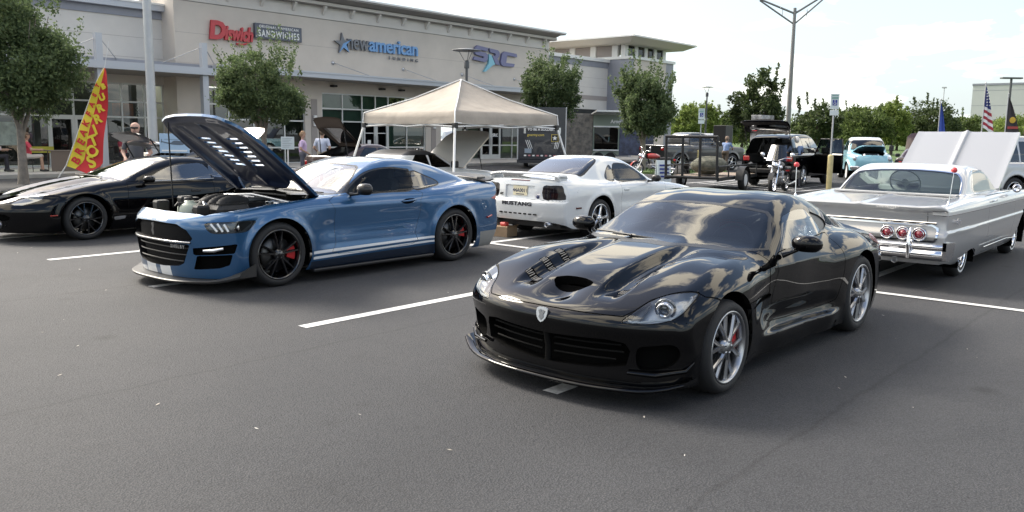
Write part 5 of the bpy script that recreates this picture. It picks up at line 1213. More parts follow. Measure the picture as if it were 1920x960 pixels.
    for k in range(8):
        b = MB(); y0 = -.38 + k * .105; b.box((3.652, y0, .405), (3.672, y0 + .06, .425)); b.build('bumper_slot', hole, c.root)
    g = c.carve(c.rear(smooth_poly([(-.3, .865 + .08), (.20, .945), (.21, .962), (-.3, .966)], 1), 3.3)); c.add(g.off(.002), 'brake_light', mat('brake_lens', (.10, .01, .012), .2, 0, .5))
    for sg in (-1, 1):
        b = MB(); b.lathe([(.038, -.10), (.040, .03), (.034, .03), (.032, -.08)], axis='x', c=(3.60, sg * .60, .265), n=18); b.build('exhaust_tip', M_STEEL, c.root)
        b = MB(); b.box((3.10, sg * .905 - .01, .515), (3.24, sg * .905 + .008, .54), .004); b.build('side_marker', mat('marker_dark_red', (.06, .01, .012), .2), c.root)
    c.line(lambda: np.maximum(np.abs(np.hypot(c.B.V[:, 0] - 3.13, c.B.V[:, 2] - .75) - .075), .5 - c.B.V[:, 1]), .0025)
    dp = [(.52, .86), (.55, .60), (.56, .25), (1.93, .25), (1.95, .60), (1.93, .90)]
    for g in halves(c.panel(lambda: np.maximum(c.side(dp, .5, rnd=.01), c.B.V[:, 2] - .905), .0035)):
        sg = -1 if g.V[:, 1].mean() < 0 else 1; o = c.add(g, 'door', paint); b = MB(); b.box((1.72, sg * .892 - .012, .76), (1.88, sg * .892 + .014, .795), .008); b.build('door_handle', paint, o)
    b = MB()
    c.line(lambda: np.maximum(np.abs(c.B.V[:, 2] - .735 + .02 * (c.B.V[:, 0] - 1)), np.maximum(.6 - c.B.V[:, 0], np.maximum(c.B.V[:, 0] - 2.1, .6 - np.abs(c.B.V[:, 1])))), .003)
    # boot lid seam + spoiler
    c.line(lambda: np.maximum(np.abs(psd(c.B.V[:, 0], np.abs(c.B.V[:, 1]), [(2.86, -.3), (2.86, .62), (3.0, .66), (3.9, .52), (3.9, -.3)])), .70 - c.B.V[:, 2]), .003)
    b = MB(); P = []
    for k in range(21):
        y = -.74 + 1.48 * k / 20; e = (abs(y) / .74) ** 5; P.append([(3.30 - .12 * e, y, 1.055 - .05 * e), (3.42, y, 1.085 - .05 * e), (3.56 - .05 * e, y, 1.09 - .05 * e), (3.58 - .05 * e, y, 1.06 - .05 * e), (3.44, y, 1.045 - .05 * e)])
    b.grid(P, wrap=True); b.add(P[0], [(0, 1, 2, 3, 4)]); b.add(P[-1], [(0, 1, 2, 3, 4)]); b.build('rear_spoiler', paint, c.root)
    for sg in (-1, 1):
        b = MB(); b.box((3.26, sg * .70 - .06, .96), (3.5, sg * .70 + .04, 1.06), .02); b.build('spoiler_foot', paint, c.root)
    # far side of the nose
    for g in halves(c.carve(c.front([(.55, .58), (.80, .62), (.82, .68), (.56, .66)], .0))): c.add(g, 'headlight', M_GLASSC); c.add(recess(g, .04), 'lamp_bowl', M_STEEL)
    for sg in (-1, 1): mirror_pod(c, (1.02, sg * .985, .955), (.13, .19, .12), dk, (1.05, sg * .83, .90), sg)
    b = MB(); b.box((.55, -.85, .17), (3.3, .85, .2)); b.box((3.2, -.75, .2), (3.45, .75, .36)); b.build('underbody', M_BLACK, c.root)
    c.lining(.60, .7, 2.8); interior(c, (.7, 2.8), .70, .24, [(1.75, 1.16, .3), (2.4, 1.05, .65)], 1.02, .90, wheel_side=-1)
    al = mat('alloy_bright', (.62, .63, .65), .14, 1.)
    for sd in (1, -1):
        make_wheel(c, (0, sd * .895, .325), sd, .325, .25, .232, 'five', al); make_wheel(c, (2.573, sd * .905, .325), sd, .325, .27, .232, 'five', al)
    c.finish('body_shell'); return c
# ---------------------------------------------------------------- silver classic hardtop seen from behind
def imp_F():
    return std_F(W=K((-1.0, .90), (-.7, .965), (-.2, .995), (.8, 1.0), (2.6, 1.0), (3.6, .985), (4.2, .965), (4.6, .93)),
        sec=K((.15, -.16), (.26, -.085), (.36, -.04), (.48, -.012), (.60, .0), (.655, .006), (.68, -.012), (.80, -.004), (.885, .0), (.93, -.015), (1.0, -.07), (1.3, -.4)),
        Zc=K((-1.0, .90), (-.7, .94), (0, .965), (.7, .985), (1.0, .99), (2.8, 1.0), (3.2, .995), (3.8, .975), (4.3, .955), (4.6, .945)),
        Xf=K((.0, -.75), (.3, -.82), (.6, -.85), (.9, -.84)), Xr=K((.15, 4.20), (.3, 4.30), (.45, 4.36), (.6, 4.375), (.68, 4.345), (.78, 4.335), (.86, 4.345), (.93, 4.40), (1.0, 4.40)),
        R=K((.0, .1), (.4, .60), (.7, .90), (.9, 1.035), (1.15, 1.19), (1.35, 1.295), (1.52, 1.35), (1.8, 1.375), (2.1, 1.378), (2.35, 1.36), (2.52, 1.315), (2.7, 1.22), (2.9, 1.10), (3.1, .985), (3.3, .85), (3.6, .6), (4.0, .3)),
        GW=K((.5, .76), (1.0, .80), (1.6, .82), (2.4, .82), (2.9, .80), (3.3, .72)), wn=1.0, fu=(.10, 4.), ru=(.06, 4.), bow=.22, tum=.34, belt=.98, drop=.015, crown=.05, rs=.045, rf=.04, rr=.02, rg=.075, kb=.03, zb=.2, flare=.0,
        topx=lambda x, ay: .02 * sstep(ay, .62, .86) + .012 * gs(ay, 0, .05), gz0=.6, rcrown=.05)
IMP_LOC = (14.66, 3.38, 0); IMP_RZ = math.pi
def build_imp():
    F = imp_F(); paint = mat('silver_car_paint', (.43, .435, .445), .32, .35, 1.); roofm = mat('white_roof_paint', (.43, .435, .44), .28, 0, 1.)
    c = Car('classic_car', 'silver and white classic hardtop with red round tail lights and its bonnet up', 'car', IMP_LOC, IMP_RZ, F, (-1.0, 0, .1), (4.6, 1.08, 1.46), .022, paint)
    dk = mat('satin_black', (.008, .008, .009), .35); hole = mat('intake_black', (), .8); ch = M_CHROME
    c.arch(0, .30, .40, .6)
    V = c.B.V; ra = np.maximum(np.hypot((V[:, 0] - 3.05) / 1.75, V[:, 2] - .12) - .25, .6 - np.abs(V[:, 1])); c.drop(ra)
    c.well(0, .30, .41, .55, .93); c.well(3.023, .30, .40, .52, .90); c.drop(c.B.V[:, 2] - .215 - .07 * sstep(c.B.V[:, 0], 3.5, 4.2))
    # glass
    g = c.carve(c.front([(-.1, 1.02), (.70, 1.01), (.765, 1.03), (.70, 1.24), (.62, 1.295), (.3, 1.315), (-.1, 1.32)], 1.52)); c.add(g, 'windscreen', M_GLASSC)
    sw = smooth_poly([(1.10, 1.02), (1.30, 1.15), (1.50, 1.275), (1.62, 1.298), (2.1, 1.305), (2.22, 1.285), (2.40, 1.16), (2.475, 1.03), (1.8, 1.016)], 2)
    for g in halves(c.carve(c.side(sw, .4))): c.add(g, 'side_window', glass_mat('green_glass', (.70, .80, .76)))
    for g in halves(c.carve(c.side(sw, .4) - .02)): c.add(g.off(.002), 'window_trim', ch)
    rw = smooth_poly([(2.535, -.3), (2.535, .0), (2.55, .55), (2.60, .655), (2.72, .715), (3.0, .765), (3.10, .74), (3.115, .0), (3.115, -.3)], 3)
    g = c.carve(c.top(rw)); bd = -(psd(g.V[:, 0], np.abs(g.V[:, 1]), rw) + .022); c.add(g.cut(bd)[1], 'rear_window', glass_mat('green_glass', ())); c.add(g.cut(bd)[0].off(.003), 'rear_window_trim', ch)
    rf = c.carve(np.maximum(1.012 - c.B.V[:, 2], .75 - c.B.V[:, 0])); c.add(rf, 'roof', roofm)
    L = rf.cut(1.0 - rf.V[:, 2])[0].off(-.03).flip(); L.build('headlining', mat('roof_lining', (.16, .16, .155), .8), c.root)
    # tail: chrome surround, panel, lamps, bumper
    V = c.B.V; po = [(-.3, .555), (.84, .555), (.86, .60), (.86, .70), (.80, .735), (-.3, .735)]
    g = c.carve(c.rear(po, 3.9, rnd=.012)); bd = -(psd(np.abs(g.V[:, 1]), g.V[:, 2], po, .012) + .022); c.add(g.cut(bd)[0].off(.012), 'tail_panel_trim', ch); c.add(g.cut(bd)[1], 'tail_panel', mat('tail_panel_silver', (.42, .41, .40), .3, .6))
    b = MB(); b.box((4.345, -.86, .752), (4.365, .86, .775), .006); b.build('tail_panel_moulding', ch, c.root)
    for yy in (.335, .51, .685):
        for sg in (-1, 1):
            o = MB(); o.lathe([(.078, -.02), (.080, .015), (.074, .028), (.066, .030), (.062, .015)], axis='x', c=(4.365, sg * yy, .632), n=26); o = o.build('tail_light', ch, c.root)
            b = MB(); b.lathe([(.0005, .035), (.02, .034), (.022, .028), (.045, .026), (.048, .022), (.063, .018)], axis='x', c=(4.365, sg * yy, .632), n=24); b.build('lens', mat('lens_red', (.28, .012, .03), .12, 0, 1.), o)
            b = MB(); b.lathe([(.046, .0305), (.050, .0315), (.054, .027)], axis='x', c=(4.365, sg * yy, .632), n=24); b.build('lens_ring', ch, o)
    b = MB(); P = []
    for k in range(25):
        y = -.99 + 1.98 * k / 24; e = (abs(y) / .99) ** 8; d = -.05 * e
        P.append([(4.05 + d, y, .525), (4.37 + d, y, .53), (4.43 + d, y, .525), (4.445 + d, y, .49), (4.405 + d, y, .465), (4.40 + d, y, .45), (4.44 + d, y, .435), (4.44 + d, y, .395), (4.41 + d, y, .355), (4.34 + d, y, .335)])
    b.grid(P); b.add(P[0], [tuple(range(10))]); b.add(P[-1], [tuple(range(9, -1, -1))]); b.build('rear_bumper', ch, c.root, fix=False)
    for sg in (-1, 1):
        b = MB(); b.prism(smooth_poly([(4.44, .545), (4.40, .55), (4.10, .535), (4.06, .50), (4.12, .36), (4.36, .345), (4.43, .38)], 2), sg * .955, sg * .995, 'y'); b.build('bumper_end', ch, c.root)
        b = MB(); b.tube([(4.40, sg * .60, .70), (4.445, sg * .60, .62), (4.465, sg * .60, .50), (4.455, sg * .60, .36)], [.010, .020, .026, .018], 8); b.build('bumper_guard', ch, c.root)
    b = MB(); b.lathe([(.03, -.25), (.032, .03), (.026, .03), (.025, -.2)], axis='x', c=(4.30, .42, .30), n=16); b.build('exhaust_tip', M_STEEL, c.root)
    # side mouldings
    def sidestrip(B, z0, z1, x0, x1): return np.maximum(np.maximum(z0 - B.V[:, 2], B.V[:, 2] - z1), np.maximum(np.maximum(x0 - B.V[:, 0], B.V[:, 0] - x1), .8 - np.abs(B.V[:, 1])))
    for g in halves(c.carve(sidestrip(c.B, .855, .895, -.75, 4.36))): c.add(g.off(.003), 'side_moulding', mat('white_moulding', (.75, .75, .74), .3, 0, 1.))
    for z in (.853, .897):
        for g in halves(c.carve(sidestrip(c.B, z - .006, z + .006, -.75, 4.36))): c.add(g.off(.006), 'side_trim', ch)
    for sg in (-1, 1):
        b = MB(); b.tube([(3.05 + .442 * math.cos(t), sg * (.93 - .02 * math.cos(t) ** 2), .12 + .252 * math.sin(t)) for t in [math.pi * (.18 + .64 * k / 16) for k in range(17)]], .010, 6); b.build('wheel_arch_trim', ch, c.root)
        b = MB(); b.tube([(x, sg * (.985 if x < 3.5 else .97), .345 if x > 1 else .30) for x in (.45, 1.2, 2.55)], .008, 5); b.build('sill_trim', ch, c.root)
        text('wing_script', 'Impala', ch, c.root, frame((3.95, sg * .990, .765), (-sg, 0, 0), (0, 0, 1)), size=.085, depth=.006, shear=.5)
    text('boot_lettering', 'CHEVROLET', M_STEEL, c.root, frame((4.41, -.02 + .35, .925), (0, 1, 0), (-.5, 0, .8)), size=.035, depth=.004, space=1.4)
    dp = [(.78, .985), (.80, .60), (.84, .26), (2.32, .26), (2.40, .60), (2.44, .985)]
    for g in halves(c.panel(lambda: np.maximum(c.side(dp, .6, rnd=.01), c.B.V[:, 2] - .992), .004)):
        sg = -1 if g.V[:, 1].mean() < 0 else 1; o = c.add(g, 'door', paint); b = MB(); b.tube([(2.16, sg * 1.005, .925), (2.18, sg * 1.02, .93), (2.30, sg * 1.02, .93), (2.32, sg * 1.005, .925)], .010, 6); b.build('door_handle', ch, o)
    c.line(lambda: np.maximum(np.abs(psd(c.B.V[:, 0], np.abs(c.B.V[:, 1]), [(3.17, -.3), (3.17, .80), (3.3, .83), (4.9, .70), (4.9, -.3)])), .60 - c.B.V[:, 2]), .004)
    # bonnet up, leaning back towards the cowl
    hp = [(-.78, -.2), (-.78, .74), (.70, .75), (.74, .5), (.74, -.2)]
    hood = c.carve(np.maximum(c.top(hp), .9 - c.B.V[:, 2]))
    c.add(join([Sh(hood.V - np.array([0, 0, .3]), hood.N, hood.T), rim_walls(Sh(hood.V, hood.N * 0 + np.array([0, 0, 1.]), hood.T), .3)]), 'engine_bay', hole)
    b = MB(); b.box((-.4, -.3, .68), (.4, .3, .90), .06); b.build('engine_block', M_STEEL, c.root)
    b = MB(); b.lathe([(.0005, .06), (.16, .06), (.18, .03), (.18, -.03)], c=(.0, 0, .92), n=24); b.build('air_cleaner', ch, c.root)
    piv = Vector((.74, 0, .99)); Mx = Matrix.Translation(piv) @ Matrix.Rotation(math.radians(36), 4, 'Y') @ Matrix.Translation(-piv)
    z = hood.V[:, 2]; ridge = .022 * gs(hood.V[:, 1], 0, .03); hood = Sh(hood.V + np.stack([0 * z, 0 * z, ridge], 1), hood.N, hood.T); hood.N = hood.N.copy(); hood.N[:, 1] += np.where(np.abs(hood.V[:, 1]) < .07, 2.2 * hood.V[:, 1] / .03 * np.exp(-(hood.V[:, 1] / .03) ** 2), 0); hood.N /= np.linalg.norm(hood.N, axis=1)[:, None]
    hm_ = mat('bonnet_silver', (.30, .305, .32), .34, 0, .8); o = c.add(hood.xf(Mx), 'bonnet', hm_); hood.off(-.04).flip().xf(Mx).build('bonnet_liner', mat('headlining', ()), o); rim_walls(hood, .04).xf(Mx).build('bonnet_edge', roofm, o)
    for sg in (-1, 1):
        b = MB(); q = (4.10, sg * .90, .962); b.tube([q, (4.10 - .03, sg * .92, 1.34)], [.006, .004], 6); a = b.build('aerial', ch, c.root)
        b = MB(); b.lathe([(.0005, .035), (.02, .03), (.032, .012), (.034, -.008), (.02, -.025), (.0005, -.03)], c=(4.07, sg * .92, 1.36), n=14); b.build('aerial_ball', mat('ball_pink', (.62, .06, .07), .4), a)
        b = MB(); b.lathe([(.022, -.01), (.022, .012), (.012, .03), (.006, .04)], c=q, n=12); b.build('aerial_base', ch, a)
        b = MB(); b.lathe([(.0005, -.02), (.05, -.02), (.06, .02), (.055, .03)], axis='x', c=(.98, sg * 1.03, 1.04), n=18); b.build('mirror', ch, c.root)
    m = mat('interior_silver', (.42, .42, .42), .6)
    interior(c, (.9, 3.1), .78, .30, [(1.95, 1.08, .7), (2.85, 1.02, .7)], 1.10, 1.02, col=(.35, .36, .36), wheel_side=-1, sw_r=.215, sw_col=mat('steering_white', (.45, .47, .46), .35), sw_tilt=.55, sw_dx=.22, sw_dz=.05)
    b = MB(); b.box((2.88, -.75, 1.0), (3.15, .75, 1.02)); b.build('parcel_shelf', m, c.root)
    b = MB(); b.box((.5, -.8, .26), (3.7, .8, .30)); b.build('underbody', M_BLACK, c.root)
    for sd in (1, -1):
        make_wheel(c, (0, sd * .86, .305), sd, .305, .17, .188, 'wire', ch, disc=False, white=(.225, .25)); make_wheel(c, (3.023, sd * .84, .305), sd, .305, .17, .188, 'wire', ch, disc=False, white=(.225, .25))
    c.finish('body_shell'); return c
# ---------------------------------------------------------------- black long-nosed coupe at the far left
def fb_F():
    return std_F(W=K((-1.25, .60), (-1.0, .74), (-.6, .885), (-.2, .925), (.2, .93), (.7, .915), (1.4, .91), (2.1, .93), (2.57, .945), (3.2, .91), (3.8, .80)),
        sec=K((.08, -.10), (.15, -.05), (.25, -.015), (.4, .0), (.58, .0), (.70, -.015), (.82, -.055), (.95, -.12), (1.3, -.4)),
        Zc=K((-1.3, .44), (-1.1, .545), (-.9, .63), (-.5, .745), (-.1, .835), (.3, .895), (.7, .925), (1.0, .93), (2.2, .94), (2.8, .94), (3.4, .95), (3.8, .92)),
        Xf=K((.0, -.95), (.14, -1.06), (.3, -1.10), (.45, -1.12), (.55, -1.08), (.65, -.95)), Xr=K((.1, 3.5), (.3, 3.68), (.6, 3.75), (.8, 3.74), (1.0, 3.70)),
        R=K((-.4, .1), (-.1, .55), (.2, .765), (.45, .90), (.7, 1.005), (.95, 1.09), (1.2, 1.17), (1.42, 1.218), (1.62, 1.24), (1.85, 1.243), (2.1, 1.222), (2.4, 1.17), (2.7, 1.09), (3.0, .98), (3.4, .7), (3.9, .3)),
        GW=K((.0, .68), (.5, .76), (1.0, .80), (1.6, .805), (2.2, .78), (2.7, .70), (3.2, .58)), wn=.92, fu=(.62, 2.2), ru=(.22, 3.), bow=.34, tum=.62, belt=.90, drop=.07, rs=.10,
        arches=((0, .33, .395), (2.568, .33, .395)), topx=lambda x, ay: .028 * gs(ay, .28, .12) * sstep(x, -.9, -.4) * (1 - sstep(x, .3, .6)) - .015 * gs(ay, .52, .08) * sstep(x, -.6, -.3) * (1 - sstep(x, .3, .6)))
FB_LOC = (5.50, 14.20, 0); FB_RZ = 0.
def build_fb():
    F = fb_F(); paint = mat('black_car_paint', (.002, .002, .0025), .3, 0., 1., .0)
    c = Car('low_coupe', 'low black coupe with a long twin-nostril bonnet and black wheels at the left edge', 'car', FB_LOC, FB_RZ, F, (-1.3, 0, .08), (3.95, 1.05, 1.32), .022, paint)
    dk = mat('satin_black', (.008, .008, .009), .35); hole = mat('intake_black', (), .8)
    c.arch(0, .33, .385); c.arch(2.568, .33, .385); c.well(0, .33, .395, .52, .88); c.well(2.568, .33, .395, .52, .89); c.drop(c.B.V[:, 2] - .135)
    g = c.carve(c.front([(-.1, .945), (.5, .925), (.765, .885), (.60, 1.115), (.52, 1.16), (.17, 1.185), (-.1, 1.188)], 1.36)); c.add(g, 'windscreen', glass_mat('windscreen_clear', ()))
    sw = smooth_poly([(1.02, .868), (1.30, 1.03), (1.55, 1.105), (1.8, 1.125), (2.08, 1.115), (2.14, .885), (1.6, .872)], 3)
    for g in halves(c.carve(c.side(sw, .35))): c.add(g, 'side_window', glass_mat('side_glass_smoke', (.30, .33, .36), boost=4.))
    qw = smooth_poly([(2.18, 1.10), (2.40, 1.06), (2.62, .99), (2.60, .93), (2.2, .90)], 3)
    for g in halves(c.carve(c.side(qw, .3))): c.add(g, 'quarter_window', glass_mat('side_glass_smoke', ()))
    c.add(c.carve(c.top([(2.15, -.2), (2.15, .42), (2.3, .48), (2.9, .46), (3.0, -.2)])), 'rear_window', M_GLASSD)
    for sg in (-1, 1):
        b = MB(); b.tube([(.98, sg * .862, .862), (1.5, sg * .875, .868), (2.16, sg * .868, .878)], .008, 5); b.build('window_weatherstrip', mat('trim_grey', (.35, .36, .37), .3, .8), c.root)
    hl = smooth_poly([(-.90, .50), (-.70, .585), (-.53, .70), (-.50, .755), (-.62, .74), (-.80, .64)], 2)
    for g in halves(c.carve(c.top(hl))): o = c.add(g.off(.003), 'headlight', mat('popup_lamp_cover', (.16, .17, .18), .12, .5, 1.))
    ns_ = smooth_poly([(-.97, .10), (-.95, .28), (-.80, .38), (-.73, .34), (-.80, .16)], 3)
    for g in halves(c.carve(c.top(ns_))): c.add(recess(g, .05), 'bonnet_nostril', hole)
    for g in halves(c.carve(c.front(smooth_poly([(.12, .40), (.46, .42), (.50, .33), (.14, .30)], 2), -.7))): c.add(recess(g, .06), 'bumper_intake', hole)
    for sg in (-1, 1):
        b = MB(); b.lathe([(.055, -.02), (.058, .005), (.05, .008), (.045, -.01)], axis='x', c=(-1.03, sg * .40, .27), n=18); b.build('fog_light_ring', M_STEEL, c.root)
        b = MB(); b.tube([(-.52, sg * .905, .40), (-.42, sg * .928, .405)], .010, 5); b.build('side_marker', mat('marker_red', (.30, .03, .02), .3), c.root)
    dp = [(.69, .875), (.66, .60), (.66, .30), (2.06, .28), (2.13, .60), (2.13, .89)]
    for g in halves(c.panel(lambda: np.maximum(c.side(dp, .5, rnd=.01), c.B.V[:, 2] - .868), .004)):
        sg = -1 if g.V[:, 1].mean() < 0 else 1; o = c.add(g, 'door', paint); b = MB(); b.box((1.72, sg * .905 - .01, .665), (1.90, sg * .905 + .012, .705), .006); b.build('door_handle', dk, o)
    c.line(lambda: np.maximum(np.abs(psd(c.B.V[:, 0], np.abs(c.B.V[:, 1]), [(-1.0, -.2), (-.95, .4), (-.5, .74), (.55, .80), (.60, -.2)])), .55 - c.B.V[:, 2]), .003)
    for g in halves(c.carve(c.side([(.40, .33), (.60, .34), (.58, .30), (.42, .285)], .6, rnd=.004))): c.add(g.off(.002), 'side_vent', M_STEEL)
    b = MB(); P = []
    for k in range(17):
        y = -.78 + 1.56 * k / 16; e = (abs(y) / .78) ** 5; P.append([(3.30 - .1 * e, y, 1.06 - .1 * e), (3.45, y, 1.09 - .1 * e), (3.60, y, 1.09 - .1 * e), (3.60, y, 1.06 - .1 * e), (3.45, y, 1.05 - .1 * e)])
    b.grid(P, wrap=True); b.build('rear_spoiler', paint, c.root)
    for sg in (-1, 1): mirror_pod(c, (.98, sg * 1.0, .905), (.18, .18, .11), paint, (.95, sg * .86, .855), sg)
    wiper(c, [(.40, .4, .945), (.42, 0, .945), (.48, -.4, .93)])
    c.lining(.60, .6, 2.8); interior(c, (.7, 2.8), .70, .22, [(1.75, 1.05, .3)], 1.0, .87, wheel_side=-1)
    bk = mat('gloss_black_alloy', (.006, .006, .007), .18, 0, 1.)
    for sd in (1, -1):
        make_wheel(c, (0, sd * .91, .33), sd, .33, .26, .245, 'rattler', bk); make_wheel(c, (2.568, sd * .92, .33), sd, .33, .29, .245, 'rattler', bk)
    c.finish('body_shell'); return c
# ---------------------------------------------------------------- people
def person(label, pos, rz, pose='stand', shirt=(.5, .1, .1), legs=(.05, .06, .09), hair=(.05, .03, .02), skin=(.46, .29, .21), h=1.72, shorts=False, bald=False, glasses=False, lean=0.):
    s = h / 1.72; J = {}
    if pose == 'stand':
        hip = .93; sh = 1.42; J = dict(kneeL=(.03, .10, .50), kneeR=(-.02, -.10, .50), footL=(.02, .11, .08), footR=(-.06, -.11, .08), elbL=(-.04, .27, 1.14), elbR=(-.04, -.27, 1.14), hanL=(.16, .20, .98), hanR=(.18, -.18, 1.0)); hx = 0.
    elif pose == 'reach':
        hip = .93; sh = 1.40; J = dict(kneeL=(.05, .10, .50), kneeR=(-.04, -.10, .50), footL=(.06, .11, .08), footR=(-.10, -.11, .08), elbL=(.22, .24, 1.20), elbR=(.20, -.24, 1.18), hanL=(.46, .16, 1.16), hanR=(.45, -.14, 1.12)); hx = 0.
    else:
        hip = .52; sh = 1.02; J = dict(kneeL=(.44, .14, .54), kneeR=(.42, -.12, .56), footL=(.42, .15, .08), footR=(.46, -.10, .08), elbL=(.08, .26, .76), elbR=(.14, -.27, .78), hanL=(.36, .20, .74), hanR=(.42, -.22, .78)); hx = 0.
    lx = lean
    caps = []   # (a, b, ra, rb, material) materials: 0 skin 1 shirt 2 legs 3 hair 4 shoe
    S = lambda y: (lx * .9, y, sh)
    for sg, k in ((1, 'L'), (-1, 'R')):
        hipj = (0, sg * .095, hip); kn = J['knee' + k]; ft = J['foot' + k]
        caps += [(hipj, kn, .088, .060, 2), (kn, ft, .056, .040, 0 if shorts else 2), ((ft[0] - .03, ft[1], .045), (ft[0] + .15, ft[1], .040), .045, .036, 4)]
        el = J['elb' + k]; ha = J['han' + k]; el = (el[0] + lx * .8, el[1], el[2]); ha = (ha[0] + lx, ha[1], ha[2]); mid = tuple((a + 2 * b) / 3 for a, b in zip((lx * .9, sg * .185, sh - .02), el))
        caps += [((lx * .9, sg * .185, sh - .02), mid, .058, .050, 1), (mid, el, .044, .038, 0), (el, ha, .037, .026, 0)]
        d = Vector(ha) - Vector(el); d.normalize(); pm = Vector(ha) + d * .06; caps += [(ha, tuple(pm), .030, .032, 0)]
    caps += [((0, .06, hip + .02), (0, -.06, hip + .02), .125, .125, 2), ((lx * .3, 0, hip + .14), (lx * .75, 0, sh - .16), .135, .150, 1), ((lx * .85, .10, sh - .07), (lx * .85, -.10, sh - .07), .105, .105, 1), ((lx * .9, 0, sh), (lx * 1.05, 0, sh + .10), .050, .048, 0)]
    hc = (lx * 1.1 + .02, 0, sh + .215); caps += [((hc[0], 0, hc[2] - .035), (hc[0] - .01, 0, hc[2] + .03), .078, .092, 0), ((hc[0] + .095, 0, hc[2] - .015), (hc[0] + .085, 0, hc[2] + .02), .012, .010, 0)]
    if not bald: caps += [((hc[0] - .035, 0, hc[2] + .01), (hc[0] - .012, 0, hc[2] + .055), .092, .092, 3)]
    def F(x, y, z, lab=False):
        d = None; best = None; L = None
        for (a, b, ra, rb, m) in caps:
            a = np.array(a) * s; b = np.array(b) * s; ab = b - a; t = np.clip(((x - a[0]) * ab[0] + (y - a[1]) * ab[1] + (z - a[2]) * ab[2]) / (ab @ ab), 0, 1)
            q = np.sqrt((x - a[0] - t * ab[0]) ** 2 + (y - a[1] - t * ab[1]) ** 2 + (z - a[2] - t * ab[2]) ** 2) - s * (ra + (rb - ra) * t)
            if lab: L = np.where(q < best, m, L) if L is not None else np.full(np.shape(q), m); best = q if best is None else np.minimum(best, q)
            d = q if d is None else smin(d, q, .030)
        return L if lab else d
    sh_ = surf(F, (-.35, -.5, -.0), (.75, .5, 1.95 * s), .03, sym=False)
    o = empty('person', pos, rz, label, 'person'); me = sh_.mesh('person_body'); c = sh_.V[sh_.T].mean(1); lab = F(c[:, 0], c[:, 1], c[:, 2], True).astype(np.int32)
    for nm, col in (('skin', skin), ('shirt', shirt), ('trousers', legs), ('hair', hair), ('shoe', (.05, .05, .05))): me.materials.append(mat('%s_%02x%02x%02x' % (nm, *[int(v * 255) for v in col]), col, .75))
    me.polygons.foreach_set('material_index', lab); body = link('body', me, None, o)
    for sg, k in ((1, 'L'), (-1, 'R')):      # fingers
        el = Vector(J['elb' + k]); ha = Vector(J['han' + k]); el.x += lx * .8; ha.x += lx; d = (ha - el).normalized(); up = Vector((0, 0, 1)); w = d.cross(up).normalized(); f = MB()
        for q in range(4): p = (ha + d * .085 + w * (.024 - .016 * q)) * s; f.tube([p, p + d * (.045 + .012 * (q in (1, 2))), p + d * .075 - up * .018], [.0095, .0085, .007], 5)
        p = (ha + d * .04 + w * .034) * s; f.tube([p, p + d * .03 + w * .022, p + d * .06 + w * .026], [.011, .0095, .008], 5); f.build('fingers', me.materials[0], o)
    f = MB(); e = hc
    for sg in (-1, 1): f.lathe([(.0005, .004), (.010, .0)], c=((e[0] + .085) * s, sg * .034 * s, (e[2] + .012) * s), axis='x', n=8); 
    if glasses: f.box(((e[0] + .07) * s, -.075 * s, (e[2] - .005) * s), ((e[0] + .097) * s, .075 * s, (e[2] + .03) * s), .008)
    f.build('sunglasses' if glasses else 'eyes', M_BLACK, o); f = MB(); f.box(((e[0] + .070) * s, -.026 * s, (e[2] - .055) * s), ((e[0] + .082) * s, .026 * s, (e[2] - .046) * s)); f.build('mouth', mat('lips', (.25, .09, .08), .6), o)
    return o
def chair(label, pos, rz, m=None, group=None):
    m = m or M_BLACK; o = empty('cafe_chair', pos, rz, label, 'chair', group)
    box('seat', (-.22, -.22, .43), (.22, .22, .46), m, o, .01); box('backrest', (-.24, -.22, .60), (-.21, .22, .88), m, o, .008)
    for sx in (-.2, .2):
        for sy in (-.2, .2): b = MB(); b.tube([(sx, sy, 0), (sx * .95, sy * .95, .44)] + ([(sx * 1.1, sy, .88)] if sx < 0 else []), .012, 6); b.build('leg', m, o)
    return o
def cafe_table(label, pos, w, m, top=None):
    o = empty('cafe_table', pos, 0, label, 'table'); box('table_top', (-w / 2, -.4, .72), (w / 2, .4, .75), top or m, o, .01)
    for sx in (-.4, .4):
        for sy in (-.35, .35): b = MB(); b.tube([(sx * w, sy, 0), (sx * w, sy, .72)], .018, 6); b.build('leg', m, o)
    return o
person('seated person in a red shirt and shorts reaching along the table by the porch', (11.55, 32.5, .15), -.35, 'sit', (.50, .05, .08), (.55, .50, .46), (.12, .08, .05), shorts=True)
person('seated person in a dark shirt beside the tree trunk at the left edge', (10.55, 32.9, .15), -.2, 'sit', (.03, .035, .06), (.03, .03, .04), (.16, .07, .04))
person('seated person in a dark red shirt by the shop door', (15.35, 33.4, .15), -1.2, 'sit', (.20, .015, .03), (.03, .03, .04), (.03, .025, .02))
person('bald man in sunglasses whose head shows above the hatchback', (8.75, 18.4, 0), -2.2, 'stand', (.10, .10, .11), (.05, .05, .07), (.16, .10, .07), skin=(.50, .31, .24), bald=True, glasses=True, h=1.80)
person('person with short fair hair in a lilac shirt standing behind the blue coupe', (17.45, 24.5, 0), -.75, 'stand', (.55, .42, .62), (.12, .12, .15), (.30, .19, .11), h=1.66)
person('man in a pale grey-blue shirt facing away left of the raised hatch', (17.6, 23.6, 0), .6, 'stand', (.50, .54, .66), (.30, .27, .22), (.13, .09, .06), h=1.74)
person('person in a blue shirt bending over equipment beyond the utility trailer', (38.6, 19.3, 0), .1, 'reach', (.20, .28, .48), (.10, .07, .05), (.20, .14, .10), lean=.12)
person('white-haired person in a blue shirt leaning into the black wagon', (28.9, 11.75, 0), 0.6, 'reach', (.14, .20, .34), (.05, .05, .06), (.62, .60, .57), lean=.16)
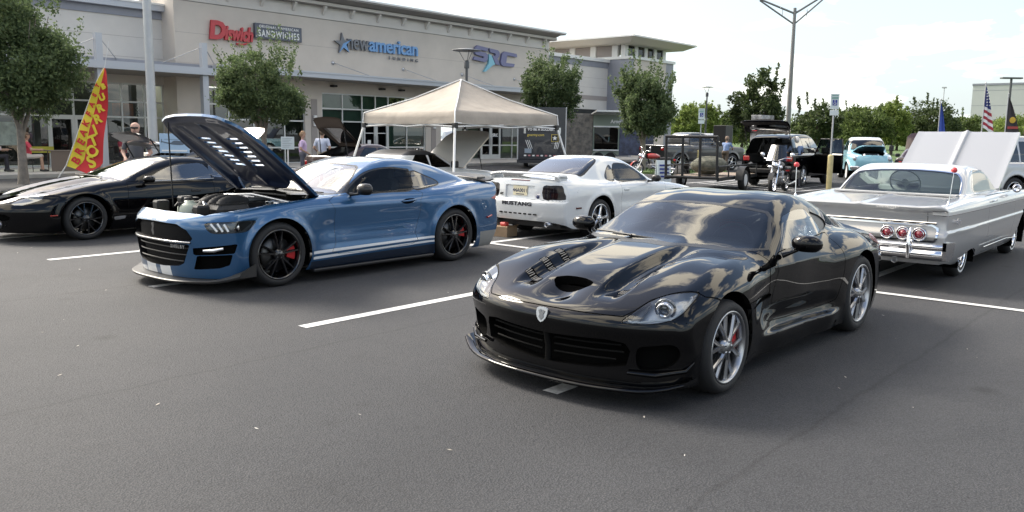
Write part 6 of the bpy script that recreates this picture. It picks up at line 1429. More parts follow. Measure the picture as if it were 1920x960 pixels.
chair('black chair under the seated red-shirted person', (11.5, 32.52, .15), -.35); chair('black chair at the left edge of the porch', (10.5, 32.92, .15), -.2); chair('black chair by the shop door', (15.35, 33.45, .15), -1.2)
cafe_table('brown stone counter table beside the seated red-shirted person', (13.0, 32.4, .15), 1.7, mat('table_brown', (.16, .13, .11), .7)); box('table_front', (-.85, -.38, .02), (.85, -.36, .72), mat('table_brown', (), .7), [o for o in COL.objects if o.name.startswith('cafe_table') and o.type == 'EMPTY'][-1])
cafe_table('dark table at the left edge of the porch', (9.4, 32.3, .15), 1.2, M_BLACK); c_ = [o for o in COL.objects if o.name.startswith('cafe_table') and o.type == 'EMPTY'][-1]
tag(box('small_sign', (10.05, 31.95, .93), (10.55, 31.98, 1.05), mat('sign_white_red', (.6, .5, .5), .5), None), 'small white and red sign on the dark porch table', 'sign')
for k, x in enumerate((19.4, 21.0)):
    cafe_table(['red picnic table on the left behind the blue coupe', 'red picnic table under the left edge of the tent'][k], (x, 23.2 - .8 * k, 0), 1.5, mat('table_red', (.28, .03, .04), .5))
    for q in range(2): chair(['left', 'right'][q] + ' black chair pulled up to the ' + ['left', 'right'][k] + ' red picnic table', (x - .4 + .8 * q, 24.0 - .8 * k, 0), -1.57)
tag(box('drink_cup', (20.85, 22.3, .755), (20.98, 22.42, .95), M_WHITE, None, .02), 'white cup standing on the right red picnic table', 'cup')
# ---------------------------------------------------------------- tent, poles, flags, signs
def cyl_pole(name, label, pos, h, r0, r1, m, cat='lamp post'):
    o = empty(name, pos, 0, label, cat); b = MB(); b.tube([(0, 0, 0), (0, 0, h * .5), (0, 0, h)], [r0, (r0 + r1) / 2, r1], 14); b.build('pole', m, o); b = MB(); b.lathe([(r0 * 1.9, 0), (r0 * 1.9, .06), (r0 * 1.3, .12), (r0 * 1.05, .16)], n=16); b.build('base', m, o); return o
M_GALV = mat('galvanised_steel', (.42, .43, .44), .5, .7, vary=(3, .08)); M_DARKP = mat('dark_pole', (.09, .095, .10), .5, .3)
o = cyl_pole('light_pole', 'tall galvanised light pole rising past the roof beside the black coupe', (11.15, 22.45, 0), 11.5, .135, .075, M_GALV); b = MB(); b.tube([(0, 0, 11.3), (1.6, -.4, 11.9)], .05, 8); b.build('arm', M_GALV, o); b = MB(); b.box((1.4, -.6, 11.8), (2.1, -.2, 11.95), .03); b.build('lamp_head', M_GALV, o)
o = cyl_pole('light_pole', 'grey twin-arm light pole against the pale sky at the right', (68.6, 28.8, 0), 12.2, .22, .13, mat('pole_grey', (.20, .20, .20), .5, .4))
rx = Vector((math.cos(HEAD), -math.sin(HEAD), 0))
for sg in (-1, 1):
    b = MB(); P = [(0, 0, 11.75), tuple(rx * sg * 2.9 + Vector((0, 0, 12.85 if sg < 0 else 13.6))), tuple(rx * sg * 3.9 + Vector((0, 0, 12.95 if sg < 0 else 13.9)))]; b.tube(P, [.09, .08, .07], 7); b.build('arm', mat('pole_grey', ()), o)
    b = MB(); b.tube([(0, 0, 10.9), tuple(rx * sg * 2.9 + Vector((0, 0, 12.75 if sg < 0 else 13.5)))], .07, 6); b.build('brace', mat('pole_grey', ()), o); b = MB(); q = rx * sg * 1.0; b.tube([tuple(q + Vector((0, 0, 11.5))), tuple(q + Vector((0, 0, 12.1)))], .03, 5); b.build('strut', M_GALV, o)
    b = MB(); e = rx * sg * 4.3; b.T = Matrix.Translation((e.x, e.y, 12.95 if sg < 0 else 13.95)) @ Matrix.Rotation(-HEAD, 4, 'Z'); b.box((-.55, -.2, -.10), (.55, .2, .08), .06); b.build('lamp_head', M_GALV, o)
def post_lamp(label, pos, h, r):
    o = cyl_pole('post_lamp', label, pos, h - .55, .075, .055, M_DARKP); b = MB(); b.lathe([(.11, h - .75), (.12, h - .5), (.07, h - .42)], n=14); b.build('collar', M_DARKP, o)
    for k in range(3): a = 2.1 * k; b = MB(); b.tube([(.06 * math.cos(a), .06 * math.sin(a), h - .5), (r * .55 * math.cos(a), r * .55 * math.sin(a), h - .03)], .012, 5); b.build('stay', M_DARKP, o)
    b = MB(); b.lathe([(.0005, h + .07), (r * .5, h + .05), (r, h), (r * .98, h - .02), (.0005, h - .01)], n=24); b.build('shade', M_GALV, o); return o
post_lamp('lamp post with a flat disc shade rising behind the tent', (26.5, 25.4, 0), 5.2, .62); post_lamp('distant lamp post with a flat disc shade against the sky', (62.3, 33.0, 0), 5.65, .48)
o = cyl_pole('utility_pole', 'distant wooden utility pole with two crossarms', (101.6, 52.3, 0), 5.4, .10, .08, M_BARKD, 'pole'); 
for z in (4.9, 5.3): b = MB(); d = rx * .5; b.tube([tuple(-d + Vector((0, 0, z))), tuple(d + Vector((0, 0, z)))], .05, 5); b.build('crossarm', M_BARKD, o)
o = cyl_pole('mast', 'very tall thin mast on the skyline', (153.8, 38.3, 0), 10.2, .09, .06, M_GALV, 'pole'); b = MB(); b.box((-.3, -.3, 10.2), (.3, .3, 10.4)); b.build('mast_head', M_GALV, o)
o = cyl_pole('flat_head_lamp', 'dark lamp post with a flat T-shaped head at the right edge', (71.3, 13.3, 0), 6.2, .10, .08, M_DARKP); b = MB(); d = rx * 0.75; b.T = Matrix.Translation((0, 0, 6.25)) @ Matrix.Rotation(-HEAD, 4, 'Z'); b.box((-.75, -.2, -.05), (.75, .2, .06), .02); b.build('lamp_head', M_DARKP, o)
for k, (px_, D_, hh, lab) in enumerate(((1358, 95, 2.6, 'thin sign pole left of the utility pole'), (1365, 88, 2.9, 'thin white pole right of the utility pole'))):
    p = bearing(px_, D_); cyl_pole('sign_pole', lab, (p[0], p[1], 0), hh, .06, .05, M_GALV, 'pole')
# accessible-parking signs in yellow bollards
def access_sign(label, pos, rz, h=2.35):
    o = empty('parking_sign', pos, rz, label, 'sign'); b = MB(); b.tube([(0, 0, 0), (0, 0, h)], .028, 8); b.build('post', M_GALV, o)
    wm = mat('sign_pale', (.60, .66, .66), .4); b = MB(); b.box((-.15, -.045, h - .50), (.15, -.03, h), .008); b.build('sign_plate', wm, o); b = MB(); b.box((-.15, -.045, h - .70), (.15, -.03, h - .53), .008); b.build('fine_plate', wm, o)
    b = MB(); b.box((-.08, -.049, h - .38), (.08, -.046, h - .20)); b.build('symbol_field', mat('sign_deep_blue', (.02, .04, .25), .4), o)
    b = MB(); n = 14; b.tube([(-.005 + .038 * math.cos(t), -.051, h - .315 + .038 * math.sin(t)) for t in [2.4 + 4.6 * k / n for k in range(n + 1)]], .007, 5); b.tube([(-.005, -.051, h - .24), (-.003, -.051, h - .295), (.03, -.051, h - .298), (.045, -.051, h - .345)], .008, 5); b.lathe([(.0005, -.004), (.014, 0)], axis='y', c=(-.006, -.051, h - .222), n=8); b.build('wheelchair_symbol', M_WHITE, o)
    for z in (h - .06, h - .12, h - .16): b = MB(); b.box((-.11, -.048, z - .012), (.11, -.0455, z + .012)); b.build('legend_line', mat('sign_green', (.10, .28, .22), .5), o)
    return o
def bollard(label, pos, h=1.1):
    b = MB(); b.lathe([(.0005, h), (.06, h - .005), (.088, h - .035), (.09, h - .06), (.09, 0)], n=18); o = b.build('bollard', mat('bollard_yellow', (.52, .44, .22), .6, vary=(5, .15)), None, pos); return tag(o, label, 'bollard')
RZS = math.pi / 2 - HEAD - math.pi / 2
access_sign('accessible-parking sign on a steel post beside the utility trailer', (35.85, 19.24, 0), -.75, 3.0); bollard('pale yellow bollard behind the utility trailer gate', (35.75, 19.2, 0))
access_sign('accessible-parking sign on a steel post left of the silver classic car', (28.02, 10.25, 0), -.75, 3.15); bollard('pale yellow bollard left of the silver classic car', (27.95, 10.22, 0), 1.18)
# canopy tent
T = empty('canopy_tent', (14.35, 13.93, 0), label='tan pop-up canopy tent on white slanted legs', cat='tent')
fab = mat('tent_canvas', (.31, .275, .235), .8, vary=(2.2, .12), bump=(3.2, .45, .05)); C4 = [(-1.72, -1.5), (-1.5, 1.66), (1.70, 1.5), (1.5, -1.66)]; ez, pz = 2.14, 2.93
Pm = []
for q in range(4):
    a, c2 = C4[q], C4[(q + 1) % 4]; b = MB(); G = []
    for i in range(13):
        t = i / 12; ex, ey = a[0] + (c2[0] - a[0]) * t, a[1] + (c2[1] - a[1]) * t; r_ = []
        for j in range(11):
            w = j / 10; sag = -.06 * math.sin(math.pi * w) - .07 * math.sin(math.pi * t) * w * (1 - w) * 2; r_.append((ex * w, ey * w, pz + (ez - pz) * w ** 1.0 + sag))
        d = Vector((ex, ey, 0)).normalized(); r_ += [(ex + d.x * .02 + .012 * math.sin(9 * t), ey + d.y * .02, ez - .10 - .015 * math.sin(math.pi * t)), (ex + d.x * .03, ey + d.y * .03 + .02 * math.sin(14 * t), ez - .23 - .02 * math.sin(math.pi * t))]; G.append(r_)
    b.grid(G); b.build('canopy_panel', fab, T, fix=False)
    b = MB(); b.tube([(0, 0, pz + .012), (a[0] * .5, a[1] * .5, (pz + ez) / 2 - .045), (a[0] * 1.01, a[1] * 1.01, ez + .005), (a[0] * 1.02, a[1] * 1.02, ez - .23)], .014, 6); b.build('hip_piping', M_WHITE, T)
    b = MB(); b.tube([(a[0] * 1.0, a[1] * 1.0, ez - .22), (a[0] * 1.28, a[1] * 1.28, .03)], .026, 6); b.build('leg', M_WHITE, T); b = MB(); b.box((a[0] * 1.0 - .05, a[1] * 1.0 - .05, ez - .34), (a[0] * 1.0 + .05, a[1] * 1.0 + .05, ez - .22), .01); b.build('leg_bracket', M_BLACK, T)
    m_ = ((a[0] + c2[0]) / 2, (a[1] + c2[1]) / 2); b = MB(); b.tube([(a[0], a[1], ez - .22), (m_[0], m_[1], ez - .30), (c2[0], c2[1], ez - .22)], .016, 5); b.tube([(a[0], a[1], ez - .30), (m_[0], m_[1], ez - .24), (c2[0], c2[1], ez - .30)], .016, 5); b.build('truss', M_WHITE, T)
# feather flag
FF = empty('feather_flag', (12.0, 30.4, 0), -HEAD, 'red and yellow feather flag lettered Burritos leaning in front of the porch', 'flag')
prof = [(0, .45, .95), (.1, .8, 1.38), (.28, 1.3, 1.62), (.47, 1.75, 1.66), (.66, 2.2, 1.72), (.86, 2.7, 1.72), (1.06, 3.15, 1.68), (1.25, 3.55, 1.58), (1.36, 3.72, 1.42)]
def fl(u, v): 
    """u across 0..1 from the pole edge, v up 0..1"""
    zz = .42 + 3.3 * v; xl = 1.42 * v ** 1.05; wd = (1.18 * (1 - v) ** .75 + .10) * (1 if v > .08 else .55 + .45 * v / .08); return (xl + wd * u * .95, .05 * math.sin(7 * v + 3 * u) + .03 * math.sin(13 * v), zz - .25 * u * (1 - v))
fr_ = mat('flag_red', (.66, .035, .045), .7); fy = mat('flag_yellow', (.85, .70, .06), .7)
b = MB(); b.grid([[fl(u / 12, v / 30) for u in range(5, 13)] for v in range(31)]); b.build('flag_cloth', fr_, FF, fix=False); b = MB(); b.grid([[fl(u / 12, v / 30) for u in range(0, 6)] for v in range(31)]); b.build('flag_border', fy, FF, fix=False)
b = MB(); b.tube([(0 - .30, 0, -.0), fl(0, .0), fl(0, .3), fl(0, .6), fl(0, .9), (1.5, 0, 3.75), (1.68, 0, 4.6)], [.02, .02, .018, .016, .014, .01, .006], 6); b.build('flag_pole', M_WHITE, FF)
for k, ch in enumerate('SOTIRRUB'):
    v = .085 + .105 * k; u = .66; p = Vector(fl(u, v)); wd = (1.18 * (1 - v) ** .75 + .10); 
    me = text_mesh(ch, .44 * wd + .05, .008, .02, 0); me.transform(Matrix.Translation((p.x, p.y - .035, p.z)) @ Matrix.Rotation(-.35, 4, 'Y') @ Matrix.Rotation(math.pi / 2, 4, 'X')); link('flag_letter', me, fy, FF)
for k, ch in enumerate('BREAKFAST'):
    v = .07 + .094 * k; p = Vector(fl(.23, v)); wd = (1.18 * (1 - v) ** .75 + .10)
    me = text_mesh(ch, .30 * wd + .03, .008, .012, 0); me.transform(Matrix.Translation((p.x, p.y - .03, p.z)) @ Matrix.Rotation(-1.0, 4, 'Y') @ Matrix.Rotation(math.pi / 2, 4, 'X')); link('flag_letter', me, fr_, FF)
# flags beyond the classic car
def hung_flag(label, pos, h, draw, w=.9, l=1.6):
    o = empty('flag', pos, -HEAD, label, 'flag'); b = MB(); b.tube([(0, 0, 0), (0, 0, h)], .025, 8); b.lathe([(.0005, h + .09), (.04, h + .05), (.0005, h)], n=10); b.build('flag_staff', M_GALV, o); draw(o, h); return o
def drape(o, name, h, t0, t1, s0, s1, m, l=1.9, sp=.55, n=10):
    """strip of a limp flag: t down the flag, s across the fold"""
    G = []
    for i in range(n + 1):
        t = t0 + (t1 - t0) * i / n; G.append([(sp * (t ** .8) * (s0 + (s1 - s0) * j / 5) + .02, .06 * math.sin(10 * (s0 + (s1 - s0) * j / 5) + 2 * t), h - .12 - l * t - .35 * (s0 + (s1 - s0) * j / 5) * t) for j in range(6)])
    b = MB(); b.grid(G); return b.build(name, m, o, fix=False)
fnv = mat('flag_navy', (.03, .045, .20), .7); fred = mat('flag_stripe_red', (.36, .03, .05), .7); fbl = mat('flag_blue', (.05, .10, .42), .7); fdk = mat('flag_dark', (.05, .045, .05), .7); fgo = mat('flag_gold', (.55, .36, .04), .7)
def us(o, h):
    drape(o, 'canton', h, .0, .48, 0, 1., fnv); 
    for k in range(7): drape(o, 'stripe', h, .48 + .074 * k, .48 + .074 * (k + 1), 0, 1, fred if k % 2 else M_WHITE, n=3)
    for k in range(11): t = .10 + .034 * k; x = .55 * t ** .8 * (.25 + .5 * (k % 2)); b = MB(); b.prism(star((x + .03, h - .12 - 1.9 * t - .35 * (.25 + .5 * (k % 2)) * t), .045, .018), -.09, -.085, 'y'); b.build('star', M_WHITE, o)
hung_flag('striped and starred flag hanging limp above the raised silver bonnet', (45.1, 9.45, 0), 4.35, us)
hung_flag('plain blue flag hanging limp behind the raised silver bonnet', (48.5, 12.2, 0), 3.75, lambda o, h: drape(o, 'flag_cloth', h, 0, 1, 0, 1, fbl, 2.0, .45))
def dkf(o, h): drape(o, 'flag_cloth', h, 0, 1, 0, 1, fdk, 1.9, .8); b = MB(); b.lathe([(.0005, -.012), (.15, 0)], axis='y', c=(.26, -.09, h - 1.2), n=16); b.build('emblem', fgo, o); b = MB(); b.box((.05, -.1, h - 1.62), (.55, -.09, h - 1.50)); b.build('emblem_scroll', mat('scroll_red', (.35, .06, .05), .7), o)
hung_flag('dark flag with a gold round emblem beside the striped flag', (46.6, 8.75, 0), 3.9, dkf)
# helicopter picture board, notice board, A-board, cardboard box
H = empty('picture_board', (8.35, 15.95, 0), -HEAD, 'pale blue picture board showing a helicopter above the black coupe roof', 'sign')
box('board', (-.29, -.01, 1.24), (.29, .01, 1.62), mat('board_sky', (.36, .50, .66), .5, vary=(2, .12)), H); hm = mat('print_dark', (.10, .13, .17), .6); b = MB()
b.prism(smooth_poly([(-.08, 1.44), (.0, 1.48), (.12, 1.475), (.2, 1.44), (.16, 1.40), (-.04, 1.405), (-.24, 1.45), (-.25, 1.47)], 3), -.014, -.011, 'y'); b.box((-.2, -.014, 1.503), (.26, -.011, 1.509)); b.box((-.255, -.014, 1.44), (-.24, -.011, 1.51)); b.build('helicopter_print', hm, H); box('caption', (-.25, -.014, 1.27), (.25, -.011, 1.30), M_WHITE, H)
for sg in (-1, 1): b = MB(); b.tube([(sg * .22, .0, 0), (sg * .2, .02, 1.26)], .014, 6); b.build('leg', M_BLACK, H)
N = empty('notice_board', (15.95, 23.2, 0), -HEAD, 'white notice board on a post behind the raised blue bonnet', 'sign'); box('board', (-.21, -.01, 1.12), (.21, .01, 1.52), mat('board_white', (.56, .62, .64), .5), N); b = MB(); b.tube([(0, .02, 0), (0, .02, 1.14)], .02, 6); b.build('post', M_WHITE, N)
for k in range(6): box('text_line', (-.17, -.014, 1.46 - .055 * k), (.15 - .05 * (k % 3), -.011, 1.475 - .055 * k), mat('print_grey', (.3, .33, .35), .6), N)
A = empty('folding_sign', (26.6, 15.7, 0), -.7, 'small white folding sign on the ground left of the utility trailer', 'sign')
for sg in (-1, 1): b = MB(); b.add([(-.25, sg * .2, 0), (.25, sg * .2, 0), (.25, sg * .02, .85), (-.25, sg * .02, .85), (-.25, sg * .23, 0), (.25, sg * .23, 0), (.25, sg * .05, .85), (-.25, sg * .05, .85)], [(0, 1, 2, 3), (4, 5, 6, 7), (0, 1, 5, 4), (2, 3, 7, 6), (1, 2, 6, 5), (0, 3, 7, 4)]); b.build('sign_face', mat('board_white', ()), A)
for k in range(4): box('sign_print', (-.18, -.22 + .03 * k + .0, .25 + .13 * k), (.16, -.205 + .03 * k, .31 + .13 * k), mat('sign_deep_blue', ()), A)
CB = empty('cardboard_box', (10.62, 9.28, 0), .1, 'small brown cardboard box on the ground behind the white coupe', 'box'); cm = mat('cardboard', (.30, .21, .13), .85, vary=(6, .1))
b = MB(); b.box((-.15, -.16, .002), (.15, .16, .17)); b.build('carton', cm, CB)
for sg in (-1, 1): b = MB(); b.add([(-.15, sg * .16, .17), (.15, sg * .16, .17), (.16, sg * .22, .20), (-.16, sg * .22, .20)], [(0, 1, 2, 3)]); b.build('flap', cm, CB)
tag(box('tape_roll', (10.55, 9.2, .172), (10.66, 9.33, .235), mat('tape_red', (.55, .08, .07), .5), None, .02), 'red and white roll lying on the cardboard box', 'tape')
# litter flecks on the asphalt
lt = MB(); rl = random.Random(9)
for k in range(70):
    x, y = rl.uniform(2.2, 11), rl.uniform(-1, 13); s_ = rl.uniform(.006, .022); a = rl.uniform(0, 3.14); z = .004; c_, n_ = math.cos(a) * s_, math.sin(a) * s_
    lt.add([(x - c_, y - n_, z), (x + n_ * .4, y - c_ * .4, z + .003), (x + c_, y + n_, z + .006), (x - n_ * .4, y + c_ * .4, z + .002)], [(0, 1, 2, 3)])
tag(lt.build('litter', mat('litter_pale', (.55, .54, .50), .8, vary=(3, .5, (.16, .12, .08))), fix=False), 'small pale scraps and leaf bits scattered over the asphalt', 'litter', kind='stuff')
# ---------------------------------------------------------------- vehicles further off
def bg_F(kind):
    if kind in ('coupe', 'hatch'):
        return std_F(W=K((-1., .74), (-.6, .86), (0, .89), (1.5, .885), (2.6, .89), (3.3, .87), (3.7, .80)), sec=K((.1, -.08), (.2, -.03), (.35, 0), (.65, 0), (.8, -.02), (.92, -.07), (1.05, -.16), (1.3, -.4)),
            Zc=K((-1., .68), (-.8, .78), (-.3, .87), (.3, .92), (.7, .95), (2.4, .97), (3.2, 1.0), (3.7, .98)), Xf=K((.0, -.82), (.3, -.92), (.6, -.92), (.8, -.8)), Xr=K((.1, 3.4), (.4, 3.55), (.8, 3.55), (1., 3.5)),
            R=K((-.3, .1), (.2, .7), (.6, .96), (.95, 1.14), (1.25, 1.27), (1.5, 1.33), (1.9, 1.34), (2.3, 1.28), (2.7, 1.16), (3.1, 1.02), (3.4, .8), (3.8, .2)) if kind == 'hatch' else K((-.3, .1), (.2, .7), (.6, .96), (.95, 1.14), (1.25, 1.27), (1.5, 1.33), (1.9, 1.335), (2.2, 1.27), (2.45, 1.14), (2.7, .98), (3.0, .7), (3.4, .2)),
            GW=K((.3, .70), (1., .77), (2., .77), (2.8, .70), (3.3, .6)), wn=.88, arches=((0, .32, .39), (2.55, .32, .39)))
    if kind == 'suv':
        return std_F(W=K((-1., .84), (-.7, .93), (0, .97), (2., .98), (3.5, .97), (4.1, .94)), sec=K((.2, -.10), (.35, -.03), (.5, 0), (.8, 0), (1.0, -.01), (1.1, -.03), (1.25, -.1), (1.6, -.3)),
            Zc=K((-1., 1.02), (-.6, 1.10), (.3, 1.14), (.8, 1.16), (4.2, 1.16)), Xf=K((.2, -.85), (.5, -.92), (1.0, -.9)), Xr=K((.2, 3.95), (.5, 4.08), (1.2, 4.05)),
            R=K((-.2, .1), (.4, 1.0), (.8, 1.3), (1.15, 1.6), (1.4, 1.76), (1.8, 1.83), (2.6, 1.85), (3.5, 1.81), (3.85, 1.72), (4.0, 1.55), (4.1, 1.2), (4.2, .3)), GW=K((.5, .82), (1., .86), (3.5, .86), (4.1, .82)), wn=.97, fu=(.12, 3.), ru=(.06, 4.), tum=.25, belt=1.15, bow=.12, arches=((0, .38, .46), (3.0, .38, .46)), zb=.3, gz0=.8, drop=.03, rs=.06)
    if kind == 'pickup':
        return std_F(W=K((-1.1, .90), (-.8, .97), (0, 1.0), (2., 1.0), (4.6, .99)), sec=K((.3, -.10), (.45, -.03), (.6, 0), (.9, 0), (1.1, -.01), (1.25, -.05), (1.6, -.3)),
            Zc=K((-1.1, 1.12), (-.7, 1.2), (.3, 1.24), (.9, 1.26), (2.6, 1.26), (2.9, 1.28), (4.8, 1.28)), Xf=K((.3, -.9), (.6, -.98), (1.1, -.95)), Xr=K((.3, 4.5), (.6, 4.62), (1.3, 4.62)),
            R=K((-.1, .1), (.5, 1.05), (.9, 1.40), (1.2, 1.66), (1.5, 1.84), (1.9, 1.92), (2.5, 1.91), (2.75, 1.82), (2.9, 1.45), (3.0, .9), (3.1, .3)), GW=K((.5, .84), (1., .88), (2.8, .88), (3.2, .84)), wn=1., fu=(.10, 4.), ru=(.03, 4.), tum=.28, belt=1.25, bow=.12, arches=((0, .42, .50), (3.55, .42, .50)), zb=.42, gz0=.9, drop=.02, rs=.06)
    return std_F(W=K((-1., .55), (-.7, .62), (-.3, .80), (.2, .86), (1., .86), (2.2, .86), (2.8, .88), (3.9, .86)), sec=K((.3, -.06), (.45, .0), (.9, 0), (1.1, -.04), (1.3, -.12), (1.6, -.3)),      # round-fendered old pickup
        Zc=K((-1., 1.0), (-.6, 1.10), (.2, 1.18), (.8, 1.22), (2.0, 1.22), (2.3, 1.12), (4., 1.12)), Xf=K((.3, -.75), (.8, -.85), (1.1, -.8)), Xr=K((.3, 3.8), (1.2, 3.85)),
        R=K((-.1, .1), (.6, 1.1), (.8, 1.3), (1.0, 1.55), (1.2, 1.70), (1.6, 1.78), (1.95, 1.76), (2.15, 1.6), (2.25, 1.2), (2.35, .3)), GW=K((.5, .72), (1., .76), (2.2, .76)), wn=.86, fu=(.3, 2.), ru=(.05, 4.), tum=.2, belt=1.2, bow=.25, arches=((0, .36, .44), (2.85, .36, .44)), flare=.06, zb=.38, gz0=.9, drop=.10, rs=.12)
def bg_car(name, label, loc, rz, kind, paint, h=.042, wheel='five', rim=None, roofm=None, hood=None, hatch=None, R_=None, tint=None, cat='car', white=None, doors=()):
    F = bg_F(kind); D = dict(coupe=(3.8, .96, 1.42, 2.55, .32), hatch=(3.8, .96, 1.42, 2.55, .32), suv=(4.25, 1.08, 1.95, 3.0, .38), pickup=(4.8, 1.1, 2.02, 3.55, .42), old=(4.0, 1.0, 1.9, 2.85, .36))[kind]
    c = Car(name, label, cat, loc, rz, F, (-1.15, 0, .05), (D[0], D[1], D[2]), h, paint); wb, rt = D[3], D[4]; dk = mat('satin_black', ())
    for xw in (0, wb): c.arch(xw, rt, rt + .06, .4); c.well(xw, rt, rt + .065, .42, .84)
    zl = {'coupe': .17, 'hatch': .17, 'suv': .36, 'pickup': .5, 'old': .44}[kind]; c.drop(c.B.V[:, 2] - zl); b = MB(); b.box((-.6, -.7, zl - .03), (D[0] - .6, .7, zl + .03)); b.build('underbody', M_BLACK, c.root)
    zb, zt, x0, x1 = {'coupe': (.97, 1.22, 1.0, 2.25), 'hatch': (.97, 1.22, 1.0, 2.5), 'suv': (1.17, 1.68, 1.0, 3.75), 'pickup': (1.28, 1.76, 1.0, 2.72), 'old': (1.24, 1.62, .95, 2.05)}[kind]
    g = glass_mat('bg_glass', (.30, .34, .35), boost=1.6) if tint is None else tint
    xs = [x0 + .02] + ([(x0 + x1) / 2 - .03, (x0 + x1) / 2 + .03] if kind != 'suv' else [x0 + .85, x0 + .92, x0 + 1.75, x0 + 1.82]) + [x1]
    for k in range(0, len(xs), 2):
        a, e = xs[k], xs[k + 1]; sl = (.34 if kind != 'old' else .15) if k == 0 else 0; sr = .30 if (k == len(xs) - 2 and kind in ('coupe', 'hatch')) else .03
        for q in halves(c.carve(c.side([(a, zb), (a + sl, zt), (e - sr, zt), (e, zb)], .35, rnd=.012))): c.add(q, 'side_window', g)
    xw = {'coupe': 1.45, 'hatch': 1.45, 'suv': 1.5, 'pickup': 1.5, 'old': 1.25}[kind]; yw = {'coupe': .60, 'hatch': .60, 'suv': .72, 'pickup': .72, 'old': .60}[kind]
    c.add(c.carve(c.front([(-.2, zb + .02), (yw + .04, zb + .02), (yw - .06, zt + .02), (-.2, zt + .04)], xw, rnd=.01)), 'windscreen', g)
    hp = {'coupe': [(-.75, -.2), (-.7, .55), (-.5, .70), (.60, .72), (.62, -.2)], 'hatch': [(-.75, -.2), (-.7, .55), (-.5, .70), (.60, .72), (.62, -.2)], 'suv': [(-.75, -.2), (-.7, .7), (.7, .76), (.72, -.2)], 'pickup': [(-.8, -.2), (-.8, .75), (.75, .8), (.75, -.2)], 'old': [(-.80, -.2), (-.75, .40), (-.3, .52), (.72, .62), (.72, -.2)]}[kind]
    if hood:
        hd = c.carve(np.maximum(c.top(hp), .6 - c.B.V[:, 2])); c.add(join([Sh(hd.V - np.array([0, 0, .25]), hd.N, hd.T), rim_walls(Sh(hd.V, hd.N * 0 + np.array([0, 0, 1.]), hd.T), .25)]), 'engine_bay', mat('intake_black', ()))
        px_ = hd.V[:, 0].max(); pz_ = hd.V[hd.V[:, 0] > px_ - .1][:, 2].mean(); pv = Vector((px_, 0, pz_)); Mx = Matrix.Translation(pv) @ Matrix.Rotation(math.radians(hood[0]), 4, 'Y') @ Matrix.Translation(-pv)
        o = c.add(hd.xf(Mx), 'bonnet', paint); hd.off(-.04).flip().xf(Mx).build('bonnet_liner', hood[1], o); rim_walls(hd, .04).xf(Mx).build('bonnet_edge', hood[1], o); b = MB(); b.tube([(-.3, .5, .8 if kind != 'suv' else 1.0), tuple(Mx @ Vector((-.3, .5, pz_ - .08)))], .01, 5); b.build('bonnet_prop', M_BLACK, c.root)
        b = MB(); b.box((-.4, -.3, .6), (.3, .3, pz_ - .10), .06); b.build('engine', M_STEEL, c.root)
    if hatch:
        if kind == 'suv':
            hh = c.carve(np.maximum(np.maximum(.75 - c.B.V[:, 2], 3.86 - c.B.V[:, 0] + .0), np.abs(c.B.V[:, 1]) - .80)); pv = Vector((3.8, 0, 1.76))
        else:
            hh = c.carve(c.top([(2.25, -.2), (2.25, .52), (3.1, .66), (3.45, .64), (3.5, -.2)])); pv = Vector((2.25, 0, 1.29))
        Mx = Matrix.Translation(pv) @ Matrix.Rotation(-math.radians(hatch[0]), 4, 'Y') @ Matrix.Translation(-pv)
        if hatch[1] is not None:
            gi = hh.cut(np.maximum(np.maximum(hh.V[:, 0] - 3.1, np.abs(hh.V[:, 1]) - .48), 2.35 - hh.V[:, 0]))[0] if kind != 'suv' else hh.cut(np.maximum(1.2 - hh.V[:, 2], np.abs(hh.V[:, 1]) - .68))[0]; rest = hh.cut(np.maximum(np.maximum(hh.V[:, 0] - 3.1, np.abs(hh.V[:, 1]) - .48), 2.35 - hh.V[:, 0]))[1] if kind != 'suv' else hh.cut(np.maximum(1.2 - hh.V[:, 2], np.abs(hh.V[:, 1]) - .68))[1]
            o = c.add(rest.xf(Mx), 'tailgate', paint if kind == 'suv' else hatch[2]); gi.xf(Mx).build('tailgate_glass', hatch[1], o); rest.off(-.05).flip().xf(Mx).build('tailgate_liner', M_BLACK if kind == 'suv' else hatch[2], o)
        for sg in (-1, 1): b = MB(); q = Mx @ (Vector((3.2, sg * .6, 1.0)) if kind != 'suv' else Vector((4.0, sg * .76, 1.1))); b.tube([(2.9, sg * .66, .98) if kind != 'suv' else (3.9, sg * .8, 1.3), tuple(q)], .014, 5); b.build('gas_strut', M_BLACK, c.root)
    if roofm:
        rf = c.carve(zt + .0 - c.B.V[:, 2]); c.add(rf, 'roof', roofm)
    # lamps and bumpers
    zf = {'coupe': .66, 'hatch': .66, 'suv': .9, 'pickup': 1.0, 'old': .92}[kind]; xf = {'coupe': -.84, 'hatch': -.84, 'suv': -.88, 'pickup': -.96, 'old': -.62}[kind]; yl = {'coupe': .55, 'hatch': .55, 'suv': .74, 'pickup': .78, 'old': .62}[kind]; xr = {'coupe': 3.49, 'hatch': 3.49, 'suv': 4.06, 'pickup': 4.6, 'old': 3.8}[kind]
    for sg in (-1, 1):
        b = MB(); 
        if kind == 'old': b.lathe([(.0005, -.05), (.07, -.03), (.10, .0), (.10, .12)], axis='x', c=(xf - .04, sg * yl, zf), n=16)
        else: b.box((xf - .05, sg * yl - .13, zf - .07), (xf + .1, sg * yl + .13, zf + .07), .03)
        b.build('headlight', mat('lamp_silver', (.55, .57, .58), .15, .6, 1.), c.root); b = MB(); b.box((xr - .06, sg * (yl + .02) - .11, zf - .10 + .1), (xr + .02, sg * (yl + .02) + .11, zf + .16), .02); b.build('tail_light', mat('tail_red', ()), c.root)
